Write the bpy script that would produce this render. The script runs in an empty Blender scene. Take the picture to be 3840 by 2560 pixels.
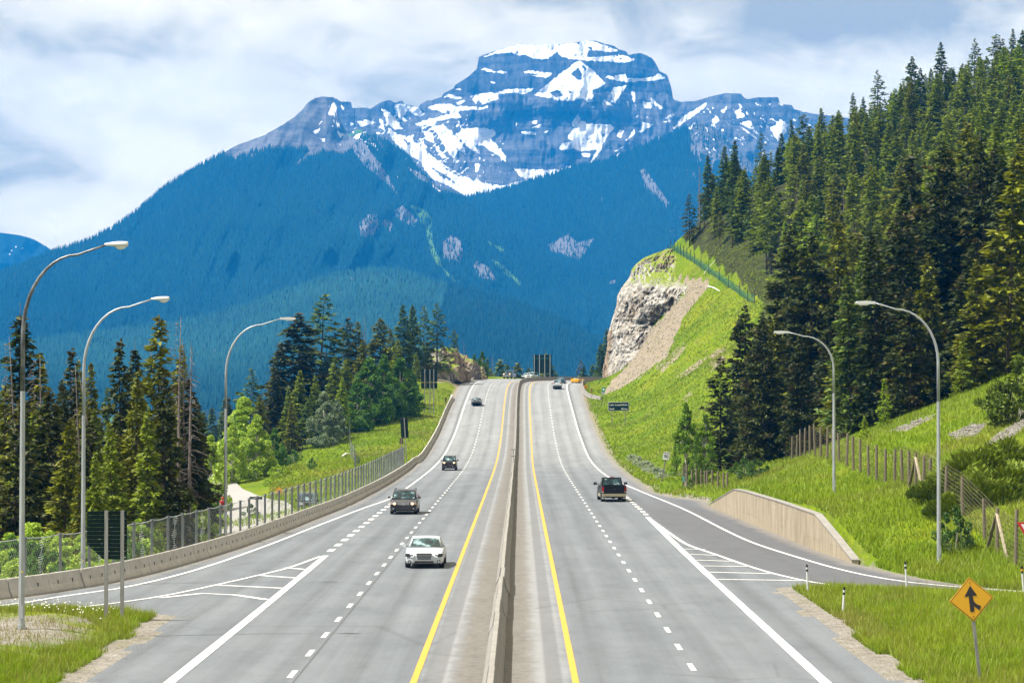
import bpy, bmesh, math, random
import numpy as np
from mathutils import Vector, Matrix, noise as mnoise
R = math.radians
rng = np.random.default_rng(7)
random.seed(7)
SC = bpy.context.scene
COL = SC.collection

# ------------------------------------------------------------------ camera, light, exposure
F = 9067.0                       # focal length in pixels of the 3840 px wide photograph (85 mm on 36 mm)
HCAM = 8.1
cam_d = bpy.data.cameras.new('camera'); cam = bpy.data.objects.new('camera', cam_d); COL.objects.link(cam)
cam_d.lens = 85; cam_d.sensor_width = 36; cam_d.clip_start = 0.5; cam_d.clip_end = 60000
PITCH = math.atan(232/F); YAW = math.atan(30/F)
cam.location = (0, 0, HCAM); cam.rotation_euler = (R(90)+PITCH, 0, YAW)
SC.camera = cam

SUN_AZ, SUN_EL = -106, 59         # degrees: azimuth from +Y (ahead) towards +X, elevation
sd = bpy.data.lights.new('sun', 'SUN'); sun = bpy.data.objects.new('sun', sd); COL.objects.link(sun)
sd.energy = 5.0; sd.angle = R(0.6); sd.color = (1.0, 0.96, 0.90)
sv = Vector((math.sin(R(SUN_AZ))*math.cos(R(SUN_EL)), math.cos(R(SUN_AZ))*math.cos(R(SUN_EL)), math.sin(R(SUN_EL))))
sun.rotation_euler = sv.to_track_quat('Z', 'Y').to_euler()
SC.view_settings.view_transform = 'Standard'; SC.view_settings.look = 'None'
SC.view_settings.exposure = 1.12; SC.view_settings.gamma = 1; SC.view_settings.use_curve_mapping = False
SC.cycles.use_denoising = True
SC.cycles.max_bounces = 6; SC.cycles.volume_bounces = 0; SC.cycles.transparent_max_bounces = 12

# ------------------------------------------------------------------ node helper
class NB:
    def __init__(s, nt): s.nt = nt; s.n = nt.nodes; s.l = nt.links
    def new(s, t, **k):
        o = s.n.new(t)
        for a, b in k.items(): setattr(o, a, b)
        return o
    def put(s, sock, v):
        if v is None: return
        if isinstance(v, bpy.types.NodeSocket): s.l.new(v, sock)
        else:
            if hasattr(sock, 'default_value') and hasattr(sock.default_value, '__len__') and not isinstance(v, (float, int)):
                v = tuple(v)
                if len(sock.default_value) == 4 and len(v) == 3: v = v + (1,)
            sock.default_value = v
    def math(s, op, a, b=0.5, c=0.5, clamp=False):
        o = s.new('ShaderNodeMath', operation=op, use_clamp=clamp)
        for i, v in enumerate((a, b, c)): s.put(o.inputs[i], v)
        return o.outputs[0]
    def noise(s, scale, vec=None, detail=4, rough=0.55, dist=0.0, out=0):
        o = s.new('ShaderNodeTexNoise'); s.put(o.inputs['Vector'], vec)
        o.inputs['Scale'].default_value = scale; o.inputs['Detail'].default_value = detail
        o.inputs['Roughness'].default_value = rough; o.inputs['Distortion'].default_value = dist
        return o.outputs[out]
    def voro(s, scale, vec=None, feature='F1', out='Distance'):
        o = s.new('ShaderNodeTexVoronoi', feature=feature); s.put(o.inputs['Vector'], vec)
        o.inputs['Scale'].default_value = scale
        return o.outputs[out]
    def mapv(s, vec, scale=(1, 1, 1), loc=(0, 0, 0), rot=(0, 0, 0)):
        o = s.new('ShaderNodeMapping'); s.put(o.inputs['Vector'], vec)
        o.inputs['Scale'].default_value = scale; o.inputs['Location'].default_value = loc; o.inputs['Rotation'].default_value = rot
        return o.outputs[0]
    def ramp(s, fac, pts, interp='LINEAR'):
        o = s.new('ShaderNodeValToRGB'); s.put(o.inputs[0], fac); cr = o.color_ramp; cr.interpolation = interp
        while len(cr.elements) < len(pts): cr.elements.new(0.5)
        for e, (p, c) in zip(cr.elements, pts):
            e.position = p; e.color = (c, c, c, 1) if isinstance(c, (int, float)) else tuple(c) + (1,)
        return o.outputs[0]
    def mix(s, f, a, b, mode='MIX'):
        o = s.new('ShaderNodeMix', data_type='RGBA', blend_type=mode)
        s.put(o.inputs[0], f); s.put(o.inputs[6], a); s.put(o.inputs[7], b)
        return o.outputs[2]
    def sep(s, v):
        o = s.new('ShaderNodeSeparateXYZ'); s.put(o.inputs[0], v); return o.outputs
    def comb(s, x, y, z):
        o = s.new('ShaderNodeCombineXYZ')
        for i, v in enumerate((x, y, z)): s.put(o.inputs[i], v)
        return o.outputs[0]
    def pos(s): return s.new('ShaderNodeNewGeometry').outputs['Position']
    def obj(s): return s.new('ShaderNodeTexCoord').outputs['Object']
    def uv(s): return s.new('ShaderNodeTexCoord').outputs['UV']
    def attr(s, name, out='Fac'):
        o = s.new('ShaderNodeAttribute'); o.attribute_name = name; return o.outputs[out]
    def rnd(s): return s.new('ShaderNodeObjectInfo').outputs['Random']
    def mr(s, v, a, b, c=0.0, d=1.0, smooth=False):
        o = s.new('ShaderNodeMapRange'); o.clamp = True
        if smooth: o.interpolation_type = 'SMOOTHSTEP'
        for i, x in enumerate((v, a, b, c, d)): s.put(o.inputs[i], x)
        return o.outputs[0]
    def bump(s, h, strength=0.5, dist=0.1):
        o = s.new('ShaderNodeBump'); s.put(o.inputs['Height'], h)
        o.inputs['Strength'].default_value = strength; o.inputs['Distance'].default_value = dist
        return o.outputs[0]

def mat(name, col=(0.5, 0.5, 0.5), rough=0.8, metal=0.0, spec=0.5, emit=None, estr=1.0, trans=None, coat=None, alpha=None, k=1.0):
    """col: a colour, or a function nb -> colour socket or (colour, normal, roughness)."""
    m = bpy.data.materials.new(name); m.use_nodes = True
    nb = NB(m.node_tree); b = nb.n['Principled BSDF']
    nrm = rg = None
    if callable(col):
        r = col(nb)
        if isinstance(r, tuple) and not isinstance(r[0], (int, float)):
            col = r[0]; nrm = r[1] if len(r) > 1 else None; rg = r[2] if len(r) > 2 else None
        else: col = r
    if k != 1.0: col = nb.mix(1.0, col, (k, k, k), 'MULTIPLY')
    nb.put(b.inputs['Base Color'], col)
    b.inputs['Roughness'].default_value = rough; b.inputs['Metallic'].default_value = metal
    b.inputs['Specular IOR Level'].default_value = spec
    if rg is not None: nb.put(b.inputs['Roughness'], rg)
    if nrm is not None: nb.put(b.inputs['Normal'], nrm)
    if emit: b.inputs['Emission Color'].default_value = tuple(emit)+(1,); b.inputs['Emission Strength'].default_value = estr
    if coat: b.inputs['Coat Weight'].default_value = coat; b.inputs['Coat Roughness'].default_value = 0.06
    if alpha is not None: nb.put(b.inputs['Alpha'], alpha)
    return m

# leaves let light through: diffuse + translucent
def leafmat(name, colfn, trans=0.35, rough=0.6):
    m = bpy.data.materials.new(name); m.use_nodes = True
    nb = NB(m.node_tree); b = nb.n['Principled BSDF']; out = nb.n['Material Output']
    c = colfn(nb)
    nb.put(b.inputs['Base Color'], c); b.inputs['Roughness'].default_value = rough; b.inputs['Specular IOR Level'].default_value = 0.25
    t = nb.new('ShaderNodeBsdfTranslucent'); nb.put(t.inputs[0], nb.mix(1.0, c, (1.0, 0.95, 0.5), 'MULTIPLY'))
    mx = nb.new('ShaderNodeMixShader'); mx.inputs[0].default_value = trans
    nb.l.new(b.outputs[0], mx.inputs[1]); nb.l.new(t.outputs[0], mx.inputs[2]); nb.l.new(mx.outputs[0], out.inputs['Surface'])
    return m

# ------------------------------------------------------------------ world: Nishita sky with broken cloud
world = bpy.data.worlds.new('World'); SC.world = world; world.use_nodes = True
wb = NB(world.node_tree); bg = wb.n['Background']
sky = wb.new('ShaderNodeTexSky', sky_type='NISHITA'); sky.sun_disc = False
sky.sun_elevation = R(SUN_EL); sky.sun_rotation = R(SUN_AZ); sky.altitude = 1400; sky.air_density = 1.0; sky.dust_density = 0.6
g = wb.new('ShaderNodeTexCoord').outputs['Generated']
gx, gy, gz_ = wb.sep(g)
gv = wb.mapv(g, scale=(1, 1, 1.9))
big = wb.noise(6.5, wb.mapv(gv, loc=(0.37, 0.1, 0.21)), 5, 0.52, 0.25)
mid = wb.noise(22.0, gv, 7, 0.60, 0.5)
sh = wb.math('ADD', wb.math('MULTIPLY', big, 0.60), wb.math('MULTIPLY', mid, 0.40))
def blob(px, py, rx, ry):
    # a cloud body round a compass direction: (dx/rx)^2 + (dz/ry)^2 in direction space
    dx = (px-1950)/F; dz = (1512-py)/F
    a = wb.math('MULTIPLY', wb.math('SUBTRACT', gx, dx), F/rx); b = wb.math('MULTIPLY', wb.math('SUBTRACT', gz_, dz), F/ry)
    r2 = wb.math('ADD', wb.math('MULTIPLY', a, a), wb.math('MULTIPLY', b, b))
    e = wb.math('MULTIPLY', wb.math('EXPONENT', wb.math('MULTIPLY', r2, -1.0)), wb.math('GREATER_THAN', gy, 0.0))
    return e
for (px, py, rx, ry, w) in ((3050, 60, 520, 130, -0.16), (3500, 20, 500, 90, -0.08), (1250, 330, 420, 160, -0.06), (300, 170, 420, 90, -0.08), (1600, 60, 300, 100, -0.06),
                            (150, 480, 260, 130, -0.05), (250, 860, 420, 110, 0.10), (600, 640, 300, 140, 0.08), (2600, 300, 420, 120, 0.10), (600, 60, 380, 110, 0.06), (2000, 90, 380, 90, 0.07), (1050, 300, 200, 200, 0.03)):
    sh = wb.math('ADD', sh, wb.math('MULTIPLY', blob(px, py, rx, ry), w))
cloud = wb.ramp(sh, [(0.385, (0.46, 0.385, 0.225)), (0.455, (0.72, 0.605, 0.365)), (0.515, (1.00, 0.84, 0.53)), (0.62, (1.22, 1.04, 0.70))])
gap = wb.mr(wb.noise(3.1, wb.mapv(gv, loc=(3.3, 1.7, 0.4)), 5, 0.55), 0.40, 0.54)
skyc = wb.mix(1.0, sky.outputs[0], (0.10, 0.10, 0.10), 'MULTIPLY')
mixc = wb.mix(wb.math('MULTIPLY', wb.math('MAXIMUM', gap, 0.93), 1.0), skyc, cloud)
wb.put(bg.inputs['Color'], mixc); bg.inputs['Strength'].default_value = 0.80

# ------------------------------------------------------------------ picture <-> place
_cy, _sy, _cp, _sp = math.cos(YAW), math.sin(YAW), math.cos(PITCH), math.sin(PITCH)
def ray(px, py):
    """unit-depth direction through a point of the photograph (scaled so that its y is 1)"""
    a, b = (px-1920)/F, (1280-py)/F
    # camera axes: right, up, forward
    fx, fy, fz = -_sy*_cp, _cy*_cp, _sp
    rx, ry = _cy, _sy
    ux, uy, uz = _sy*_sp, -_cy*_sp, _cp
    x = fx + a*rx + b*ux; y = fy + a*ry + b*uy; z = fz + b*uz
    return x/y, 1.0, z/y
def V(px, py, d):
    x, _, z = ray(px, py); return (x*d, d, HCAM+z*d)
def pchip(xs, ys):
    xs = np.array(xs, float); ys = np.array(ys, float)
    h = np.diff(xs); dl = np.diff(ys)/h; m = np.zeros(len(xs)); m[0] = dl[0]; m[-1] = dl[-1]
    for i in range(1, len(xs)-1):
        if dl[i-1]*dl[i] > 0:
            w1 = 2*h[i]+h[i-1]; w2 = h[i]+2*h[i-1]; m[i] = (w1+w2)/(w1/dl[i-1]+w2/dl[i])
    def f(x):
        x = np.asarray(x, float); xc = np.clip(x, xs[0], xs[-1])
        i = np.clip(np.searchsorted(xs, xc)-1, 0, len(xs)-2); t = (xc-xs[i])/h[i]
        return ((2*t**3-3*t**2+1)*ys[i] + (t**3-2*t**2+t)*h[i]*m[i] + (-2*t**3+3*t**2)*ys[i+1] + (t**3-t**2)*h[i]*m[i+1])
    return f
def lin(pts):
    xs = [p[0] for p in pts]; ys = [p[1] for p in pts]
    return lambda x: np.interp(x, xs, ys)
def sstep(a, b, x):
    t = np.clip((np.asarray(x, float)-a)/(b-a), 0, 1); return t*t*(3-2*t)
def vnoise(x, y, seed=0, oct=4):
    """cheap smooth value noise, vectorised"""
    x = np.asarray(x, float); y = np.asarray(y, float); out = np.zeros(np.broadcast(x, y).shape); amp = 1.0; tot = 0
    for o in range(oct):
        xi = np.floor(x).astype(np.int64); yi = np.floor(y).astype(np.int64); fx = x-xi; fy = y-yi
        fx = fx*fx*(3-2*fx); fy = fy*fy*(3-2*fy)
        def hsh(a, b):
            h = (a*374761393 + b*668265263 + (seed+o*131)*1442695041) & 0x7fffffff
            h = ((h ^ (h >> 13))*1274126177) & 0x7fffffff
            return ((h ^ (h >> 16)) & 0xffff)/65535.0
        v = (hsh(xi, yi)*(1-fx)+hsh(xi+1, yi)*fx)*(1-fy) + (hsh(xi, yi+1)*(1-fx)+hsh(xi+1, yi+1)*fx)*fy
        out += amp*(v-0.5); tot += amp; amp *= 0.5; x = x*2.03+17.1; y = y*2.03+9.7
    return out/tot*2

# ------------------------------------------------------------------ object helpers
def pm(name, verts, faces, m=None, parent=None, smooth=False, loc=None, mats=None, midx=None):
    me = bpy.data.meshes.new(name)
    if isinstance(verts, np.ndarray) and isinstance(faces, np.ndarray):
        nv = len(verts); k = faces.shape[1]; nf = len(faces)
        me.vertices.add(nv); me.vertices.foreach_set('co', np.ascontiguousarray(verts, dtype=np.float32).ravel())
        me.loops.add(nf*k); me.loops.foreach_set('vertex_index', np.ascontiguousarray(faces, dtype=np.int32).ravel())
        me.polygons.add(nf); me.polygons.foreach_set('loop_start', np.arange(0, nf*k, k, dtype=np.int32))
        me.polygons.foreach_set('loop_total', np.full(nf, k, dtype=np.int32)); me.update(calc_edges=True)
    else:
        me.from_pydata([tuple(v) for v in verts], [], [tuple(f) for f in faces]); me.update()
    for x in (mats or ([m] if m else [])): me.materials.append(x)
    if midx is not None: me.polygons.foreach_set('material_index', np.asarray(midx, dtype=np.int32))
    if smooth: me.polygons.foreach_set('use_smooth', np.ones(len(me.polygons), dtype=bool))
    o = bpy.data.objects.new(name, me); COL.objects.link(o)
    if parent: o.parent = parent
    if loc is not None: o.location = loc
    return o
def place(name, me, parent=None, loc=(0, 0, 0), rz=0.0, sc=1.0, rot=None):
    o = bpy.data.objects.new(name, me); COL.objects.link(o)
    if parent: o.parent = parent
    o.location = loc; o.rotation_euler = rot if rot else (0, 0, rz)
    o.scale = (sc, sc, sc) if isinstance(sc, (int, float)) else sc
    return o
def tag(o, label, cat, group=None):
    o['label'] = label; o['category'] = cat
    if group: o['group'] = group
    return o
def thing(name, label, cat, loc=(0, 0, 0), rz=0.0, group=None):
    o = bpy.data.objects.new(name, None); COL.objects.link(o); o.location = loc; o.rotation_euler = (0, 0, rz)
    o.empty_display_size = 0.3
    return tag(o, label, cat, group)
def struct(o, label=None):
    o['kind'] = 'structure'
    if label: o['label'] = label
    return o
def stuff(o, label, cat=None):
    o['kind'] = 'stuff'; o['label'] = label
    if cat: o['category'] = cat
    return o
class MB:
    """collects simple solids into one mesh"""
    def __init__(s): s.v = []; s.f = []; s.mi = []; s.cur = 0
    def add(s, vs, fs):
        n = len(s.v); s.v += [tuple(v) for v in vs]; s.f += [tuple(i+n for i in f) for f in fs]; s.mi += [s.cur]*len(fs)
    def box(s, c, d, rz=0.0, M=None, taper=1.0):
        x, y, z = d[0]/2, d[1]/2, d[2]/2; t = taper
        vs = [Vector(p) for p in ((-x, -y, -z), (x, -y, -z), (x, y, -z), (-x, y, -z), (-x*t, -y*t, z), (x*t, -y*t, z), (x*t, y*t, z), (-x*t, y*t, z))]
        if M is not None: vs = [M @ v for v in vs]
        elif rz:
            Z = Matrix.Rotation(rz, 3, 'Z'); vs = [Z @ v for v in vs]
        cv = Vector(c); vs = [v+cv for v in vs]
        s.add(vs, [(0, 3, 2, 1), (4, 5, 6, 7), (0, 1, 5, 4), (1, 2, 6, 5), (2, 3, 7, 6), (3, 0, 4, 7)])
    def tube(s, pts, rad, n=8, cap=True):
        pts = [Vector(p) for p in pts]; rs = rad if hasattr(rad, '__len__') else [rad]*len(pts)
        rings = []; up = None
        for i, p in enumerate(pts):
            t = (pts[min(i+1, len(pts)-1)]-pts[max(i-1, 0)]).normalized()
            if up is None:
                up = Vector((0, 0, 1)) if abs(t.z) < 0.9 else Vector((1, 0, 0))
            a = t.cross(up).normalized(); b = a.cross(t).normalized(); up = b
            rings.append([p+(a*math.cos(2*math.pi*k/n)+b*math.sin(2*math.pi*k/n))*rs[i] for k in range(n)])
        vs = [v for r_ in rings for v in r_]; fs = []
        for i in range(len(pts)-1):
            for k in range(n):
                a = i*n+k; b = i*n+(k+1) % n; fs.append((a, a+n, b+n, b))
        if cap: fs += [tuple(range(n)), tuple(reversed(range((len(pts)-1)*n, len(pts)*n)))]
        s.add(vs, fs)
    def cyl(s, c, r_, h, n=16, axis='Z', r2=None):
        r2 = r_ if r2 is None else r2; vs = []
        for zz, rr in ((-h/2, r_), (h/2, r2)):
            for k in range(n):
                a = 2*math.pi*k/n; p = (rr*math.cos(a), rr*math.sin(a), zz)
                if axis == 'X': p = (p[2], p[0], p[1])
                if axis == 'Y': p = (p[0], p[2], p[1])
                vs.append(Vector(p)+Vector(c))
        fs = [(k, (k+1) % n, n+(k+1) % n, n+k) for k in range(n)] + [tuple(reversed(range(n))), tuple(range(n, 2*n))]
        s.add(vs, fs)
    def prism(s, poly, z0, z1, axis='Z'):
        """extrude a polygon (list of 2D points); axis Z: (x,y)->z, Y: (x,z)->y"""
        n = len(poly)
        if axis == 'Z': vs = [(p[0], p[1], z0) for p in poly]+[(p[0], p[1], z1) for p in poly]
        elif axis == 'Y': vs = [(p[0], z0, p[1]) for p in poly]+[(p[0], z1, p[1]) for p in poly]
        else: vs = [(z0, p[0], p[1]) for p in poly]+[(z1, p[0], p[1]) for p in poly]
        fs = [tuple(range(n)), tuple(range(n, 2*n))]+[(k, (k+1) % n, n+(k+1) % n, n+k) for k in range(n)]
        s.add(vs, fs)
    def build(s, name, m, parent=None, smooth=False, loc=None, mats=None):
        o = pm(name, s.v, s.f, m, parent, smooth, loc, mats=mats, midx=s.mi if mats else None)
        bm = bmesh.new(); bm.from_mesh(o.data); bmesh.ops.recalc_face_normals(bm, faces=bm.faces); bm.to_mesh(o.data); bm.free()
        return o
# ------------------------------------------------------------------ the lie of the land
zr = pchip([-50, 176, 240, 285, 323, 376, 444, 495, 518, 540, 560, 600, 650, 700, 800, 1000],
           [0, 0, 0.02, 0.12, 0.6, 2.8, 7.56, 11.0, 12.4, 13.1, 13.44, 13.8, 14.3, 14.8, 15.2, 15.4])
cx = pchip([-50, 285, 376, 444, 495, 516, 530, 538, 547, 557, 570, 590, 615, 645, 700],
           [0, 0, 0.13, 0.18, 0.4, 0.9, 2.0, 3.7, 6.0, 9.0, 13, 20, 30, 45, 80])
def sup(Y): return 0.03*sstep(495, 545, Y)
def RP(u, Y, dz=0.0):
    """road point: u metres right of the road axis at station Y"""
    u = np.asarray(u, float); Y = np.asarray(Y, float)
    sl = (cx(Y+1)-cx(Y-1))/2; n = np.sqrt(1+sl*sl)
    return np.stack([cx(Y)+u/n, Y-u*sl/n, zr(Y)-sup(Y)*u+dz+0*u], -1)
# pavement edges (offset from the axis) against station
XLp = [(-50, -40), (80, -40), (88, -32), (94.5, -25.5), (99.7, -21.5), (111, -18.2), (125, -16.6), (141, -15.5), (168, -14.5), (196, -13.6), (248, -13.2), (309, -13.25), (470, -13.1), (500, -13.4), (900, -13.4)]
XRp = [(-50, 60), (100, 60), (103.9, 22.5), (107, 20.2), (112, 18.6), (123, 16.85), (137, 16.25), (167, 15.5), (189, 14.9), (201, 15.4), (209, 13.3), (221, 12.1), (300, 12.3), (376, 12.2), (457, 12.1), (500, 12.4), (900, 12.4)]
XL = lin(XLp); XR = lin(XRp)

ctl = []
def cp(px, py, d, dz=0.0):
    x, y, z = V(px, py, d); ctl.append((x, y, z+dz))
for Y in (20, 50, 75, 95): ctl.extend([(-45, Y, -0.2), (35, Y, 0.3), (-70, Y, -2.5), (60, Y, 1.0)])
for Y in (115, 130, 150, 175, 200, 225, 250, 280, 310, 340, 370, 400, 430, 460, 490, 520, 550, 580, 620, 660):
    ctl.append((float(cx(Y))+float(XL(Y))-0.8, Y, float(zr(Y))-0.05)); 
    if Y > 200: ctl.append((float(cx(Y))+float(XR(Y))+0.8, Y, float(zr(Y))-0.05))
# left: strip behind the barrier, side road and low forest floor
ctl += [(-24, 110, -0.9), (-24, 130, -1.5), (-22, 150, -1.6), (-19, 180, -1.6), (-18.5, 216, -1.9), (-23.6, 225, -2.2), (-31, 270, -2.0), (-36, 290, -1.9), (-27, 250, -2.1),
        (-40, 120, -2.5), (-40, 180, -2.8), (-45, 250, -2.6), (-60, 300, -3), (-80, 200, -4), (-90, 350, -8), (-120, 150, -6), (-60, 420, -9), (-45, 360, -4.5), (-100, 500, -18), (-70, 550, -14)]
cp(1053, 1763, 300); cp(1180, 1850, 250); cp(1310, 1629, 400); cp(1575, 1512, 450); cp(1400, 1640, 375); cp(1500, 1600, 400); cp(1250, 1760, 300); cp(1400, 1500, 440)
cp(1180, 1640, 400); cp(1000, 1690, 380); cp(1300, 1520, 450)
ctl += [(-28, 470, 10.5), (-24, 500, 14.0), (-32, 430, 7.0), (-40, 470, 6.0), (-30, 540, 10), (-45, 520, 4), (-20, 600, 9), (-22, 560, 12.0)]
# right: toe of the slope, bank behind the wall, fence line, open grass, wooded hill
ctl += [(18.2, 123, 0.6), (17.6, 134, 2.0), (16.9, 150, 2.0), (16.2, 174, 2.05), (16.2, 184, 1.3), (17, 189, 0.6), (21, 100, 0.1), (24, 108, 0.35), (20.5, 118, 0.35), (30, 104, 0.4), (45, 110, 1.6)]
ctl += [(23.2, 118, 0.75), (23, 152, 2.9), (22.9, 167, 3.45), (22.5, 178, 4.0), (23.6, 194, 3.9), (24.8, 211, 3.4), (25.9, 230, 2.8), (26.7, 250, 1.7), (19.5, 155, 2.3)]
cp(2563, 1846, 207); cp(2650, 1850, 205); cp(2727, 1840, 200); cp(2481, 1809, 230); cp(2676, 1755, 258); cp(2850, 1752, 262)
cp(3198, 1640, 200); cp(3400, 1570, 200); cp(3696, 1453, 200); cp(3840, 1400, 205); cp(3550, 1640, 165); cp(3760, 1560, 165); cp(3500, 1740, 150); cp(3760, 1760, 140); cp(3840, 1900, 125)
cp(2272, 1474, 500); cp(2300, 1466, 492); cp(2345, 1440, 490); cp(2268, 1462, 525); cp(2240, 1470, 500); cp(2400, 1400, 490); cp(2440, 1350, 492)
cp(3000, 1700, 235); cp(3100, 1640, 260)
# open slope up to the netted fence
for (px, py, d) in ((2294, 1595, 395), (2344, 1590, 397), (2400, 1500, 440), (2450, 1560, 390), (2550, 1450, 410), (2600, 1600, 340), (2660, 1500, 370), (2560, 1300, 455), (2650, 1200, 470), (2330, 1480, 462),
                    (2565, 958, 532), (2606, 988, 519), (2659, 1024, 504), (2698, 1050, 494), (2733, 1074, 485), (2775, 1105, 475), (2815, 1130, 466), (2540, 940, 542), (2515, 934, 550), (2880, 1200, 430), (2860, 1380, 370), (2950, 1400, 330), (2700, 1110, 488), (2450, 1410, 462), (2480, 1330, 480)): cp(px, py, d)
for (px, py, d) in ((2620, 860, 590), (2700, 900, 560), (2900, 760, 560), (3000, 1100, 400), (3100, 620, 580), (3300, 480, 600), (3600, 360, 600), (3840, 300, 600), (3400, 900, 420), (3700, 800, 400), (3300, 1250, 290),
                    (3600, 1200, 270), (3840, 1150, 260), (3840, 600, 460), (3100, 900, 480), (3500, 600, 520)): cp(px, py, d)
for (px, py, d) in ((3600, 430, 690), (3840, 390, 680), (3400, 500, 680), (3840, 430, 750), (3500, 520, 740), (3200, 640, 680), (3700, 380, 640)): cp(px, py, d)
ctl += [(160, 620, 84), (150, 400, 56), (120, 200, 22), (90, 130, 8), (150, 120, 10), (45, 620, 40), (60, 700, 38), (20, 640, 13), (90, 750, 58), (185, 750, 84), (28, 575, 30), (24, 560, 20)]
C = np.array(ctl); 
_sc = 100.0
def _tps(A, B):
    r2 = ((A[:, None, 0]-B[None, :, 0])**2+(A[:, None, 1]-B[None, :, 1])**2); return 0.5*r2*np.log(r2+1e-12)
_A = np.column_stack([C[:, 0]/_sc, C[:, 1]/_sc*0.8]); NTPS = len(_A)
_K = _tps(_A, _A)+np.eye(NTPS)*3e-5; _P = np.column_stack([np.ones(NTPS), _A])
_M = np.block([[_K, _P], [_P.T, np.zeros((3, 3))]]); _w = np.linalg.solve(_M, np.concatenate([C[:, 2], np.zeros(3)]))
def tps(x, y):
    x = np.asarray(x, float).ravel(); y = np.asarray(y, float).ravel(); out = np.empty(len(x))
    for i in range(0, len(x), 20000):
        B = np.column_stack([x[i:i+20000]/_sc, y[i:i+20000]/_sc*0.8])
        out[i:i+20000] = _tps(B, _A) @ _w[:NTPS] + _w[NTPS] + B @ _w[NTPS+1:]
    return out
def corridor(x, y):
    """1 inside the pavement, 0 well outside"""
    u = x-cx(y)
    w = 1.6+2.0*sstep(480, 540, y); wr = np.where((y > 121) & (y < 190), 0.3, w)
    a = np.clip((u-(XL(y)-w))/w, 0, 1); b = np.clip(((XR(y)+wr+0.42*(wr < 1))-u)/wr, 0, 1)
    m = np.minimum(a, b); return m*m*(3-2*m)
def raw_ground(x, y):
    x = np.asarray(x, float); y = np.asarray(y, float); sh_ = x.shape
    xc = np.clip(x, -125, 165); yc = np.clip(y, 20, 760)
    z = tps(xc, yc).reshape(sh_)
    z = z + 0.22*vnoise(x/6, y/9, 3)*sstep(0, 30, np.abs(x)-10) + 0.7*vnoise(x/17, y/22, 5)*sstep(18, 60, np.abs(x))
    cap = 33+0.42*x; z = np.where((x > 30) & (y > 500), z-sstep(500, 590, y)*np.maximum(0, z-cap), z)
    # the road is cut through the rock on the right: the hill ends in a cliff there
    xcl = np.interp(y, [500, 530, 560, 600, 650, 760, 900, 1300], [10, 19.5, 26, 40, 64, 115, 230, 500]); zf = zr(y)+0.4
    k_ = sstep(515, 535, y)*(1-sstep(xcl, xcl+6, x))*np.maximum(sstep(0, 3, x-cx(y)-10), sstep(575, 600, y))
    z = z*(1-k_)+np.minimum(z, zf)*k_
    # beyond the built part the land falls away to the valley floor
    far = np.maximum(sstep(680, 1000, y), np.maximum(sstep(100, 420, -x), sstep(150, 520, x)*sstep(0, 100, y)))
    z = z*(1-far) + (-28+6*vnoise(x/300, y/300, 9))*far
    c = corridor(x, y)*(1-sstep(690, 760, y)); u = x-cx(y)
    base = zr(y)-sup(y)*u-0.10
    # the retaining wall holds the bank back from the road
    return z*(1-c)+base*c
_gx = np.arange(-130, 171, 1.0); _gy = np.arange(30, 781, 2.0)
_X, _Y = np.meshgrid(_gx, _gy); _Z = raw_ground(_X, _Y)
def gz(x, y):
    x = np.asarray(x, float); y = np.asarray(y, float)
    i = np.clip((x-_gx[0])/1.0, 0, len(_gx)-1.001); j = np.clip((y-_gy[0])/2.0, 0, len(_gy)-1.001)
    i0 = i.astype(int); j0 = j.astype(int); fi = i-i0; fj = j-j0
    return (_Z[j0, i0]*(1-fi)+_Z[j0, i0+1]*fi)*(1-fj)+(_Z[j0+1, i0]*(1-fi)+_Z[j0+1, i0+1]*fi)*fj
def atg(px, py, d0=60, d1=760, lift=0.0):
    """where the line of sight through a point of the photograph meets the ground"""
    rx, _, rz_ = ray(px, py); d = np.arange(d0, d1, 0.5)
    h = HCAM+rz_*d - gz(rx*d, d) - lift; k = np.argmax(h < 0) if (h < 0).any() else len(d)-1
    return float(rx*d[k]), float(d[k]), float(gz(rx*d[k], d[k]))
def atr(px, py, d0=60, d1=700):
    """where it meets the road surface"""
    rx, _, rz_ = ray(px, py); d = np.arange(d0, d1, 0.25)
    h = HCAM+rz_*d - zr(d); k = np.argmax(h < 0) if (h < 0).any() else len(d)-1
    return float(rx*d[k]), float(d[k]), float(zr(d[k]))
def onx(px, d): return ray(px, 1500)[0]*d
def proj(x, y, z):
    """place -> point of the photograph"""
    x = np.asarray(x, float); y = np.asarray(y, float); z = np.asarray(z, float)-HCAM
    fx, fy, fz = -_sy*_cp, _cy*_cp, _sp; ux, uy, uz = _sy*_sp, -_cy*_sp, _cp
    dd = x*fx+y*fy+z*fz
    return 1920+F*(x*_cy+y*_sy)/dd, 1280-F*(x*ux+y*uy+z*uz)/dd
def inpoly(px, py, poly):
    px = np.asarray(px, float); py = np.asarray(py, float); c = np.zeros(px.shape, bool); n = len(poly)
    for i in range(n):
        x1, y1 = poly[i]; x2, y2 = poly[(i+1) % n]
        if y1 == y2: continue
        k = ((y1 > py) != (y2 > py)) & (px < (x2-x1)*(py-y1)/(y2-y1)+x1); c ^= k
    return c
def setattr_f(o, name, vals):
    a = o.data.attributes.new(name, 'FLOAT', 'POINT'); a.data.foreach_set('value', np.ascontiguousarray(vals, dtype=np.float32).ravel())
def gridfaces(nr, nc, flip=False):
    a = (np.arange(nr-1)[:, None]*nc+np.arange(nc-1)[None, :]).ravel()
    f = np.column_stack([a, a+1, a+nc+1, a+nc]); return f[:, ::-1].copy() if flip else f

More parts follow.
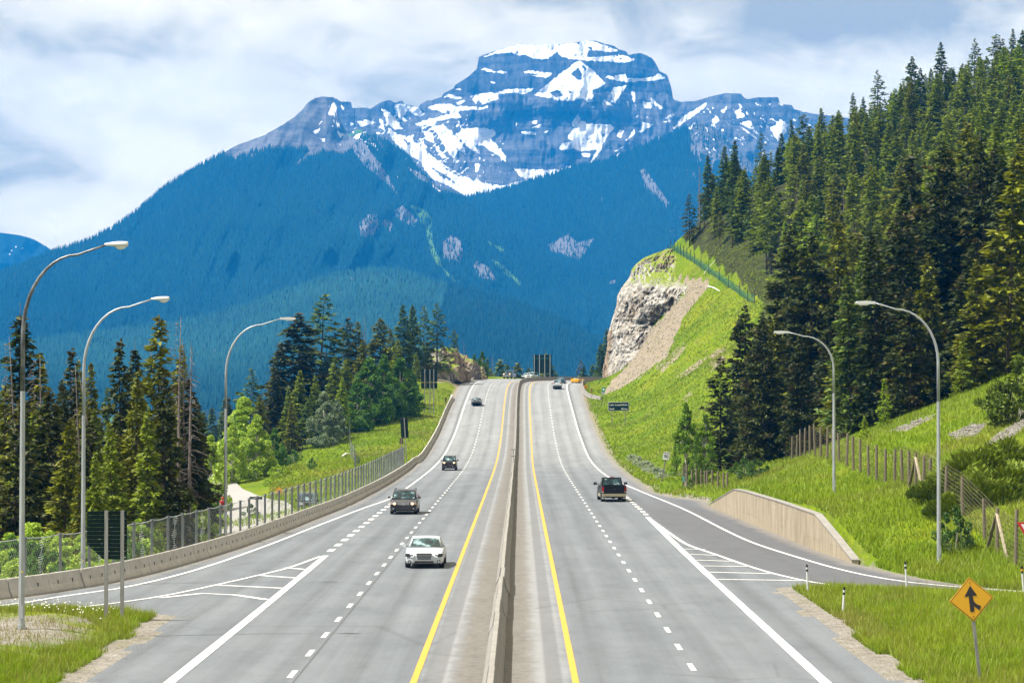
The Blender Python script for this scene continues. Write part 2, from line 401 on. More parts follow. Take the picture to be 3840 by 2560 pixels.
# ---- ground colours
def m_ground(nb):
    p = nb.pos()
    n1 = nb.noise(0.09, p, 5, 0.6); n2 = nb.noise(0.9, p, 4, 0.6); n3 = nb.noise(7.0, p, 3, 0.6)
    lush = nb.ramp(n1, [(0.34, (0.15, 0.27, 0.005)), (0.50, (0.25, 0.36, 0.006)), (0.66, (0.34, 0.39, 0.015))])
    lush = nb.mix(nb.ramp(n2, [(0.35, 0.0), (0.75, 0.75)]), lush, (0.10, 0.20, 0.008))
    lush = nb.mix(nb.ramp(nb.noise(2.3, nb.mapv(p, loc=(9, 2, 1)), 4, 0.65), [(0.60, 0.0), (0.78, 0.6)]), lush, (0.34, 0.31, 0.10))
    lush = nb.mix(1.0, lush, nb.ramp(n3, [(0.3, 0.62), (0.7, 1.15)]), 'MULTIPLY')
    soil = nb.ramp(nb.math('ADD', nb.math('MULTIPLY', nb.noise(1.2, p, 6, 0.7), 0.45), nb.math('MULTIPLY', nb.noise(11.0, p, 5, 0.8), 0.55)), [(0.34, (0.17, 0.15, 0.125)), (0.5, (0.34, 0.315, 0.275)), (0.64, (0.50, 0.48, 0.44))])
    soil = nb.mix(nb.mr(nb.sep(p)[1], 300, 420), soil, nb.mix(1.0, soil, (1.12, 1.01, 0.86), 'MULTIPLY'))
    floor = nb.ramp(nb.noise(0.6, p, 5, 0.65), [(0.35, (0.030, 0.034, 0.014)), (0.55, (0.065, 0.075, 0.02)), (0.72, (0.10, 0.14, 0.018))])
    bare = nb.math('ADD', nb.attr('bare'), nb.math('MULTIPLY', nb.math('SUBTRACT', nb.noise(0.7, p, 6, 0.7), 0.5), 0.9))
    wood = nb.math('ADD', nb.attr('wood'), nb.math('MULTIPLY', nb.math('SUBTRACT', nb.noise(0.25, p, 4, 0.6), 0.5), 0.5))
    c = nb.mix(nb.mr(bare, 0.40, 0.60), lush, soil)
    tus = nb.noise(0.45, nb.mapv(p, scale=(1, 0.5, 1), loc=(3, 8, 1)), 6, 0.75)
    c = nb.mix(nb.mr(tus, 0.50, 0.72, 0.0, 0.55), c, (0.22, 0.20, 0.075))
    c = nb.mix(nb.mr(nb.noise(1.6, p, 5, 0.7), 0.56, 0.72, 0.0, 0.5), c, (0.05, 0.11, 0.01))
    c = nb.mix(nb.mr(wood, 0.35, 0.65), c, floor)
    far = nb.math('MULTIPLY', nb.mr(nb.sep(p)[1], 720, 900), 1.0)
    c = nb.mix(far, c, nb.ramp(nb.noise(0.02, p, 6, 0.7), [(0.3, (0.012, 0.03, 0.012)), (0.7, (0.03, 0.065, 0.02))]))
    h = nb.math('ADD', nb.math('MULTIPLY', n3, 0.5), n2)
    return c, nb.bump(h, 0.9, 0.35)
M = {}
M['ground'] = mat('turf_and_soil', m_ground, rough=0.95, spec=0.1, k=0.60)
xs = np.concatenate([-130-np.geomspace(8, 9000, 26)[::-1], np.arange(-130, -30, 2.0), np.arange(-30, 14, 1.0), np.arange(14, 18.5, 0.25), np.arange(18.5, 66, 1.0), np.arange(66, 170, 2.0), 170+np.geomspace(8, 9000, 26)])
ys = np.concatenate([[-3000, -800, -200, -60, -10], np.arange(20, 780, 2.0), 780+np.geomspace(8, 9000, 30)])
X, Y = np.meshgrid(xs, ys); Z = raw_ground(X, Y)
co = np.column_stack([X.ravel(), Y.ravel(), Z.ravel()])
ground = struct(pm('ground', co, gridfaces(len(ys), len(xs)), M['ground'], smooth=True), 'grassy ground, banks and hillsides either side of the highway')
px_, py_ = proj(np.clip(co[:, 0], -400, 400), np.clip(co[:, 1], 40, 2000), co[:, 2])
px_ = px_+9*vnoise(co[:, 0]/3, co[:, 1]/4, 301, 3); py_ = py_+9*vnoise(co[:, 0]/3+40, co[:, 1]/4, 302, 3)
bare = np.zeros(len(co))
def near_cam(y0, y1): return (co[:, 1] > y0) & (co[:, 1] < y1)
scree = [(2262, 1466), (2290, 1440), (2375, 1348), (2441, 1242), (2486, 1185), (2575, 1100), (2540, 1040), (2640, 1045), (2660, 1080), (2600, 1130), (2560, 1200), (2520, 1290), (2500, 1340), (2420, 1395), (2340, 1450), (2270, 1480)]
bare[inpoly(px_, py_, scree) & near_cam(420, 580)] = 1.0
for poly, w in (([(2450, 1375), (2500, 1345), (2545, 1300), (2590, 1270), (2560, 1340), (2480, 1400)], .55), ([(2530, 1420), (2640, 1335), (2660, 1340), (2560, 1420)], .62), ([(2655, 1370), (2700, 1330), (2720, 1340), (2680, 1400)], .7),
                ([(2565, 1490), (2600, 1450), (2610, 1460), (2575, 1510)], .6), ([(2660, 1330), (2720, 1300), (2720, 1350), (2665, 1390)], .75)):
    bare[inpoly(px_, py_, poly) & near_cam(300, 500)] = w
for poly, w in (([(3330, 1620), (3440, 1575), (3520, 1545), (3500, 1570), (3400, 1620), (3340, 1630)], .62), ([(3540, 1640), (3620, 1600), (3700, 1590), (3660, 1640), (3560, 1650)], .66),
                ([(3680, 1690), (3740, 1630), (3840, 1570), (3840, 1610), (3760, 1670), (3700, 1700)], .8), ([(3380, 1740), (3520, 1690), (3600, 1680), (3480, 1740)], .5), ([(3260, 1720), (3330, 1700), (3380, 1730), (3340, 1760)], .55)):
    bare[inpoly(px_, py_, poly) & near_cam(110, 240)] = w
bare[(co[:, 0]+18.0)**2/30+(co[:, 1]-515)**2/400 < 1] = 0.55
# gravel verge along the pavement
u_ = co[:, 0]-cx(co[:, 1]); vr = u_-XR(co[:, 1]); vl = XL(co[:, 1])-u_
bare = np.maximum(bare, np.where((co[:, 1] > 200) & (co[:, 1] < 560), np.clip(1.0-np.abs(vr-0.3)/1.3, 0, 1)*0.9, 0))
bare = np.maximum(bare, np.where((co[:, 1] > 95) & (co[:, 1] < 560), np.clip(1.0-np.abs(vl-0.3)/1.2, 0, 1)*0.8, 0))
bare = np.maximum(bare, np.where((co[:, 1] > 60) & (co[:, 1] < 205) & (co[:, 0] > 0), np.clip(1.0-np.abs(vr-0.2)/0.9, 0, 1)*0.6, 0))
wood = np.zeros(len(co))
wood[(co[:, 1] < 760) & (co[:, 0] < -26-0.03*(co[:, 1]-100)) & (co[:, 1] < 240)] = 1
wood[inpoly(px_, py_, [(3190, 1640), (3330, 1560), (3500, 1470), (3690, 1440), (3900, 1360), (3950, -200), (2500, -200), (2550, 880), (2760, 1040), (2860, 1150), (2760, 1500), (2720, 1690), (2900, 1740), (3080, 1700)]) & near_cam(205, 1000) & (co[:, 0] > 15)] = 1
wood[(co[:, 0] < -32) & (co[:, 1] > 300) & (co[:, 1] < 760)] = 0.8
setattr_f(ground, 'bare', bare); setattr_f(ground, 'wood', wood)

# ---- pavement
def m_asphalt(nb):
    uv = nb.uv(); u, v, _ = nb.sep(uv); p = nb.pos()
    fine = nb.noise(28, p, 3, 0.6); spk = nb.noise(9.0, p, 5, 0.75); blot = nb.noise(0.35, nb.mapv(p, scale=(1, 0.25, 1)), 5, 0.6)
    c = nb.ramp(blot, [(0.3, (0.188, 0.212, 0.240)), (0.7, (0.240, 0.264, 0.290))])
    # colour grows paler up the hill
    uphill = nb.mr(nb.math('ADD', v, nb.math('MULTIPLY', blot, 60)), 250, 420, smooth=True)
    c = nb.mix(nb.math('MULTIPLY', uphill, 0.9), c, nb.ramp(blot, [(0.3, (0.32, 0.338, 0.355)), (0.7, (0.40, 0.416, 0.43))]))
    # wheel paths, faintly darker with streaks along the lanes
    lane = nb.math('SINE', nb.math('MULTIPLY', nb.math('ADD', u, 0.95), 2*math.pi/1.85))
    streak = nb.noise(1.0, nb.comb(nb.math('MULTIPLY', u, 1.6), nb.math('MULTIPLY', v, 0.012), 0.0), 5, 0.65)
    c = nb.mix(1.0, c, nb.ramp(nb.math('ADD', nb.math('MULTIPLY', lane, 0.10), streak), [(0.3, 0.84), (0.68, 1.07)]), 'MULTIPLY')
    # darker ramp surface on the right, sealed rumble strips by the yellow lines, pale inner shoulders
    def band(a, b, w=0.12, src=None):
        src = u if src is None else src
        return nb.math('MULTIPLY', nb.mr(src, a-w, a+w), nb.mr(src, b-w, b+w, 1.0, 0.0))
    jag = nb.math('ADD', u, nb.math('MULTIPLY', nb.math('SUBTRACT', nb.noise(1.3, nb.mapv(p, scale=(1, 0.6, 1)), 6, 0.75), 0.5), 1.1))
    ramp_ = nb.math('MULTIPLY', nb.mr(nb.math('ADD', jag, nb.math('MULTIPLY', v, 0.012)), 10.9, 12.0), nb.mr(v, 235, 180))
    rampm = nb.math('MULTIPLY', ramp_, nb.mr(nb.attr('rampin'), 0.4, 0.6))
    c = nb.mix(rampm, c, (0.150, 0.158, 0.178))
    pale = nb.math('MAXIMUM', band(-3.0+0.15, -2.0, 0.25, jag), band(0.2, 1.45, 0.25, jag))
    c = nb.mix(nb.math('MULTIPLY', pale, 0.75), c, (0.40, 0.41, 0.415))
    seal = nb.math('MAXIMUM', band(-2.85, -2.25, 0.05), band(0.75, 1.25, 0.05))
    seal = nb.math('MAXIMUM', seal, nb.math('MULTIPLY', nb.math('MAXIMUM', band(9.35, 9.8, 0.05), band(-11.1, -10.75, 0.05)), nb.mr(v, 300, 320)))
    c = nb.mix(nb.math('MULTIPLY', seal, nb.mr(v, 60, 380, 0.62, 0.62)), c, (0.17, 0.18, 0.19))
    grit = nb.mr(nb.math('ABSOLUTE', nb.math('ADD', jag, 0.78)), 1.35, 0.95)
    sand = nb.ramp(nb.noise(3.0, p, 6, 0.8), [(0.3, (0.15, 0.135, 0.115)), (0.7, (0.34, 0.315, 0.275))])
    c = nb.mix(nb.math('MULTIPLY', grit, 0.85), c, sand)
    gl = nb.mr(nb.math('ADD', nb.attr('edge'), nb.math('MULTIPLY', nb.math('SUBTRACT', nb.noise(0.9, p, 6, 0.75), 0.5), 2.6)), 1.0, 0.3)
    c = nb.mix(nb.math('MULTIPLY', gl, 0.75), c, nb.ramp(spk, [(0.35, (0.22, 0.20, 0.175)), (0.65, (0.42, 0.39, 0.345))]))
    # oil-dark transverse repairs and hairline cracks
    vo = nb.voro(0.11, nb.mapv(nb.mix(0.06, p, nb.noise(0.6, p, 4, 0.6, out=1)), scale=(1, 0.5, 1)), 'DISTANCE_TO_EDGE')
    crack = nb.math('MULTIPLY', nb.mr(vo, 0.010, 0.002), nb.mr(nb.noise(0.08, p, 2), 0.50, 0.6))
    c = nb.mix(nb.math('MULTIPLY', crack, 0.22), c, (0.07, 0.07, 0.07))
    joint = nb.math('MULTIPLY', nb.mr(nb.math('ABSOLUTE', nb.math('ADD', u, 6.60)), 0.05, 0.025), nb.mr(v, 260, 120, 0.0, 1.0))
    c = nb.mix(nb.math('MULTIPLY', joint, 0.6), c, (0.08, 0.08, 0.08))
    c = nb.mix(1.0, c, nb.ramp(fine, [(0.25, 0.86), (0.75, 1.14)]), 'MULTIPLY')
    c = nb.mix(1.0, c, nb.ramp(spk, [(0.25, 0.88), (0.8, 1.08)]), 'MULTIPLY')
    med = nb.noise(0.9, nb.mapv(p, scale=(1, 0.45, 1), loc=(4, 4, 4)), 6, 0.75); c = nb.mix(1.0, c, nb.ramp(med, [(0.30, 0.86), (0.5, 1.0), (0.72, 1.07)]), 'MULTIPLY')
    oil = nb.math('MULTIPLY', nb.mr(nb.math('ABSOLUTE', nb.math('SUBTRACT', nb.math('PINGPONG', nb.math('ADD', u, 21.65), 1.85), 1.85)), 0.45, 0.0), nb.mr(nb.noise(0.7, nb.comb(nb.math('MULTIPLY', u, 2.0), nb.math('MULTIPLY', v, 0.05), 2.0), 5, 0.7), 0.40, 0.65)); c = nb.mix(nb.math('MULTIPLY', oil, 0.26), c, (0.08, 0.085, 0.09))
    return c, nb.bump(fine, 0.35, 0.02)
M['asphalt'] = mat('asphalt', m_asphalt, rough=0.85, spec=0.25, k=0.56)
st = np.concatenate([np.arange(-50, 60, 10.0), np.arange(60, 560, 2.5), np.arange(560, 700, 4.0)]); ncol = 40
xl, xr = XL(st), XR(st); tt = np.linspace(0, 1, ncol)
U = xl[:, None]*(1-tt)+xr[:, None]*tt; S = np.repeat(st[:, None], ncol, 1)
co = RP(U, S).reshape(-1, 3)
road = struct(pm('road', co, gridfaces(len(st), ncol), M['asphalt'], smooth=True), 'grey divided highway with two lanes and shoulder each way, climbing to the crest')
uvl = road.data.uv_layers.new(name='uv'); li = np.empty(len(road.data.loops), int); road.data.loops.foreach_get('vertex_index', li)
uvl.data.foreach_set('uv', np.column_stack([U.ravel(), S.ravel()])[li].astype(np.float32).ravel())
setattr_f(road, 'edge', np.minimum(U-xl[:, None], xr[:, None]-U).ravel())
# the darker ramp surface lies outside the inner ramp line
RIN = lin([(60, 30), (101.4, 21.1), (103.6, 18.8), (105.2, 16.5), (107.6, 14.1), (110.6, 13.1), (115.4, 12.1), (119.8, 11.5), (129.5, 10.55), (140.4, 9.55), (159.6, 9.2), (173.7, 9.1), (236, 9.3), (300, 40)])
setattr_f(road, 'rampin', (U > RIN(S)-0.2).astype(float).ravel())

# ---- painted lines: thin sheets 5 mm above the asphalt
M['white_paint'] = mat('white_road_paint', lambda nb: nb.ramp(nb.noise(6, nb.pos(), 5, 0.75), [(0.36, (0.30, 0.30, 0.30)), (0.43, (0.72, 0.72, 0.71)), (0.8, (0.86, 0.86, 0.85))]), rough=0.6, k=0.75)
M['yellow_paint'] = mat('yellow_road_paint', lambda nb: nb.ramp(nb.noise(5, nb.pos(), 5, 0.75), [(0.35, (0.42, 0.28, 0.10)), (0.43, (0.78, 0.41, 0.03)), (0.8, (0.86, 0.47, 0.05))]), rough=0.6, k=0.62)
def line_obj(name, pts, w, m, label=None, parent=road, dz=0.008, w1=None):
    """pts: (u, station) list; a strip of width w along it"""
    dz += 0.0012*_nl[0]; _nl[0] = (_nl[0]+1) % 12
    d = [0]
    for a, b in zip(pts, pts[1:]): d.append(d[-1]+math.hypot(b[0]-a[0], b[1]-a[1]))
    n = max(2, int(d[-1]/2.5)+1); q = np.linspace(0, d[-1], n)
    fu = pchip(d, [p[0] for p in pts]); fs = pchip(d, [p[1] for p in pts]); u = fu(q); s = fs(q)
    du, ds = np.gradient(u), np.gradient(s); L = np.hypot(du, ds)+1e-9; nx, ns = ds/L, -du/L
    ww = np.full(n, w) if w1 is None else np.linspace(w, w1, n)
    ww = ww*(1+0.10*vnoise(q*0.4, q*0, 4))
    A = RP(u-nx*ww/2, s-ns*ww/2, dz); B = RP(u+nx*ww/2, s+ns*ww/2, dz)
    co = np.empty((2*n, 3)); co[0::2] = A; co[1::2] = B
    i = np.arange(n-1)*2
    o = pm(name, co, np.column_stack([i, i+1, i+3, i+2]), m, parent)
    if label: o['label'] = label
    return o
_nl = [0]
WP, YP = M['white_paint'], M['yellow_paint']
line_obj('yellow_line', [(-3.1, 20), (-3.1, 300), (-3.1, 640)], 0.20, YP, 'yellow edge line left of the median barrier')
line_obj('yellow_line', [(1.62, 20), (1.62, 300), (1.62, 640)], 0.20, YP, 'yellow edge line right of the median barrier')
line_obj('edge_line', [(8.85, 20), (8.9, 120), (9.1, 173)], 0.34, WP, 'thick white line left of the right-hand hatched gore')
line_obj('edge_line', [(-10.15, 20), (-10.2, 90), (-10.35, 129)], 0.34, WP, 'thick white line right of the left-hand hatched gore')
line_obj('edge_line', [(40, 80), (28, 97), (21.1, 101.4), (18.8, 103.6), (16.5, 105.2), (14.1, 107.6), (13.1, 110.6), (12.1, 115.4), (11.5, 119.8), (10.55, 129.5), (9.55, 140.4), (9.25, 159.6), (9.1, 173)], 0.22, WP, 'white line on the inside of the right-hand ramp')
line_obj('edge_line', [(45, 84), (28, 99.5), (21.7, 104.3), (19.5, 106.9), (17.5, 110.2), (16, 116), (14.8, 125.8), (13.4, 144.4), (12.6, 184), (11.1, 223), (9.6, 271), (9.3, 330), (9.25, 450), (9.25, 640)], 0.22, WP, 'white outer edge line of the right-hand carriageway and ramp')
line_obj('edge_line', [(-40, 84), (-26, 94), (-20.8, 96.9), (-19.35, 101.4), (-17.4, 106.8), (-15.8, 117.7), (-14.55, 136), (-13.3, 162.8), (-12, 189), (-11.1, 205), (-10.85, 227), (-10.7, 292), (-10.5, 376), (-10.4, 450), (-10.4, 640)], 0.22, WP, 'white outer edge line of the left-hand carriageway')
line_obj('edge_line', [(-40, 79), (-24, 92.5), (-18.9, 95), (-17.06, 96.8), (-16.45, 98.3), (-15.2, 101.4), (-13.66, 107.7), (-12.4, 113.9), (-11.5, 118.7), (-10.57, 128.4)], 0.2, WP, 'white line on the inside of the left-hand ramp')
# hatch bars of both gores
def upt(px, py):
    x, y, _ = atr(px, py); return (x-float(cx(y)), y)
for bar in ([(2564, 2059), (2643, 2060)], [(2588, 2079), (2694, 2082)], [(2613, 2100), (2750, 2105)], [(2634, 2123), (2740, 2129), (2815, 2125)], [(2660, 2145), (2790, 2155), (2900, 2150)], [(2690, 2172), (2870, 2183), (3010, 2177)]):
    p = [upt(*b) for b in bar]
    if len(p) == 2: p.insert(1, ((p[0][0]+p[1][0])/2, (p[0][1]+p[1][1])/2))
    line_obj('hatch_bar', p, 0.32, WP)
for bar in ([(1070, 2128), (1110, 2130), (1148, 2135)], [(966, 2157), (1040, 2160), (1110, 2167)], [(820, 2194), (895, 2188), (1062, 2206)], [(600, 2241), (790, 2224), (1004, 2250)]):
    line_obj('hatch_bar', [upt(*b) for b in bar], 0.36, WP)
# broken lines: every dash is a piece of its own
def dashes(fu, s0, s1, cyc, ln, w):
    s = s0
    while s < s1:
        a, b = s, s+ln; sl = RP([fu(a)-w/2, fu(a)+w/2, fu(b)+w/2, fu(b)-w/2], [a, a, b, b], 0.008)
        pm('lane_dash', sl, np.array([[0, 1, 2, 3]]), WP, road); s += cyc
CY = 6.12
s0 = F*8.1/710-1.2
dashes(lambda s: -6.82+0.02*(s > 250), s0-6*CY, 600, CY, 2.0, 0.17)
dashes(lambda s: 5.28, s0-6*CY+2, 600, CY, 2.0, 0.17)
dashes(lambda s: -10.42, 132.5, 200, 5.1, 2.4, 0.36)
dashes(lambda s: 9.2, 176, 262, 4.4, 2.2, 0.34)
# ------------------------------------------------------------------ mountains
def A_(pts): return [(1000+x/1.96, 100+y/1.96) for x, y in pts]
def B_(pts): return [(2000+x/1.96, 100+y/1.96) for x, y in pts]
def D_(pts): return [(1200+x/1.96, 600+y/1.96) for x, y in pts]
snowA = [[(1560,232),(1640,200),(1740,165),(1850,132),(2150,132),(2360,108),(2360,215),(2250,200),(2150,210),(2130,180),(2080,225),(2070,240),(2000,238),(1900,215),(1830,205),(1800,190),(1700,200)],
 [(1565,310),(1600,305),(1680,325),(1770,330),(1760,345),(1640,335)], [(1865,330),(1930,322),(2100,340),(2080,365),(2060,378),(1930,362),(2000,352),(1900,342)], [(1630,400),(1690,415),(1660,420)],
 [(1705,480),(1790,457),(1970,458),(1900,500),(1830,490),(1700,488)], [(1490,515),(1600,485),(1700,485),(1710,540),(1640,550),(1590,575),(1560,540),(1540,575)],
 [(1285,515),(1340,498),(1440,520),(1400,535)], [(1370,460),(1425,452),(1430,470)],
 [(1180,597),(1240,570),(1340,565),(1400,590),(1460,580),(1570,595),(1630,580),(1620,605),(1540,612),(1400,625),(1430,670),(1330,680),(1260,690),(1230,730),(1160,735),(1080,720),(1150,690),(1240,665),(1320,640),(1250,620)],
 [(1390,560),(1440,535),(1470,540),(1420,575)],
 [(840,600),(900,630),(960,690),(1000,750),(940,760),(880,700)], [(940,570),(1010,570),(1120,600),(1160,640),(1150,660),(1080,650),(1040,620),(1000,660),(1030,700),(980,680),(950,640)],
 [(820,660),(850,690),(870,770),(850,760)], [(660,700),(740,685),(810,710),(740,720),(700,740)], [(455,590),(500,560),(520,600),(500,650),(460,655)], [(545,560),(570,600),(555,615)],
 [(500,715),(530,700),(540,740)], [(610,700),(640,720),(620,730)], [(340,770),(400,740),(370,800)], [(380,820),(430,820),(425,850)], [(500,760),(580,800),(540,815)], [(360,720),(420,690),(400,710)],
 [(610,815),(700,775),(760,830),(850,910),(820,905),(740,850),(700,830)], [(780,760),(850,790),(840,800)],
 [(890,740),(1000,800),(1120,870),(1180,930),(1230,980),(1340,1100),(1470,1110),(1560,1150),(1700,1180),(1480,1250),(1420,1220),(1330,1160),(1230,1130),(1160,1050),(1130,990),(1000,920),(940,850),(900,790)],
 [(1210,740),(1300,720),(1360,770),(1470,900),(1450,925),(1390,890),(1400,960),(1415,995),(1370,970),(1300,870),(1260,800)],
 [(1390,790),(1470,745),(1590,740),(1680,760),(1680,800),(1640,820),(1720,900),(1765,960),(1760,1000),(1700,950),(1600,880),(1520,870),(1570,930),(1480,900),(1400,810)],
 [(1130,860),(1180,920),(1300,1010),(1400,1075),(1500,1120),(1620,1150),(1740,1170),(1900,1120),(1850,1095),(1800,1020),(1830,1045),(2000,1050),(2150,1050),(2260,1010),(2200,1060),(2100,1090),(1950,1130),(1700,1220),(1480,1255),(1300,1150),(1160,990)],
 [(1530,1010),(1565,1010),(1560,1060),(1540,1075)], [(1545,960),(1570,955),(1570,975)], [(1870,770),(1930,768),(1985,780),(1975,800),(1880,790)], [(2030,765),(2070,768),(2050,782)], [(1940,740),(1990,725),(2030,722),(1960,750)],
 [(1830,700),(1850,700),(1835,745)], [(1945,695),(1995,690),(1990,712),(1950,715)], [(1140,1120),(1200,1150),(1310,1222),(1290,1225),(1200,1170)], [(850,1055),(870,1080),(915,1150),(900,1130)], [(1040,810),(1080,820),(1080,870),(1050,880)], [(1120,820),(1160,860),(1180,900),(1140,880)],
 [(1230,860),(1300,940),(1340,970),(1280,960)], [(1150,770),(1220,780),(1240,860),(1180,840)]]
snowB = [[(190,215),(260,170),(350,108),(450,108),(540,145),(625,180),(560,193),(420,172),(330,190)], [(190,215),(300,200),(430,225),(560,215),(660,205),(750,243),(700,262),(560,260),(400,252),(280,240)], [(0,150),(150,130),(280,125),(250,165),(170,190),(100,240),(0,238)],
 [(0,510),(130,400),(230,320),(300,270),(340,250),(380,280),(430,310),(490,370),(530,420),(500,440),(440,470),(430,540),(360,530),(280,545),(190,540),(60,515)], [(370,535),(460,550),(400,553)],
 [(510,370),(600,360),(680,350),(690,380),(850,375),(930,345),(970,385),(900,395),(700,410),(600,395)], [(575,450),(690,430),(640,500),(600,570),(575,550)], [(520,535),(610,590),(540,575)], [(720,480),(745,470),(760,600),(735,560)], [(680,530),(700,560),(700,600)],
 [(800,545),(880,560),(870,600),(820,605)], [(850,510),(960,600),(930,610),(870,560)], [(330,640),(350,680),(400,710),(560,715),(600,745),(540,810),(500,900),(430,1000),(410,1000),(470,900),(350,920),(300,900),(180,905),(210,850),(290,850),(250,820),(300,740),(280,710)],
 [(350,930),(420,925),(410,960),(370,960)], [(1020,755),(1100,660),(1280,550),(1270,590),(1150,680),(1060,740)], [(770,785),(800,700),(880,720),(820,760)], [(650,855),(750,750),(740,800)], [(590,920),(690,860),(620,920)], [(550,975),(660,920),(600,965)],
 [(610,800),(640,755),(670,760),(640,830)], [(1310,690),(1350,655),(1375,690),(1330,720)], [(1370,620),(1420,585),(1410,640)], [(1480,620),(1520,600),(1555,660),(1500,680)], [(1500,550),(1540,590),(1520,610)], [(1530,700),(1600,690),(1620,750),(1560,740)],
 [(1520,730),(1620,790),(1640,830),(1580,790)], [(1650,660),(1700,680),(1735,720)], [(1740,750),(1820,680),(1870,720),(1860,770),(1800,850),(1770,800)], [(1590,545),(1700,590),(1740,610),(1640,575)], [(1480,730),(1530,780),(1500,765)], [(1690,790),(1755,860),(1720,830)],
 [(1360,820),(1430,930),(1390,870)], [(1310,865),(1360,930),(1330,905)], [(1250,870),(1330,950),(1300,940)], [(960,670),(1040,630),(1030,660),(970,680)], [(940,700),(1020,685),(980,710)], [(410,585),(460,585),(440,602)], [(740,655),(780,650),(760,668)], [(820,660),(865,665),(830,675)],
 [(1720,560),(1760,570),(1740,582)], [(1790,560),(1850,575),(1800,578)], [(1870,640),(1905,645),(1880,650)], [(2080,740),(2130,760),(2100,790)], [(0,1050),(150,1060),(300,1010),(250,1060),(120,1100),(0,1110)], [(0,750),(70,725),(30,745)], [(70,765),(110,765),(90,780)], [(0,775),(25,780),(10,800)], [(1140,740),(1200,700),(1150,760)], [(1560,610),(1580,640),(1570,650)], [(1600,610),(1640,650),(1620,650)]]
holes = [B_([(275,350),(330,300),(350,340),(355,395),(320,385)]), B_([(360,285),(390,300),(380,335)]), B_([(120,480),(190,470),(220,510),(160,520)]), B_([(230,455),(300,490),(260,485)]), A_([(1640,1085),(1690,1075),(1690,1100)]), A_([(1820,1120),(1870,1105),(1860,1140)]), A_([(1735,1130),(1760,1115),(1765,1145)]),
         A_([(1160,1000),(1340,1110),(1420,1170),(1300,1110)]), A_([(1250,1000),(1400,1080),(1440,1110),(1330,1060)]), A_([(1440,1090),(1560,1110),(1620,1150),(1520,1130)]), A_([(980,800),(1060,860),(1040,870)]), A_([(1390,800),(1460,860),(1490,900),(1440,880)]), A_([(920,760),(980,780),(960,800)]),
         B_([(300,205),(420,225),(330,215)]), B_([(400,150),(440,160),(420,175)]), A_([(1310,610),(1350,625),(1330,650)]), B_([(500,790),(530,780),(510,815)])]
SY0, SY1, SX0, SX1, SST = 130, 780, 1000, 3160, 2.0
_mx, _my = np.meshgrid(np.arange(SX0, SX1, SST), np.arange(SY0, SY1, SST))
_jx = _mx+5*vnoise(_mx/9, _my/9, 31, 3); _jy = _my+5*vnoise(_mx/9+50, _my/9, 32, 3)
smask = np.zeros(_mx.shape)
for q in snowA: smask[inpoly(_jx, _jy, A_(q))] = 1
for q in snowB: smask[inpoly(_jx, _jy, B_(q))] = 1
for q in holes: smask[inpoly(_jx, _jy, q)] = 0
_sp_ = vnoise(_mx/7, _my/5, 77, 3)
smask[(_sp_ > 0.42) & (_my > 440) & (_my < 700) & (_mx > 1230) & (_mx < 1900) & (_my < 430+0.9*(_mx-1200)+60)] = 1
_st = vnoise((_mx+_my*0.9)/26, (_mx*0.9-_my)/7, 78, 3)
smask[(_st > 0.40) & (_mx > 2540) & (_mx < 3060) & (_my > 400) & (_my < 640) & (_my < 380+0.55*(_mx-2380)) & (_my > 372+0.30*np.abs(_mx-2740))] = 1
_s2 = vnoise((_mx-_my*0.8)/30, (_mx*0.8+_my)/8, 79, 3)
smask[(_s2 > 0.36) & (_mx > 1420) & (_mx < 1760) & (_my > 430) & (_my < 700) & (_my < 480+0.75*(_mx-1400))] = 1
smask[(_sp_ < -0.50) & (smask > 0)] = 0
for _ in range(1):
    smask[1:-1, 1:-1] = (smask[1:-1, 1:-1]*4+smask[:-2, 1:-1]+smask[2:, 1:-1]+smask[1:-1, :-2]+smask[1:-1, 2:])/8
def samp(px, py):
    i = np.clip((px-SX0)/SST, 0, smask.shape[1]-1.001); j = np.clip((py-SY0)/SST, 0, smask.shape[0]-1.001)
    i0 = i.astype(int); j0 = j.astype(int); fi = i-i0; fj = j-j0
    v = (smask[j0, i0]*(1-fi)+smask[j0, i0+1]*fi)*(1-fj)+(smask[j0+1, i0]*(1-fi)+smask[j0+1, i0+1]*fi)*fj
    return np.where((px < SX0) | (px > SX1) | (py < SY0) | (py > SY1), 0, v)
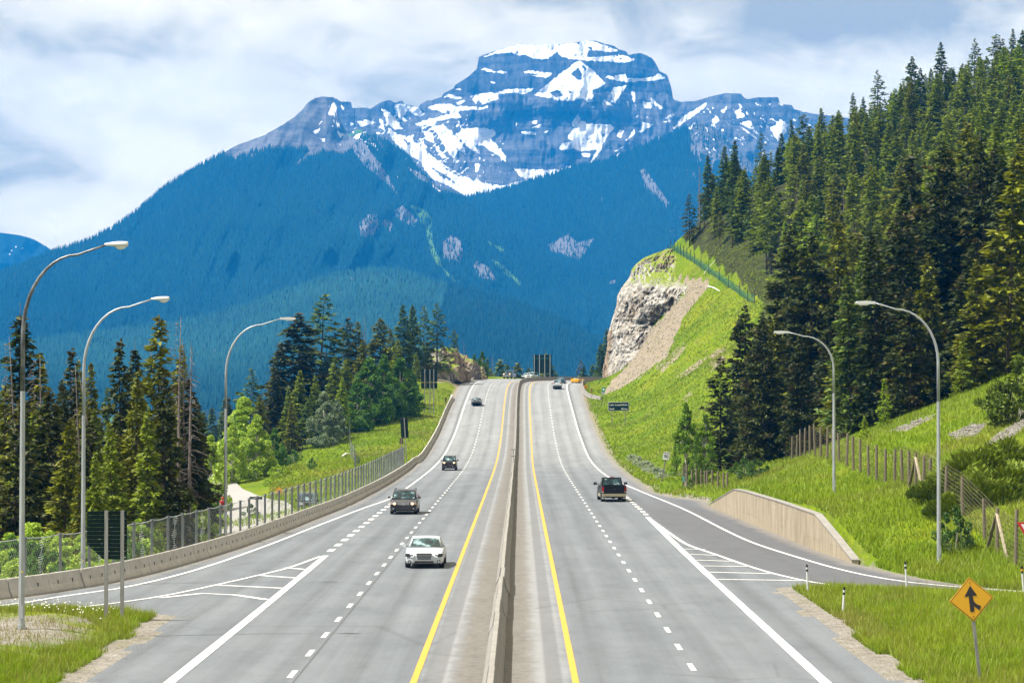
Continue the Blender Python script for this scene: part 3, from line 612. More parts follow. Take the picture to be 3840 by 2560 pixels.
def m_mount(nb):
    p = nb.pos(); x, y, z = nb.sep(p)
    strata = nb.noise(0.012, nb.mapv(p, scale=(0.25, 0.12, 4.5)), 6, 0.65, 0.6)
    gully = nb.noise(0.03, nb.mapv(p, scale=(1.6, 0.3, 0.25)), 6, 0.7)
    fine = nb.noise(0.05, p, 6, 0.75)
    t = nb.math('ADD', nb.math('MULTIPLY', strata, 0.45), nb.math('ADD', nb.math('MULTIPLY', gully, 0.35), nb.math('MULTIPLY', fine, 0.2)))
    rock = nb.ramp(t, [(0.37, (0.030, 0.036, 0.046)), (0.47, (0.085, 0.090, 0.10)), (0.58, (0.185, 0.178, 0.18))])
    cl = nb.attr('cliff')
    rock = nb.mix(nb.math('MULTIPLY', cl, 0.75), rock, nb.ramp(nb.math('ADD', nb.math('MULTIPLY', gully, 0.6), nb.math('MULTIPLY', strata, 0.4)), [(0.42, (0.012, 0.018, 0.030)), (0.52, (0.055, 0.062, 0.078)), (0.62, (0.12, 0.125, 0.14))]))
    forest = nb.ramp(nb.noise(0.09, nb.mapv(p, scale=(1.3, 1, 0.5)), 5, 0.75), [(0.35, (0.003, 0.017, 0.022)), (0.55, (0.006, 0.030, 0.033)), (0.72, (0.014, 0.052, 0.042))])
    green = nb.ramp(nb.noise(0.05, p, 5, 0.7), [(0.3, (0.035, 0.11, 0.03)), (0.7, (0.12, 0.26, 0.06))])
    scr = nb.ramp(nb.noise(0.08, p, 6, 0.8), [(0.3, (0.08, 0.085, 0.095)), (0.7, (0.26, 0.25, 0.26))])
    j = nb.math('MULTIPLY', nb.math('SUBTRACT', nb.noise(0.045, p, 6, 0.75), 0.5), 0.9)
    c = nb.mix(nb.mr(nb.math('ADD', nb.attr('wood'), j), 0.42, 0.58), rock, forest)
    c = nb.mix(nb.mr(nb.math('ADD', nb.attr('lush'), j), 0.42, 0.58), c, green)
    c = nb.mix(nb.mr(nb.math('ADD', nb.attr('scree'), j), 0.42, 0.58), c, scr)
    sj = nb.math('ADD', nb.attr('snow'), nb.math('MULTIPLY', nb.math('SUBTRACT', nb.noise(0.055, nb.mapv(p, scale=(1, 1, 0.7)), 8, 0.78), 0.5), 1.05))
    c = nb.mix(nb.mr(sj, 0.40, 0.62), c, nb.ramp(nb.noise(0.02, p, 6, 0.7), [(0.35, (0.70, 0.73, 0.78)), (0.6, (0.90, 0.91, 0.93))]))
    h = nb.math('ADD', nb.math('MULTIPLY', gully, nb.math('ADD', 0.5, nb.math('MULTIPLY', cl, 1.2))), nb.math('ADD', nb.math('MULTIPLY', fine, 0.4), nb.math('MULTIPLY', strata, 0.8)))
    h = nb.math('MULTIPLY', h, nb.mr(sj, 0.3, 0.6, 1.0, 0.25))
    return c, nb.bump(h, 1.0, 16.0)
M['mount'] = mat('mountain_rock_snow_forest', m_mount, rough=0.9, spec=0.12, k=0.8)

def mountain(name, label, sil, x0, x1, dx, ybot, rows, dtop, dbot, rough, attrs, skirt=True):
    px = np.arange(x0, x1+dx, dx); f = lin(sil); yt = f(px); yt = yt+1.6*vnoise(px/14, px*0, 5, 3)
    v = np.linspace(0, 1, rows)**1.0; yb = ybot(px) if callable(ybot) else np.full(len(px), ybot)
    PY = yt[None, :]+(yb-yt)[None, :]*v[:, None]; PX = np.repeat(px[None, :], rows, 0)
    dt = dtop(px) if callable(dtop) else np.full(len(px), dtop); db = dbot(px) if callable(dbot) else np.full(len(px), dbot)
    kk_ = np.hanning(61); kk_ /= kk_.sum(); ysm = np.convolve(np.pad(yt, 30, 'edge'), kk_, 'valid')
    D = dt[None, :]+(db-dt)[None, :]*(np.clip((PY-ysm[None, :]+60)/(yb-ysm+60)[None, :], 0, 1)**0.9); D = D+rough(PX, PY)
    rx, _, rz_ = ray(PX, PY); co = np.stack([rx*D, D, HCAM+rz_*D], -1)
    # far side of the ridge
    back = []
    for k in (1, 2, 3):
        b = co[0].copy(); b[:, 1] += 260*k; b[:, 0] += (b[:, 0]*0.02*k); b[:, 2] -= 150*k*k*0.8+30*k; back.append(b)
    full = np.concatenate([np.array(back[::-1]), co], 0); nr = full.shape[0]
    o = struct(pm(name, full.reshape(-1, 3), gridfaces(nr, len(px), True), M['mount'], smooth=True), label)
    def pad(a): return np.concatenate([np.repeat(a[:1], 3, 0), a], 0)
    for k, a in attrs(PX, PY).items(): setattr_f(o, k, pad(a))
    for k in ('wood', 'lush', 'scree', 'snow', 'cliff'):
        if k not in o.data.attributes: setattr_f(o, k, np.zeros(nr*len(px)))
    return dict(px=px, yt=yt, PX=PX, PY=PY, co=co)
# main massif
silB = [(1000,500),(1107,450),(1150,440),(1179,380),(1204,372),(1262,370),(1276,381),(1316,383),(1321,406),(1377,404),(1385,411),(1423,386),(1459,375),(1482,386),(1510,378),(1515,390),(1571,404),(1574,393),(1605,375),(1617,378),(1656,363),(1663,350),(1701,332),(1707,319),(1755,289),(1791,256),(1793,222),(1796,213),(1837,199),(1888,184),(1944,167),(2020,170),(2097,167),(2158,161),(2179,155),(2230,153),(2265,164),(2306,174),(2321,186),(2347,192),(2357,206),(2403,199),(2444,217),(2457,235),(2474,268),(2502,281),(2515,319),(2525,375),(2556,383),(2607,379),(2663,363),(2719,350),(2778,351),(2791,368),(2806,373),(2842,365),(2918,365),(2926,391),(2969,393),(2977,409),(3010,419),(3046,426),(3112,434),(3300,460),(3600,520),(4100,620)]
def roughB(x, y):
    # cliff bands stand steep, ledges lie back; buttresses run up and down
    b = 45*vnoise(x/40, y/90, 11, 4)+18*vnoise(x/12, y/40, 12, 3)+110*vnoise(x/170, y/170, 13, 3)
    pyr = -110*np.clip(1-np.hypot((x-2175)/170, (y-330)/360), 0, 1)
    bowl = 110*np.exp(-((x-1950)/420)**2-((y-560)/150)**2)
    return b+pyr+bowl
def attB(x, y):
    c = np.zeros(x.shape); nz = 6*vnoise(x/30, y/30, 3)
    main = (x > 1690) & (x < 2530) & (y < 345+nz); low = (x > 1720) & (x < 2400) & (y > 415+nz) & (y < 475+nz)
    c[main] = 1; c[low] = 0.8; c[(x > 1225) & (x < 1330) & (y < 470)] = .9; c[(x > 1420) & (x < 1500) & (y < 420)] = .7; c[(x > 2740) & (x < 3000) & (y < 470)] = .7; c[(x > 1580) & (x < 1750) & (y < 360)] = .5
    c[(x > 1880) & (x < 2150) & (y > 560) & (y < 640)] = .6
    w = np.where((y > 640+30*vnoise(x/50, y/50, 8)), 1.0, 0.0)*np.where((x > 2300), 1, 0)
    return dict(snow=samp(x, y), cliff=c, wood=w)
LB = mountain('mountain', 'flat-topped snowy rock mountain with cliff bands at the head of the valley', silB, 1000, 4100, 4, 860, 170, 7900, 6900, roughB, attB)
# left forested shoulder
silC = [(-500,1150),(-200,1080),(0,1024),(89,992),(208,944),(321,908),(417,861),(506,801),(565,748),(622,700),(720,640),(816,588),(880,548),(996,505),(1046,477),(1107,437),(1134,411),(1153,386),(1179,368),(1204,363),(1252,365),(1262,420),(1285,470),(1305,503),(1330,490),(1352,483),(1400,508),(1510,569),(1587,651),(1668,722),(1740,745),(1812,800),(1950,895),(2100,990),(2270,1080),(2420,1150),(2700,1230),(3300,1330),(4300,1400)]
scrC = [D_(q) for q in ([(280,480),(350,400),(430,400),(430,520),(380,580),(300,560)], [(440,460),(490,430),(550,480),(510,530)], [(530,370),(610,330),(720,440),(690,490),(600,470)], [(900,600),(960,560),(1030,590),(1060,700),(1030,770),(940,740),(905,750)], [(1120,770),(1160,740),(1240,790),(1310,890),(1230,880),(1150,850)])]
scrC += [A_([(600,800),(700,830),(900,1100),(970,1240),(900,1180),(700,1010),(630,920)]), A_([(1020,1010),(1200,1120),(1330,1210),(1280,1210),(1100,1110)]), A_([(180,1035),(330,900),(420,860),(470,880),(330,960)]), [(1000, 505), (1046, 480), (1000, 570), (900, 600), (860, 590)]]
lushC = [D_([(640,320),(760,350),(820,420),(830,600),(900,780),(1060,950),(960,880),(860,780),(790,640),(770,500),(720,430)]), D_([(1180,560),(1360,660),(1340,680),(1240,620)]), D_([(1240,720),(1330,760),(1480,900),(1470,930),(1340,830)]), A_([(590,800),(680,745),(760,790),(690,780),(620,810)])]
def roughC(x, y):
    g = 90*vnoise(x/60+y/140, y/300, 21, 4)+200*vnoise(x/260+y/400, y/260, 22, 3)
    rid = 110*np.abs(vnoise(x/230-y/330, y/700, 24, 2))
    return g+rid-60*np.exp(-((y-920)/60)**2)*np.clip(1-np.abs(x-650)/500, 0, 1)
def attC(x, y):
    tl = np.interp(x, [-500, 600, 850, 1000, 1160, 1300, 1360, 1450, 1550, 1700, 4300], [-200, 200, 600, 560, 560, 575, 505, 560, 600, 600, 600])+14*vnoise(x/22, y/22, 41)
    w = np.where(y > tl, 1.0, 0.0); w[x > 1480] = 1
    s = np.zeros(x.shape); l = np.zeros(x.shape); jx = x+6*vnoise(x/10, y/10, 44); jy = y+6*vnoise(x/10, y/10, 45)
    for q in scrC: s[inpoly(jx, jy, q)] = 1
    for q in lushC: l[inpoly(jx, jy, q)] = 1
    return dict(snow=samp(x, y), wood=w, scree=s, lush=l, cliff=np.where((x > 1225) & (x < 1300) & (y < 500), 1.0, 0.0))
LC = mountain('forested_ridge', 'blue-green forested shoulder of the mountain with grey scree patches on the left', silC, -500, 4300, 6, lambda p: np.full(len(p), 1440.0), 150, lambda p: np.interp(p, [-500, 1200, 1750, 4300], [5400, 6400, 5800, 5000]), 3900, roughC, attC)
# right forested spur
silD = [(1560,860),(1680,790),(1740,747),(1800,728),(1880,715),(2000,676),(2078,655),(2153,627),(2280,605),(2383,559),(2510,508),(2576,475),(2633,455),(2680,490),(2740,540),(2850,640),(3000,760),(3300,900),(4300,1250)]
scrD = [D_([(1670,620),(1760,580),(1820,550),(1900,600),(2020,580),(1960,680),(1900,740),(1790,700),(1700,680)]), B_([(780,1060),(820,1040),(1000,1300),(980,1340),(820,1180)]), B_([(490,1270),(520,1250),(510,1310)]), D_([(2110,900),(2160,880),(2190,900),(2150,920)])]
def attD(x, y):
    w = np.ones(x.shape); s = np.zeros(x.shape); jx = x+6*vnoise(x/10, y/10, 54); jy = y+6*vnoise(x/10, y/10, 55)
    for q in scrD: s[inpoly(jx, jy, q)] = 1
    w[(x > 2590) & (y < 560+0.4*(x-2590)) & (x < 3100)] = 0.2
    s[(vnoise(x/16, y/60, 58) > 0.38) & (x > 2500) & (y < 900)] = 0.75
    return dict(snow=samp(x, y)*(x > 2560), wood=w, scree=s)
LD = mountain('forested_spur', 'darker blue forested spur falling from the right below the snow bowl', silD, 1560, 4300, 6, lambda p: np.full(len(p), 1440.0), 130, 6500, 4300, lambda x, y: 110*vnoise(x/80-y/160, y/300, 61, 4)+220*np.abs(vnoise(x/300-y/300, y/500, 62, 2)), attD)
# low hill in front and far-off mountain on the left
silE = [(-600,1400),(0,1300),(350,1255),(700,1212),(900,1160),(1143,1075),(1260,1035),(1388,1015),(1500,1022),(1633,1061),(1763,1088),(1950,1140),(2122,1208),(2270,1290),(2450,1380),(2700,1430),(4300,1500)]
def attE(x, y):
    s = np.zeros(x.shape); s[(vnoise(x/13, y/22, 71) > 0.30) & (vnoise(x/90, y/60, 72) > 0.15) & (x < 1500)] = 0.75
    return dict(wood=np.ones(x.shape), scree=s, lush=np.where((vnoise(x/30, y/16, 73) > 0.4) & (x < 500) & (y > 1290), 0.7, 0.0))
LE = mountain('low_hill', 'dark blue rounded forested hill in front of the mountain', silE, -600, 4300, 7, lambda p: np.full(len(p), 1680.0), 90, 4300, 2000, lambda x, y: 70*vnoise(x/90, y/120, 81, 4), attE)
LF = mountain('distant_mountain', 'small blue mountain with flecks of snow at the far left edge', [(-700,960),(-200,900),(0,873),(60,879),(110,891),(160,915),(190,935),(240,990),(400,1080),(700,1200)], -700, 700, 8, 1250, 50, 8600, 8000, lambda x, y: 90*vnoise(x/40, y/60, 91, 4),
              lambda x, y: dict(wood=np.full(x.shape, .9), snow=((vnoise(x/6, y/7, 92, 2) > 0.62) & (y > 895) & (y < 1000)).astype(float)*.8))

# ---- tiny conifers that cover the far slopes (nobody could count them)
def far_trees(L, name, label, step, hgt, keep, seed, bias=None):
    r = np.random.default_rng(seed); co = L['co']; PX = L['PX']; PY = L['PY']
    nr, nc = PX.shape; dxp = PX[0, 1]-PX[0, 0]
    pts = []
    y_rng = (PY.min(), min(PY.max(), 1545))
    area = (min(PX.max(), 3950)-max(PX.min(), -60))*(y_rng[1]-y_rng[0]); n = int(area/step)
    qx = r.uniform(max(PX.min(), -60), min(PX.max(), 3950), n); qv = r.uniform(0, 1, n)
    ci = (qx-PX[0, 0])/dxp; c0 = np.clip(ci.astype(int), 0, nc-2); fc = ci-c0
    yt = L['yt'][c0]*(1-fc)+L['yt'][c0+1]*fc; qy = y_rng[0]+qv*(y_rng[1]-y_rng[0])
    ok = qy > yt; qx, qy, c0, fc, yt = qx[ok], qy[ok], c0[ok], fc[ok], yt[ok]
    # trees on the skyline
    m = int((min(PX.max(), 3950)-max(PX.min(), -60))/2.6); sx = r.uniform(max(PX.min(), -60), min(PX.max(), 3950), m)
    ci = (sx-PX[0, 0])/dxp; s0 = np.clip(ci.astype(int), 0, nc-2); sf = ci-s0; sy = L['yt'][s0]*(1-sf)+L['yt'][s0+1]*sf
    qx = np.concatenate([qx, sx]); qy = np.concatenate([qy, sy+0.5]); c0 = np.concatenate([c0, s0]); fc = np.concatenate([fc, sf])
    ri = np.empty(len(qx)); yb = PY[-1][c0]; ytc = L['yt'][c0]; ri = np.clip((qy-ytc)/(yb-ytc), 0, 0.9999)*(nr-1)
    r0 = np.clip(ri.astype(int), 0, nr-2); fr = (ri-r0)[:, None]; fcc = fc[:, None]
    P = (co[r0, c0]*(1-fcc)+co[r0, c0+1]*fcc)*(1-fr)+(co[r0+1, c0]*(1-fcc)+co[r0+1, c0+1]*fcc)*fr
    k = keep(qx, qy, r); P = P[k]; n = len(P)
    h = hgt*r.uniform(0.55, 1.35, n); w = h*r.uniform(0.13, 0.21, n); a = r.uniform(0, 2*np.pi, n)
    vs = np.empty((n, 4, 3)); vs[:, 3] = P+np.stack([0*h, 0*h, h], -1)
    for j in range(3):
        an = a+j*2*np.pi/3; vs[:, j] = P+np.stack([w*np.cos(an), w*np.sin(an), -h*0.12], -1)
    b = np.arange(n)*4; fs = np.concatenate([np.stack([b+i, b+(i+1) % 3, b+3], -1) for i in range(3)])
    o = stuff(pm(name, vs.reshape(-1, 3), fs, M['far_tree']), label)
    sh_ = r.uniform(0, 1, n)*0.75+0.25*vnoise(P[:, 0]/260, P[:, 1]/260, seed+40, 3)+1.25*bias(P) if bias else r.uniform(0, 1, n)*0.65+0.3*np.clip(vnoise(P[:, 0]/420, P[:, 2]/160, seed+60, 3)+0.3, 0, 1)
    setattr_f(o, 'shade', np.repeat(np.clip(sh_, 0, 1.6), 4)); return n
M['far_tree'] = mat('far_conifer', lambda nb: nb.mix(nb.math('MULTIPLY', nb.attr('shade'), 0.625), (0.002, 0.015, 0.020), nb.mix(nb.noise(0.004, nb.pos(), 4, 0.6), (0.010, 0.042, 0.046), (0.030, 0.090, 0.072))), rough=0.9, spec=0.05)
def keepC(x, y, r):
    tl = np.interp(x, [-500, 600, 850, 1000, 1160, 1300, 1360, 1480, 1550, 4300], [-200, 200, 600, 560, 560, 575, 505, 520, 560, 560])
    k = (y > tl+18*vnoise(x/22, y/22, 41)) | (x > 1480); no = np.zeros(x.shape, bool)
    for q in scrC[:-1]+lushC: no |= inpoly(x, y, q)
    vis = y < np.interp(x, [p[0] for p in silE], [p[1] for p in silE])+20
    return k & (~no | (r.uniform(0, 1, len(x)) < 0.16)) & vis
def keepD(x, y, r):
    k = ~((x > 2580) & (y < 600+0.4*(x-2590))) | (r.uniform(0, 1, len(x)) < 0.15); no = np.zeros(x.shape, bool)
    for q in scrD: no |= inpoly(x, y, q)
    fC = np.interp(x, [p[0] for p in silC], [p[1] for p in silC])
    return k & (~no | (r.uniform(0, 1, len(x)) < 0.15)) & (y < fC+15) & (x < 3300)
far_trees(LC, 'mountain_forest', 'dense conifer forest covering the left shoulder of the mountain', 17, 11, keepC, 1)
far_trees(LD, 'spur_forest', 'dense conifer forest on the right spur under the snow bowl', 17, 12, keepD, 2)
far_trees(LE, 'hill_forest', 'dense conifer forest on the low hill', 24, 9.5, lambda x, y, r: (y < np.interp(x, [0, 1300, 1400, 2700], [1540, 1540, 1440, 1440])) & (x < 2700), 3, lambda P: np.where(P[:, 0] < -120, 0.75, 0.0)*sstep(-60, 60, P[:, 2]-(40+0*P[:, 0])))  # left part of the hill: sunlight put into the trees' colour
# ------------------------------------------------------------------ plants
def tris(name, T, m, attrs=None):
    """T: (n,3,3) array of triangles"""
    n = len(T); me = bpy.data.meshes.new(name)
    me.vertices.add(n*3); me.vertices.foreach_set('co', np.ascontiguousarray(T, dtype=np.float32).ravel())
    me.loops.add(n*3); me.loops.foreach_set('vertex_index', np.arange(n*3, dtype=np.int32))
    me.polygons.add(n); me.polygons.foreach_set('loop_start', np.arange(0, n*3, 3, dtype=np.int32)); me.polygons.foreach_set('loop_total', np.full(n, 3, dtype=np.int32))
    me.update(calc_edges=True); me.materials.append(m)
    for k, a in (attrs or {}).items():
        at = me.attributes.new(k, 'FLOAT', 'POINT'); at.data.foreach_set('value', np.repeat(a, 3).astype(np.float32))
    return me
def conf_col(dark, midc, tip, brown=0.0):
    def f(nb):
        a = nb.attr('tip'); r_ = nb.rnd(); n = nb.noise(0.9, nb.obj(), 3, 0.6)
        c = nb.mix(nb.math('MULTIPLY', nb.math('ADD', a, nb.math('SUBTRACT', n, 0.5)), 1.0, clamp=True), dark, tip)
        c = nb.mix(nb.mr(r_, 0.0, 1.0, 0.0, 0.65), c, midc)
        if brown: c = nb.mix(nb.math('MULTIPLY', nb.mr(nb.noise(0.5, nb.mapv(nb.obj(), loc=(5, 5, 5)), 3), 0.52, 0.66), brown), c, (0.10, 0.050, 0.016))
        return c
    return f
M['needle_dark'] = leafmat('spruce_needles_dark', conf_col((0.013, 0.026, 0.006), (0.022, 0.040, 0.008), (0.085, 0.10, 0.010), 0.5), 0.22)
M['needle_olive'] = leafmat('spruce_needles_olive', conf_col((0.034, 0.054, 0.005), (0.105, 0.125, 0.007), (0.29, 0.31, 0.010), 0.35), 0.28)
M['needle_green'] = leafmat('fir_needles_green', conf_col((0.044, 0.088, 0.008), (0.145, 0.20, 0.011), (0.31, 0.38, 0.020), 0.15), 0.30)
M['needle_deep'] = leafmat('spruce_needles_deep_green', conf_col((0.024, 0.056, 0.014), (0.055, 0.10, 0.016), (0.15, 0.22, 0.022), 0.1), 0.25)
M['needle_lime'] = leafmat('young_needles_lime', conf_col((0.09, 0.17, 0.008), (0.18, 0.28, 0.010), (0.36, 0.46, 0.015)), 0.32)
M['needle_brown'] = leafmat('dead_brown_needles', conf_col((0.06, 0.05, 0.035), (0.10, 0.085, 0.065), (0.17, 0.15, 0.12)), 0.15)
def leaf_col(a, b, c):
    return lambda nb: nb.mix(nb.attr('tip'), nb.mix(nb.noise(1.1, nb.obj(), 3, 0.6), a, b), c)
M['leaf_bright'] = leafmat('aspen_leaves_bright', leaf_col((0.14, 0.27, 0.014), (0.27, 0.43, 0.03), (0.50, 0.62, 0.12)), 0.38)
M['leaf_mid'] = leafmat('aspen_leaves', leaf_col((0.03, 0.10, 0.012), (0.06, 0.16, 0.018), (0.13, 0.25, 0.03)), 0.34)
M['leaf_fresh'] = leafmat('fresh_leaves', leaf_col((0.05, 0.13, 0.010), (0.11, 0.22, 0.014), (0.24, 0.36, 0.03)), 0.4)
M['leaf_grey'] = leafmat('willow_leaves_grey', leaf_col((0.07, 0.12, 0.06), (0.13, 0.20, 0.10), (0.30, 0.36, 0.24)), 0.28)
M['leaf_dark'] = leafmat('bush_leaves_dark', leaf_col((0.016, 0.052, 0.008), (0.035, 0.095, 0.014), (0.11, 0.20, 0.035)), 0.25, 0.45)
M['silver_leaf'] = leafmat('silver_leaves', leaf_col((0.16, 0.22, 0.14), (0.28, 0.34, 0.24), (0.46, 0.50, 0.40)), 0.2)
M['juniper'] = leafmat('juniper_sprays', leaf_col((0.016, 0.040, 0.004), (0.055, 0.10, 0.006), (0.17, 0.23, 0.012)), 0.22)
M['bark'] = mat('conifer_bark', lambda nb: nb.ramp(nb.noise(5, nb.mapv(nb.obj(), scale=(2, 2, 0.6)), 5, 0.7), [(0.3, (0.030, 0.024, 0.020)), (0.7, (0.115, 0.098, 0.085))]), rough=0.95, spec=0.1)
M['deadwood'] = mat('grey_dead_wood', lambda nb: nb.ramp(nb.noise(4, nb.mapv(nb.obj(), scale=(2, 2, 0.5)), 5, 0.7), [(0.3, (0.075, 0.062, 0.055)), (0.7, (0.23, 0.20, 0.185))]), rough=0.9, spec=0.1)
M['pale_bark'] = mat('pale_aspen_bark', lambda nb: nb.ramp(nb.noise(3, nb.mapv(nb.obj(), scale=(1, 1, 3)), 5, 0.7), [(0.35, (0.10, 0.09, 0.07)), (0.5, (0.42, 0.41, 0.34))]), rough=0.8)

def trunk_mesh(name, H, r0, r, m, lean=0.0, n=7):
    b = MB(); k = 7; pts = []; rad = []; ox = oy = 0
    for i in range(k+1):
        t = i/k; ox += r.uniform(-1, 1)*0.012*H*0.3; oy += r.uniform(-1, 1)*0.012*H*0.3
        pts.append((ox*t+lean*H*t*t, oy*t, H*0.99*t-0.5*(i == 0))); rad.append(max(0.012, r0*(1-t)**0.85))
    b.tube(pts, rad, n); me = bpy.data.meshes.new(name); me.from_pydata(b.v, [], b.f); me.materials.append(m)
    me.polygons.foreach_set('use_smooth', np.ones(len(me.polygons), dtype=bool)); return me, pts
def conifer_arrays(H, Rb, seed, h0=0.06, nb_=150, droop=0.35, power=0.85, dens=1.0, gap=0.0, tuft=0.30, top=0.985, flat=0.35, lobes=0.0):
    r = np.random.default_rng(seed); T = []; tip = []
    hs = h0*H+(top*H-h0*H)*np.linspace(0, 1, nb_)**0.92; hs += r.normal(0, H*0.006, nb_)
    az = np.arange(nb_)*2.39996+r.normal(0, 0.5, nb_)
    bias = r.uniform(0, 6.28)
    for i in range(nb_):
        t = np.clip((hs[i]-h0*H)/(top*H-h0*H), 0, 1)
        prof = (1-t)**power*(0.55+0.45*min(1, t*7+0.25))
        L = Rb*prof*r.uniform(0.62, 1.18)*(1+0.18*math.cos(az[i]-bias))+0.10
        if lobes: L *= 1+lobes*math.sin(hs[i]*5.1/H*6+seed)
        if gap and r.uniform() < gap: L *= 0.35
        n = max(4, int(dens*(L*1.0+0.35)*(L*0.30+1.0)*9))
        s = np.sqrt(r.uniform(0.02, 1, n)); w = (0.10+0.34*L*np.sin(np.clip(s*2.6, 0, np.pi)))*0.9
        lat = r.uniform(-1, 1, n)*w; up0 = 0.30*(t**1.5)+0.03-0.10*(1-t)
        z = hs[i]+L*s*up0-droop*L*s*s*(1-t)*0.9-np.abs(lat)*0.25+r.normal(0, 0.07*(1+L*0.2), n)
        ca, sa = math.cos(az[i]), math.sin(az[i])
        x = ca*s*L-sa*lat; y = sa*s*L+ca*lat
        P = np.stack([x, y, z], -1)
        sz = tuft*r.uniform(0.6, 1.3, n)*(0.75+0.25*min(1, L))
        # each tuft: a narrow drooping triangle pointing outwards, with a random roll
        d = np.stack([ca-sa*lat/(w+.05)*0.8+r.normal(0, .35, n), sa+ca*lat/(w+.05)*0.8+r.normal(0, .35, n), r.normal(-0.12, flat, n)], -1)
        d /= np.linalg.norm(d, axis=1)[:, None]; q = r.normal(0, 1, (n, 3)); q[:, 2] *= 0.45; q -= (q*d).sum(1)[:, None]*d; q /= np.linalg.norm(q, axis=1)[:, None]
        a = P-q*(sz*0.42)[:, None]-d*(sz*0.35)[:, None]; b = P+q*(sz*0.42)[:, None]-d*(sz*0.35)[:, None]; c = P+d*(sz*0.95)[:, None]
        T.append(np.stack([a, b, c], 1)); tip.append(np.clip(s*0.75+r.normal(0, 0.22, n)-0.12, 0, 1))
    return np.concatenate(T), np.concatenate(tip)
def branch_mesh(name, H, Rb, seed, m, n=60, h0=0.15, droop=0.3, power=0.8, curl=0.0):
    """bare limbs and twigs"""
    r = np.random.default_rng(seed); b = MB()
    for i in range(n):
        t = (i+r.uniform())/n; h = H*(h0+(0.97-h0)*t); L = Rb*(1-t)**power*r.uniform(0.4, 1.1)+0.15; a = r.uniform(0, 6.28)
        d = Vector((math.cos(a), math.sin(a), 0)); p = Vector((0, 0, h)); pts = [p]
        for k in range(1, 4):
            s = k/3; pts.append(Vector((0, 0, h))+d*L*s+Vector((r.normal(0, .05), r.normal(0, .05), -droop*L*s*s+curl*L*s*s*s)))
        b.tube(pts, [0.028, 0.02, 0.013, 0.005], 3, cap=False)
        for k in range(3):
            q = pts[1].lerp(pts[3], r.uniform()); e = q+Vector((r.normal(0, .25), r.normal(0, .25), r.normal(-.1, .15)))*L*0.5
            b.tube([q, e], [0.010, 0.003], 3, cap=False)
    me = bpy.data.meshes.new(name); me.from_pydata(b.v, [], b.f); me.materials.append(m); return me

CON = {}
def make_con(key, H, Rb, n, **k):
    out = []
    for v in range(n):
        seed = abs(hash_(key))*10+v; r = np.random.default_rng(seed)
        kk = dict(k); tr = kk.pop('r0', 0.2); dead = kk.pop('dead', 0)
        T, tip = conifer_arrays(H*r.uniform(.95, 1.05), Rb*r.uniform(.88, 1.12), seed, **kk)
        crown = tris('crown', T, M['needle_green'], dict(tip=tip)); trunk, _ = trunk_mesh('trunk', H, tr, r, M['bark'])
        br = branch_mesh('dead_branches', H, Rb*0.8, seed+5, M['deadwood'], dead, 0.08, power=0.6) if dead else None
        out.append((trunk, crown, br, H))
    CON[key] = out
def hash_(s): return sum((i+1)*ord(c) for i, c in enumerate(s)) % 9973
make_con('spruce', 14, 2.0, 4, nb_=170, dens=1.15, droop=0.45, tuft=0.34, gap=0.10)
make_con('fir', 14, 2.6, 4, nb_=150, dens=1.15, droop=0.3, tuft=0.36, gap=0.12, power=0.8, lobes=0.12)
make_con('slim', 14, 1.35, 3, nb_=170, dens=1.2, droop=0.5, tuft=0.30, gap=0.16, power=0.7, lobes=0.18)
make_con('pine', 14, 2.3, 4, h0=0.30, nb_=100, dens=0.95, droop=0.12, tuft=0.34, gap=0.25, power=0.62, lobes=0.3, dead=26)
make_con('open', 14, 2.9, 3, h0=0.14, nb_=74, dens=0.95, droop=0.30, tuft=0.34, gap=0.18, power=0.85, dead=16)
make_con('broad', 22, 5.2, 3, h0=0.03, nb_=250, dens=0.80, droop=0.35, tuft=0.46, gap=0.10, power=0.72, r0=0.35, lobes=0.10, dead=10)
make_con('young', 6, 1.25, 3, h0=0.02, nb_=70, dens=1.2, droop=0.15, tuft=0.24, power=0.95, r0=0.08)
SNAG = []
for v in range(4):
    r = np.random.default_rng(300+v); tr, _ = trunk_mesh('trunk', 14, 0.16, r, M['deadwood'], lean=r.uniform(-0.05, 0.05))
    SNAG.append((tr, branch_mesh('dead_branches', 14, [1.0, 1.5, 2.2, 0.7][v], 400+v, M['deadwood'], [60, 90, 80, 40][v], [0.2, 0.25, 0.3, 0.2][v], droop=0.35, power=0.7), 14))
def setm(o, m):
    o.material_slots[0].link = 'OBJECT'; o.material_slots[0].material = m
NT = [0]
def conifer(kind, x, y, H, m, label, group=None, wid=1.0, name='conifer', z=None, lean=0.0):
    NT[0] += 1; r = np.random.default_rng(NT[0]*7+1)
    trunk, crown, br, H0 = CON[kind][NT[0] % len(CON[kind])]; s = H/H0
    if z is None: z = float(gz(x, y))-0.15
    t = thing(name, label, 'tree', (x, y, z), 0, group)
    rz = r.uniform(0, 6.28); ws = s*wid*r.uniform(0.92, 1.08)
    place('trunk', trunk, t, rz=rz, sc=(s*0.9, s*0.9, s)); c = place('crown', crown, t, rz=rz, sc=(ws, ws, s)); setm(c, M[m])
    if br: place('dead_branches', br, t, rz=rz+1, sc=(ws, ws, s))['kind'] = 'stuff'
    t.rotation_euler = (r.normal(0, 0.025), r.normal(0, 0.025)+lean, 0)
    return t
def snag(x, y, H, label, v=0, group=None, lean=0.0, z=None):
    tr, br, H0 = SNAG[v % 4]; s = H/H0
    t = thing('dead_tree', label, 'dead tree', (x, y, (float(gz(x, y))-0.15) if z is None else z), 0, group)
    place('trunk', tr, t, sc=(s, s, s)); place('dead_branches', br, t, rz=v*1.3, sc=(s, s, s))['kind'] = 'stuff'; t.rotation_euler = (0, lean, 0); return t
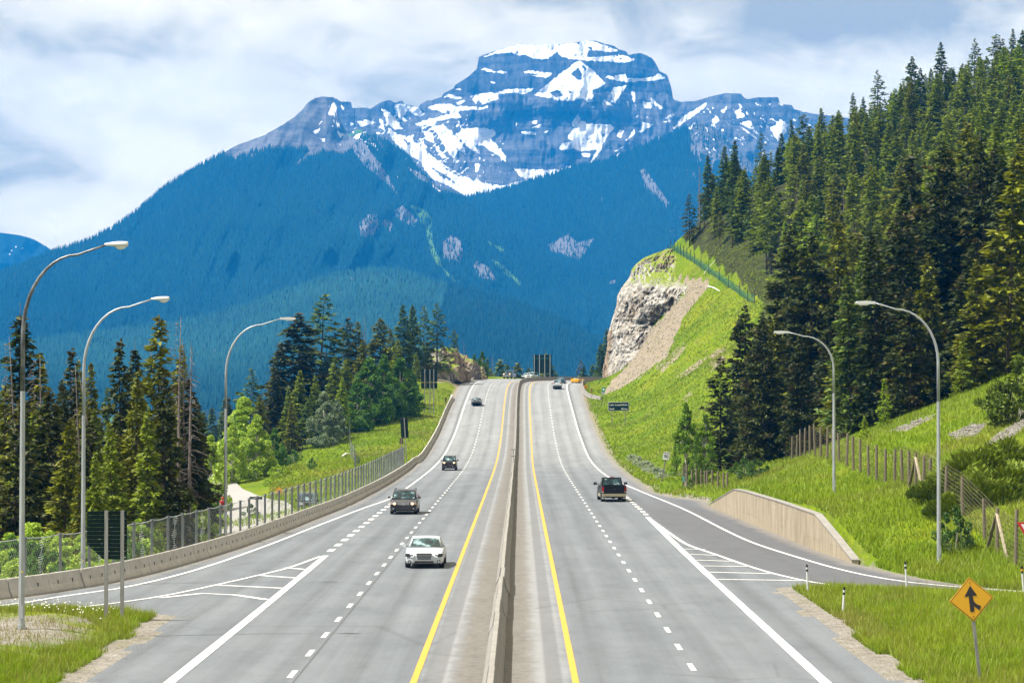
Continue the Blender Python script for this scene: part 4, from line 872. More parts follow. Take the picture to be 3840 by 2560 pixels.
def from_top(px, py, d):
    """position and height of a tree whose tip shows at a point of the photograph, standing at distance d"""
    x, y, z = V(px, py, d); return x, y, max(1.5, z-float(gz(x, y))+0.15)

# broadleaf trees and bushes
def leafy_arrays(H, W, seed, n=5200, clumps=46, h0=0.12, leaf=0.20, shape=0.5):
    r = np.random.default_rng(seed); cs = []
    for i in range(clumps):
        t = r.uniform(0, 1); a = r.uniform(0, 6.28); rad = W*0.5*math.sin(math.pi*min(1, max(0.08, (t*0.9+0.08)))**shape)*math.sqrt(r.uniform(0.05, 1))
        cs.append((rad*math.cos(a), rad*math.sin(a), H*(h0+(1-h0)*t), W*0.5*r.uniform(0.16, 0.34)*(1.15-t*0.6)))
    cs = np.array(cs); k = r.integers(0, clumps, n); g = r.normal(0, 1, (n, 3)); g /= np.linalg.norm(g, axis=1)[:, None]; g *= (r.uniform(0.2, 1, n)**0.45)[:, None]
    P = cs[k, :3]+g*cs[k, 3:4]*np.array([1, 1, 0.9]); P[:, 2] = np.maximum(P[:, 2], 0.03)
    d = r.normal(0, 1, (n, 3)); d /= np.linalg.norm(d, axis=1)[:, None]; q = r.normal(0, 1, (n, 3)); q -= (q*d).sum(1)[:, None]*d; q /= np.linalg.norm(q, axis=1)[:, None]
    sz = leaf*r.uniform(0.6, 1.3, n)
    T = np.stack([P-d*(sz*.5)[:, None]-q*(sz*.35)[:, None], P-d*(sz*.2)[:, None]+q*(sz*.55)[:, None], P+d*(sz*.7)[:, None]], 1)
    return T, np.clip(r.uniform(0, 1, n)**1.6, 0, 1), cs
def make_leafy(key, H, W, nvar, **k):
    out = []
    for v in range(nvar):
        seed = hash_(key)*10+v; T, tip, cs = leafy_arrays(H, W, seed, **k); r = np.random.default_rng(seed)
        crown = tris('crown', T, M['leaf_mid'], dict(tip=tip)); b = MB()
        if k.get('h0', 0.12) > 0.02:
            b.tube([(0, 0, -0.3), (0.05*H*r.uniform(-1, 1)*0.3, 0, H*0.45), (0.1*r.uniform(-1, 1), 0.1, H*0.9)], [0.018*H, 0.012*H, 0.004*H], 6)
            for c in cs[::2]: b.tube([(0, 0, max(0.1*H, c[2]*0.62)), (c[0]*0.5, c[1]*0.5, c[2]*0.84), tuple(c[:3])], [0.006*H, 0.004*H, 0.002*H], 4, cap=False)
        else:
            for c in cs[::2]: b.tube([(c[0]*0.15, c[1]*0.15, -0.1), tuple(c[:3])], [0.02, 0.008], 4, cap=False)
        me = bpy.data.meshes.new('trunk'); me.from_pydata(b.v, [], b.f); me.materials.append(M['pale_bark']); out.append((me, crown, H, W))
    CON[key] = out
make_leafy('aspen', 10, 6.4, 3, n=15000, clumps=75, leaf=0.27, h0=0.06)
make_leafy('thin', 8, 3.6, 2, n=7000, clumps=70, leaf=0.20, h0=0.15)
make_leafy('bush', 3, 3.6, 3, n=4500, clumps=34, h0=0.0, leaf=0.14, shape=0.8)
make_leafy('lowbush', 1.2, 3.2, 2, n=3000, clumps=26, h0=0.0, leaf=0.11, shape=0.9)
def leafy(kind, x, y, H, m, label, cat='tree', name='aspen_tree', wid=1.0, group=None, z=None):
    NT[0] += 1; me, crown, H0, W0 = CON[kind][NT[0] % len(CON[kind])]; s = H/H0
    t = thing(name, label, cat, (x, y, (float(gz(x, y))-0.1) if z is None else z), 0, group); rz = NT[0]*1.7
    place('trunk' if kind in ('aspen', 'thin') else 'stem', me, t, rz=rz, sc=(s, s, s)); c = place('crown' if kind in ('aspen', 'thin') else 'foliage', crown, t, rz=rz, sc=(s*wid, s*wid, s)); setm(c, M[m]); return t
# creeping juniper: low mounds of upswept sprays
def juniper_arrays(W, Hh, seed, n=7500):
    r = np.random.default_rng(seed); rad = np.sqrt(r.uniform(0, 1, n))*W/2; a = r.uniform(0, 6.28, n)
    x = rad*np.cos(a); y = rad*np.sin(a)*0.7; z = Hh*(1-(rad/(W/2))**2)*r.uniform(0.35, 1.0, n)*(1+0.9*vnoise(x*1.1, y*1.1, seed))
    P = np.stack([x, y, z], -1); d = np.stack([np.cos(a)*0.7+r.normal(0, .3, n), np.sin(a)*0.7+r.normal(0, .3, n), r.uniform(0.4, 1.1, n)], -1); d /= np.linalg.norm(d, axis=1)[:, None]
    q = r.normal(0, 1, (n, 3)); q -= (q*d).sum(1)[:, None]*d; q /= np.linalg.norm(q, axis=1)[:, None]; sz = r.uniform(0.08, 0.24, n)
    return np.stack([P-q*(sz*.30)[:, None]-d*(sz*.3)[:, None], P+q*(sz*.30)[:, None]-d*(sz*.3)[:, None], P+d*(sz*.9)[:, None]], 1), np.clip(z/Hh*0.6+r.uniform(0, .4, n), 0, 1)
JUN = [tris('foliage', *(lambda a: (a[0], M['juniper'], dict(tip=a[1])))(juniper_arrays(4.0, 1.1, 900+i))) for i in range(3)]
def juniper(x, y, label, s=1.0, v=0, group=None, z=None):
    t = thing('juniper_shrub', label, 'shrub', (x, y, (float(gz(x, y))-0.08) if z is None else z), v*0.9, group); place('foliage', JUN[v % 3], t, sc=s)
    b = MB()
    for k in range(5): b.tube([(0, 0, -0.1), (math.cos(k*1.3)*0.9, math.sin(k*1.3)*0.6, 0.35)], [0.04, 0.012], 4)
    o = b.build('stem', M['bark'], t); o.scale = (s, s, s); return t
# ------------------------------------------------------------------ left roadside forest (dark, olive, with dead poles)
r6 = np.random.default_rng(66)
GL = 'dark conifers behind the chain-link fence on the left'
LEFT = [ # px of tip, py of tip, distance, kind, material, width, label
 (77, 1120, 150, 'slim', 'needle_dark', 1.3, 'tall narrow dark spruce right behind the nearest street lamp, highest tip of the left forest'),
 (280, 1331, 165, 'slim', 'needle_dark', 1.2, 'slender dark spruce just left of the second street lamp pole'),
 (300, 1364, 180, 'slim', 'needle_olive', 1.0, 'short thin spruce tip touching the second street lamp pole on its left'),
 (238, 1408, 160, 'spruce', 'needle_dark', 0.9, 'dark spruce midway between the first and second left street lamps'),
 (345, 1385, 170, 'spruce', 'needle_olive', 0.9, 'olive spruce just right of the second street lamp pole'),
 (467, 1286, 155, 'spruce', 'needle_dark', 1.1, 'dark twin-tipped spruce left of the biggest tree of the left forest'),
 (536, 1265, 165, 'slim', 'needle_dark', 1.2, 'dark spruce hugging the left side of the biggest olive spruce'),
 (574, 1212, 150, 'fir', 'needle_olive', 1.15, 'biggest broad olive spruce of the left forest'),
 (667, 1310, 158, 'slim', 'needle_olive', 1.0, 'thin spruce between the leaning pole and the tall dead trunks'),
 (150, 1330, 150, 'spruce', 'needle_olive', 1.0, 'olive spruce right of the nearest lamp pole'),
 (36, 1440, 148, 'fir', 'needle_olive', 1.0, 'bushy olive spruce at the left edge of the picture'),
 (411, 1468, 230, 'slim', 'needle_deep', 1.0, 'small bluish spruce seen in the gap right of the second lamp pole'),
 (726, 1440, 150, 'spruce', 'needle_dark', 1.1, 'dark ragged spruce at the right-hand end of the left forest'),
 (505, 1400, 145, 'spruce', 'needle_olive', 0.9, 'olive spruce below the twin-tipped one'),
 (620, 1400, 140, 'fir', 'needle_dark', 1.0, 'dark fir in front of the biggest olive spruce, right side'),
 (440, 1600, 128, 'fir', 'needle_green', 1.0, 'fresh green young fir behind the green sign back'),
 (365, 1700, 124, 'fir', 'needle_green', 0.9, 'low fresh green fir left of the sign back'),
 (300, 1780, 121, 'spruce', 'needle_olive', 1.0, 'small olive spruce at the foot of the second lamp'),
 (860, 1473, 330, 'slim', 'needle_dark', 1.3, 'lone dark spruce just right of the third street lamp pole')]
for (px, py, d, kd, m, w, lb) in LEFT:
    x, y, H = from_top(px, py, d); conifer(kd, x, y, H, m, lb, GL, w, 'spruce_tree')
for i, (px, py, d, v, lean, lb) in enumerate(((107, 1250, 143, 0, -0.10, 'dead pole leaning left beside the nearest street lamp'), (175, 1320, 146, 2, -0.06, 'dead twiggy trunk between the first two left lamps'),
        (336, 1355, 140, 0, -0.09, 'bare dead pole leaning left, right of the second lamp'), (676, 1176, 148, 0, -0.02, 'tallest bare dead trunk at the right end of the left forest'),
        (631, 1286, 150, 3, -0.05, 'thin curved dead pole just right of the biggest spruce'), (693, 1265, 150, 1, 0.0, 'grey dead trunk next to the tallest dead one, shorter'), (708, 1277, 147, 1, 0.02, 'dead trunk with drooping twigs, rightmost of the dead cluster'),
        (9, 1396, 155, 0, 0.0, 'dead pole at the very left edge'), (411, 1340+40, 152, 3, -0.12, 'short dead leaning stick left of the twin-tipped spruce'))):
    x, y, H = from_top(px, py, d); snag(x-lean*0, y, H, lb, v, None, lean)
n = 0
KD = ['spruce', 'fir', 'slim', 'spruce']; MT = ['needle_dark', 'needle_olive', 'needle_olive', 'needle_dark', 'needle_green']
MTW = {'needle_dark': 'dark', 'needle_olive': 'olive green', 'needle_green': 'fresh green', 'needle_deep': 'deep green', 'needle_lime': 'lime green', 'needle_brown': 'brown'}
for i in range(46):
    px = -40+i*17.6+r6.uniform(-9, 9); d = r6.uniform(124, 205); py = r6.uniform(1470, 1640)+(60 if d < 135 else 0)
    x, y, H = from_top(px, py, d)
    if x > -20.5-0.0*y: continue
    m = MT[i % 5]; zz = 'left of the nearest lamp pole' if px < 80 else ('between the first and second lamp poles' if px < 315 else ('above the green sign back' if px < 480 else ('under the biggest olive spruce' if px < 620 else 'near the dead trunks'))); rw = 'front-row' if d < 150 else ('second-row' if d < 178 else 'back-row')
    conifer(KD[i % 4], x, y, H, m, f'{rw} {MTW[m]} {["pointed spruce", "full fir", "slim spruce", "ragged spruce"][i % 4]} {zz}', GL+f', {MTW[m]}, {rw}, {zz}', 1.15, 'spruce_tree')
# distant dark treetops in the low gap left of the knoll
for i, (px, py) in enumerate(((800, 1520), (826, 1535), (845, 1505), (780, 1548), (900, 1510), (925, 1518), (760, 1540), (960, 1500), (1000, 1520), (740, 1530))):
    x, y, H = from_top(px, py, 560+i*9); conifer('spruce', x, y, max(H, 11), 'needle_deep', 'small dark far-off spruce in the low gap right of the left forest', 'far spruces in the low gap', 1.2, 'spruce_tree', z=V(px, py, 560+i*9)[2]-max(H, 11))
# ---- knoll left of the road crest
GK = 'trees on the knoll left of the crest'
KN = [(1192, 1080, 430, 'open', 'needle_deep', 1.35, 'tallest dark spruce of the knoll with layered open branches'), (1126, 1184, 420, 'fir', 'needle_dark', 1.7, 'broad dark fir just left of the tallest knoll spruce'),
 (1053, 1282, 415, 'fir', 'needle_dark', 1.3, 'dark fir forming the left shoulder of the knoll trees'), (939, 1367, 400, 'open', 'needle_deep', 1.1, 'lone gnarled spruce at the left foot of the knoll'), (1024, 1390, 405, 'fir', 'needle_dark', 0.9, 'smaller dark fir between the gnarled spruce and the knoll'),
 (1241, 1255, 430, 'open', 'needle_dark', 0.9, 'dark fir at the right foot of the tallest knoll spruce'), (1310, 1200, 440, 'pine', 'needle_dark', 0.9, 'ragged dark pine left of the dead stick on the knoll'), (1345, 1215, 442, 'fir', 'needle_olive', 1.0, 'olive fir under the dead stick on the knoll'),
 (1426, 1198, 440, 'fir', 'needle_olive', 1.2, 'rounded olive fir in the middle of the knoll'), (1462, 1235, 445, 'spruce', 'needle_olive', 1.0, 'narrow olive fir right of the rounded one'), (1512, 1135, 450, 'spruce', 'needle_deep', 1.15, 'first of the four tall spruces on the right of the knoll'),
 (1547, 1137, 455, 'spruce', 'needle_deep', 1.0, 'second of the four tall spruces on the knoll'), (1590, 1135, 460, 'open', 'needle_deep', 1.0, 'third of the four tall spruces, flat-topped'), (1639, 1130, 462, 'open', 'needle_deep', 1.05, 'rightmost of the four tall spruces on the knoll'),
 (1702, 1241, 480, 'pine', 'needle_deep', 0.8, 'small spruce right of the four tall ones, above the rock'), (1122, 1396, 405, 'fir', 'needle_green', 1.0, 'green fir below the broad dark fir'), (1257, 1347, 400, 'spruce', 'needle_green', 1.2, 'green conical fir below the tallest knoll spruce'),
 (1300, 1355, 405, 'fir', 'needle_green', 1.1, 'green fir low in the middle of the knoll'), (1086, 1453, 385, 'fir', 'needle_green', 1.0, 'green fir low on the left of the knoll'), (1094, 1506, 372, 'spruce', 'needle_olive', 1.2, 'olive fir right of the bright aspen'),
 (1371, 1277, 425, 'fir', 'needle_olive', 1.0, 'olive fir right below the dead stick'), (1494, 1277, 432, 'fir', 'needle_green', 0.9, 'light green fir at the feet of the four tall spruces'), (1196, 1404, 392, 'fir', 'needle_green', 0.9, 'fresh green fir left of the conical one'),
 (1285, 1410, 385, 'spruce', 'needle_lime', 1.0, 'lime green young fir in front of the knoll'), (1560, 1320, 445, 'fir', 'needle_green', 0.8, 'short fir between the aspens and the tall spruces'), (1150, 1300, 425, 'spruce', 'needle_dark', 1.4, 'dark fir filling the middle left of the knoll'),
 (1220, 1330, 422, 'fir', 'needle_deep', 1.2, 'deep green fir under the tallest spruce'), (985, 1470, 370, 'slim', 'needle_olive', 1.3, 'slim olive fir behind the bright aspen'), (1160, 1480, 378, 'fir', 'needle_deep', 1.1, 'deep green fir above the low meadow'),
 (1600, 1300, 470, 'fir', 'needle_green', 1.0, 'green fir under the flat-topped spruce'), (1660, 1290, 476, 'fir', 'needle_deep', 0.9, 'deep green fir on the right end of the knoll')]
for (px, py, d, kd, m, w, lb) in KN:
    if px >= 1505: d += 48
    x, y, H = from_top(px, py, d); conifer(kd, x, y, H, m, lb, GK, w*1.35, 'spruce_tree')
x, y, H = from_top(1375, 1180, 452); snag(x, y, H, 'dead stick poking out above the knoll', 3)
x, y, H = from_top(1743, 1273, 520); snag(x, y, H, 'dead pole above the rocks left of the crest', 3)
for (px, py, d, m, w, lb) in ((915, 1500, 300, 'leaf_bright', 1.0, 'bright yellow-green aspen beside the side road'), (962, 1560, 296, 'leaf_bright', 0.8, 'smaller bright aspen right of the bright one'), (870, 1600, 292, 'leaf_bright', 0.7, 'low bright aspen left of the bright one'),
        (1030, 1610, 310, 'leaf_mid', 0.8, 'mid green tree right of the bright aspens'), (1385, 1345, 408, 'leaf_mid', 1.05, 'leafy green aspen at the foot of the knoll, left of three'), (1440, 1335, 412, 'leaf_mid', 0.95, 'leafy green aspen at the foot of the knoll, middle of three'),
        (1500, 1350, 418, 'leaf_mid', 1.0, 'leafy green aspen nearest the green sign backs'), (1545, 1395, 432, 'leaf_mid', 0.7, 'small aspen left of the triple-posted sign back'), (1340, 1420, 395, 'leaf_mid', 0.8, 'low leafy tree above the grass slope'), (1215, 1475, 372, 'leaf_grey', 0.9, 'grey-green willow above the rocks'),
        (1265, 1500, 376, 'leaf_grey', 0.7, 'smaller grey-green willow beside the larger one'), (790, 1640, 235, 'leaf_bright', 0.7, 'bright small aspen right of the left forest'), (760, 1760, 205, 'leaf_mid', 0.6, 'leafy bush-like aspen at the end of the left forest'), (1060, 1660, 318, 'leaf_mid', 0.7, 'green tree beside the meadow, right of the bright aspens')):
    x, y, H = from_top(px, py, d); leafy('aspen', x, y, H, m, lb, wid=w*1.25 if H < 11 else w*1.0)
for i, (px, py, w, H, m, lb) in enumerate(((1480, 1560, 1.2, 2.6, 'leaf_mid', 'dark bush on the edge of the grass slope'), (1170, 1758, 0.8, 1.4, 'leaf_mid', 'small round bush alone on the left grass slope'), (1340, 1740, 0.6, 1.2, 'leaf_grey', 'small sparse bush beside the slope netting'),
        (960, 1800, 1.2, 1.4, 'leaf_bright', 'bright low scrub under the aspens'), (1040, 1790, 1.3, 1.6, 'leaf_bright', 'bright low scrub right of the warning sign'), (1000, 1822, 1.0, 1.0, 'leaf_bright', 'yellow-green scrub by the side road'), (1100, 1735, 1.2, 2.0, 'leaf_mid', 'green bush at the meadow corner'),
        (940, 1945, 1.0, 1.4, 'leaf_dark', 'dark rounded bush behind the fence near the third lamp'), (1330, 1580, 1.3, 2.6, 'leaf_mid', 'bush under the willows'), (1420, 1530, 1.2, 2.4, 'leaf_mid', 'bush under the aspens'))):
    x, y, z = atg(px, py, 150); leafy('bush', x, y, H, m, lb, 'bush', 'bush', w)
for i in range(16):
    px = 20+i*48; d = 108+10*(i % 3)+0.03*px; x = onx(px, d)
    if x > -20: continue
    leafy('bush', x, d, 2.2+0.7*(i % 3), 'leaf_mid' if i % 2 else 'leaf_bright', f'leafy {"mid green" if i % 2 else "bright green"} undergrowth bush behind the fence, {["low", "middling", "tall"][i % 3]}, {"left of the second lamp" if px < 310 else ("by the sign back" if px < 520 else "right of the sign back")}', 'bush', 'bush', 1.1, 'undergrowth bushes behind the fence')
# ---- far trees just beyond the crest
for (px, py, d, kd, m, w, lb) in ((1866, 1368, 640, 'spruce', 'needle_green', 1.5, 'small green fir left of the oncoming pickup'), (1900, 1375, 650, 'spruce', 'needle_deep', 1.0, 'small dark tree tip left of the broad one on the crest'), (1941, 1358, 620, 'fir', 'needle_olive', 1.7, 'broad rounded tree behind the crest, right of the oncoming pickup'),
        (1986, 1370, 660, 'spruce', 'needle_deep', 1.2, 'small fir left of the big green sign back'), (2032, 1303, 690, 'open', 'needle_olive', 0.8, 'tree tip sticking out above the big green sign back'), (2072, 1372, 650, 'spruce', 'needle_deep', 1.5, 'fir half hidden by the right edge of the big green sign back'), (2095, 1390, 700, 'spruce', 'needle_deep', 1.0, 'tiny fir right of the big sign back'),
        (2108, 1398, 705, 'slim', 'needle_deep', 1.0, 'tiniest fir right of the big sign back'), (2194, 1382, 650, 'spruce', 'needle_deep', 1.6, 'first small fir left of the rock cut'), (2218, 1370, 655, 'spruce', 'needle_deep', 1.4, 'second small fir left of the rock cut'), (2250, 1285, 640, 'fir', 'needle_deep', 1.6, 'tall dark fir partly behind the rock cut'), (2278, 1240, 650, 'fir', 'needle_deep', 1.4, 'tallest dark fir whose top shows beside the rock face'),
        (2232, 1395, 645, 'fir', 'needle_green', 1.3, 'low green fir at the foot of the tall dark firs'), (1842, 1385, 600, 'fir', 'needle_green', 1.2, 'green fir right of the pale dead tree'), (1822, 1350, 605, 'slim', 'needle_deep', 1.4, 'narrow fir by the pale dead tree')):
    x, y, H = from_top(px, py, d); H = max(H, 5); conifer(kd, x, y, H, m, lb, 'small trees beyond the crest', w, 'fir_tree', z=V(px, py, d)[2]-H)
x, y, H = from_top(2162, 1358, 660); conifer('open', x, y, max(H, 7), 'needle_brown', 'pinkish-grey half-dead tree beyond the barrier', 'small trees beyond the crest', 1.2, 'fir_tree', z=V(2162, 1358, 660)[2]-max(H, 7))
x, y, H = from_top(1845, 1330, 585); snag(x, y, H, 'pale dead tree with bare branches beside the crest', 2)
for (px, py, d, w) in ((1778, 1330, 560, .75), (1808, 1320, 565, .8), (1795, 1345, 555, .7)):
    x, y, H = from_top(px, py, d); leafy('aspen', x, y, H, 'leaf_mid', 'fresh green aspen right of the left rock outcrop', wid=w, group='aspens by the left outcrop')

# ---- wooded hillside on the right
GR = 'conifers on the right hillside'
def top_at(px, py, H, d0, d1):
    rx, _, rz_ = ray(px, py); d = np.arange(d0, d1, 1.0); e = (HCAM+rz_*d)-(gz(rx*d, d)+H); k = int(np.argmin(np.abs(e))); return float(rx*d[k]), float(d[k]), float(e[k])
SKY = [(2586, 716, 12, 'open', 'needle_dark', 'lone dark pine at the left end of the hilltop, above the netted fence'), (2657, 588, 15, 'spruce', 'needle_deep', 'dark spruce second from the left end of the hilltop'), (2710, 549, 15, 'spruce', 'needle_deep', 'dark spruce against the snowy slope, third from the left end'),
 (2753, 518, 16, 'spruce', 'needle_deep', 'tall dark spruce in front of the right-hand snow streaks'), (2800, 640, 14, 'fir', 'needle_green', 'light green fir left of the flat-topped dark pine'), (2855, 500, 15, 'open', 'needle_deep', 'dark flat-branched pine standing above its neighbours on the left skyline'), (2937, 500, 14, 'spruce', 'needle_deep', 'pointed spruce just where the mountain meets the hillside'),
 (2974, 451, 14, 'slim', 'needle_deep', 'slim spruce against the last snow patch'), (3015, 430, 13, 'pine', 'needle_deep', 'ragged dark pine against the last snow patch'), (3086, 410, 14, 'spruce', 'needle_green', 'sharp green spruce on the skyline above the last snow patch'), (3151, 416, 12, 'fir', 'needle_green', 'green fir left of the pair of pointed skyline spruces'),
 (3198, 351, 13, 'slim', 'needle_deep', 'left one of a pair of pointed skyline spruces'), (3237, 357, 12, 'spruce', 'needle_deep', 'right one of a pair of pointed skyline spruces'), (3292, 253, 16, 'open', 'needle_deep', 'dark spruce with open tiers, clearly alone against the cloud'), (3417, 216, 15, 'fir', 'needle_deep', 'full dark fir on the skyline, right of the open-tiered spruce'),
 (3453, 251, 12, 'fir', 'needle_deep', 'fir leaning into the full dark skyline fir'), (3492, 251, 13, 'spruce', 'needle_green', 'green cone-shaped fir on the skyline left of the tall slender one'), (3535, 165, 15, 'spruce', 'needle_deep', 'tall slender skyline spruce third from the right end'), (3606, 241, 12, 'fir', 'needle_deep', 'lower dark fir in the dip between two tall skyline spruces'),
 (3649, 135, 15, 'open', 'needle_deep', 'tall skyline spruce with wide tiers, second from the right end'), (3735, 133, 15, 'pine', 'needle_deep', 'umbrella-topped pine on the skyline near the right edge'), (3765, 150, 13, 'pine', 'needle_brown', 'half-bare pine beside the umbrella-topped one'), (3794, 112, 14, 'slim', 'needle_deep', 'narrow pointed spruce near the right edge of the skyline'), (3835, 108, 14, 'fir', 'needle_deep', 'last skyline spruce at the right edge'),
 (3350, 420, 12, 'fir', 'needle_deep', 'bushy fir right of the open-tiered spruce, lower'), (3570, 330, 12, 'fir', 'needle_green', 'green fir below the tall slender spruce'), (3690, 290, 12, 'spruce', 'needle_green', 'green spruce below the wide-tiered skyline one')]
planted = []
for (px, py, H, kd, m, lb) in SKY:
    x, y, e = top_at(px, py, H, 300, 640); conifer(kd, x, y, max(6, H+e), m, lb, GR+' skyline', 1.25, 'spruce_tree'); planted.append((px, y))
for (px, py, H, v, lb) in ((2624, 614, 15, 1, 'bare dead trunk left of the hilltop spruces'), (3125, 418, 12, 2, 'bare leafless tree on the skyline'), (3250, 540, 14, 2, 'large grey-brown dead tree in the middle of the hillside'), (3165, 690, 14, 1, 'pale dead trunk among green firs'), (2990, 680, 13, 1, 'pale grey dead treetop in the left part of the hillside'),
                       (3200, 820, 14, 2, 'whitish dead tree with long curved branches'), (3450, 560, 12, 2, 'grey dead tree right of the large grey-brown one'), (3700, 640, 12, 1, 'thin whitish dead trunk near the right edge'), (3550, 600, 12, 1, 'dead grey trunk between green pines'), (3400, 600, 11, 2, 'dead twiggy tree left of the grey one')):
    x, y, e = top_at(px, py, H, 260, 620); snag(x, y, max(6, H+e), lb, v)
for i in range(14):
    px, py = r6.uniform(2900, 3800), r6.uniform(520, 980); x, y, e = top_at(px, py, 10, 240, 600); snag(x, y, max(6, min(14, 10+e)), f'{["thin", "twiggy", "broad", "pole-like"][i % 4]} grey dead tree among green conifers, {["upper", "lower"][int(py > 750)]} {["left", "middle", "right"][min(2, int((px-2900)/300))]} of the hillside', i, 'grey dead trees on the right hillside')
# the crowd: a jittered lattice over the slope
rows_ = []
def hillside(n_want, seed, d0, d1, hmin, hmax, x0f, x1, mats, step):
    r = np.random.default_rng(seed); out = []
    yy = d0
    while yy < d1:
        xx = x0f(yy)+r.uniform(0, step)
        while xx < x1(yy):
            out.append((xx+r.uniform(-.38, .38)*step, yy+r.uniform(-.4, .4)*step)); xx += step*r.uniform(0.85, 1.15)
        yy += step*0.95
    return out
def edge_x(y): return float(np.interp(y, [205, 230, 260, 300, 350, 400, 450, 480, 506, 530, 560, 620], [33, 29, 26, 38, 43, 46, 48, 47.5, 44, 41, 41, 48]))
pts = hillside(0, 5, 208, 610, 10, 16, lambda y: edge_x(y)+(0 if y < 270 else 1.5), lambda y: min(0.222*y+6, 150), None, 6.6)
# keep those that can be seen: sort near to far and drop what is buried behind nearer crowns
def tip_py(x, y, H): return proj(x, y, float(gz(x, y))+H)
skyl = lin([(2500, 760), (2586, 760), (2657, 640), (2753, 570), (2855, 590), (2937, 540), (3015, 480), (3086, 455), (3198, 400), (3292, 385), (3417, 285), (3492, 280), (3535, 260), (3606, 250), (3649, 225), (3735, 190), (3880, 150)])
pts.sort(key=lambda p: p[1]); prof = np.full(3840//16+8, 5000.0); chosen = []; filler = []
rs = np.random.default_rng(12)
for (x, y) in pts:
    H = rs.uniform(7.5, 16.0)*(1.25 if y < 290 else 1.0); px, py = tip_py(x, y, H); i = int(px//16)
    if px > 3880 or i < 0: continue
    lim = float(skyl(px)); 
    if py < lim:
        H = H-(lim-py)*y/F; py = lim
        if H < 5.5: continue
    a, b = max(0, i-2), min(len(prof), i+3)
    if py < prof[a:b].mean()-14: chosen.append((x, y, H, px, py)); hw = max(1, int(1.6*F/y/16)); seg = slice(max(0, i-hw+1), min(len(prof), i+hw)); prof[seg] = np.minimum(prof[seg], py+26)
    else: filler.append((x, y, H*0.9))
chosen.sort(key=lambda c: -c[2]/c[1]); extra = chosen[225:]; chosen = chosen[:225]; filler = filler+[(c[0], c[1], c[2]) for c in extra]
zones = ((2700, 'above the netted fence'), (2850, 'behind the bare-stemmed pines'), (3000, 'above the two huge spruces'), (3140, 'above the far right lamp'), (3280, 'over the near right lamp head'), (3400, 'over the near right lamp arm'), (3530, 'over the near right lamp pole'), (3680, 'right of the near right lamp'), (9999, 'near the right picture edge'))
for i, (x, y, H, px, py) in enumerate(chosen):
    v = float(vnoise(x/28, y/28, 15)); q = rs.uniform()
    near = y < 285
    if near: m = 'needle_dark' if q < .5 else ('needle_olive' if q < .85 else 'needle_deep')
    else: m = 'needle_green' if v > 0.1 or q < 0.45 else ('needle_olive' if q < .66 else ('needle_deep' if q < .80 else ('needle_brown' if q < .87 else 'needle_lime')))
    if not near and py > 600 and px > 3100 and q > .55: m = 'needle_lime' if q > .9 else 'needle_olive'
    kd = ('spruce', 'fir', 'fir', 'pine', 'slim', 'spruce')[int(rs.integers(0, 6))] if not near else ('fir', 'spruce')[i % 2]
    z = next(n for lim, n in zones if px < lim); hh = 'just under the skyline' if py < 350 else ('on the upper slope' if py < 550 else ('on the mid slope' if py < 750 else ('on the lower slope' if py < 950 else 'at the slope foot')))
    sz = 'tall ' if H > 13 else ('short ' if H < 10 else '')
    lb = f'{sz}{MTW[m]} {dict(spruce="pointed spruce", fir="full fir", pine="bare pine", slim="slim spruce")[kd]} {hh}, {z}'
    conifer(kd, x, y, H, m, lb, GR+f', {z}, {hh}, {MTW[m]}', (1.25+0.5*rs.uniform()) if not near else 1.3, 'pine_tree' if kd == 'pine' else 'spruce_tree')
print('forest', len(chosen), len(filler))
# conifers hidden among the others: one mass
Tf = []; tf = []
base = [conifer_arrays(14, 2.4, 700+i, nb_=46, dens=0.55, tuft=0.75, gap=0.1) for i in range(3)]
for i, (x, y, H) in enumerate(filler[:420]):
    T, tp = base[i % 3]; s = H/14; a = i*1.3; c_, s_ = math.cos(a), math.sin(a); Rm = np.array([[c_, -s_, 0], [s_, c_, 0], [0, 0, 1]])
    Tf.append((T*np.array([s*1.1, s*1.1, s])) @ Rm.T+np.array([x, y, float(gz(x, y))])); tf.append(tp)
me = tris('hillside_forest', np.concatenate(Tf), M['needle_green'], dict(tip=np.concatenate(tf))); print('filler tris', len(me.polygons))
stuff(place('hillside_forest', me), 'mass of conifers filling the gaps of the right hillside forest')
# pines along the netted fence with bare stems, then the big dark spruces at the foot of the slope
for (px, py, d, kd, m, w, lb) in ((2700, 800, 512, 'pine', 'needle_olive', 1.0, 'olive bare-stemmed pine behind the netted fence, left one'), (2745, 700, 505, 'pine', 'needle_deep', 1.0, 'dark bare-stemmed pine behind the netted fence, middle one'), (2815, 760, 495, 'pine', 'needle_deep', 1.1, 'dark bare-stemmed pine behind the netted fence, right one'),
        (2680, 900, 515, 'pine', 'needle_green', 0.8, 'small green pine at the left end of the netted fence'), (2785, 670, 515, 'fir', 'needle_olive', 0.9, 'yellow-olive fir behind the netted fence'), (2875, 700, 480, 'pine', 'needle_green', 1.0, 'green bare-stemmed pine at the right end of the netted fence'), (2640, 740, 535, 'pine', 'needle_deep', 1.1, 'dark pine left of the bare-stemmed pines')):
    x, y, H = from_top(px, py, d); conifer(kd, x, y, H, m, lb, 'pines behind the netted fence', w, 'pine_tree')
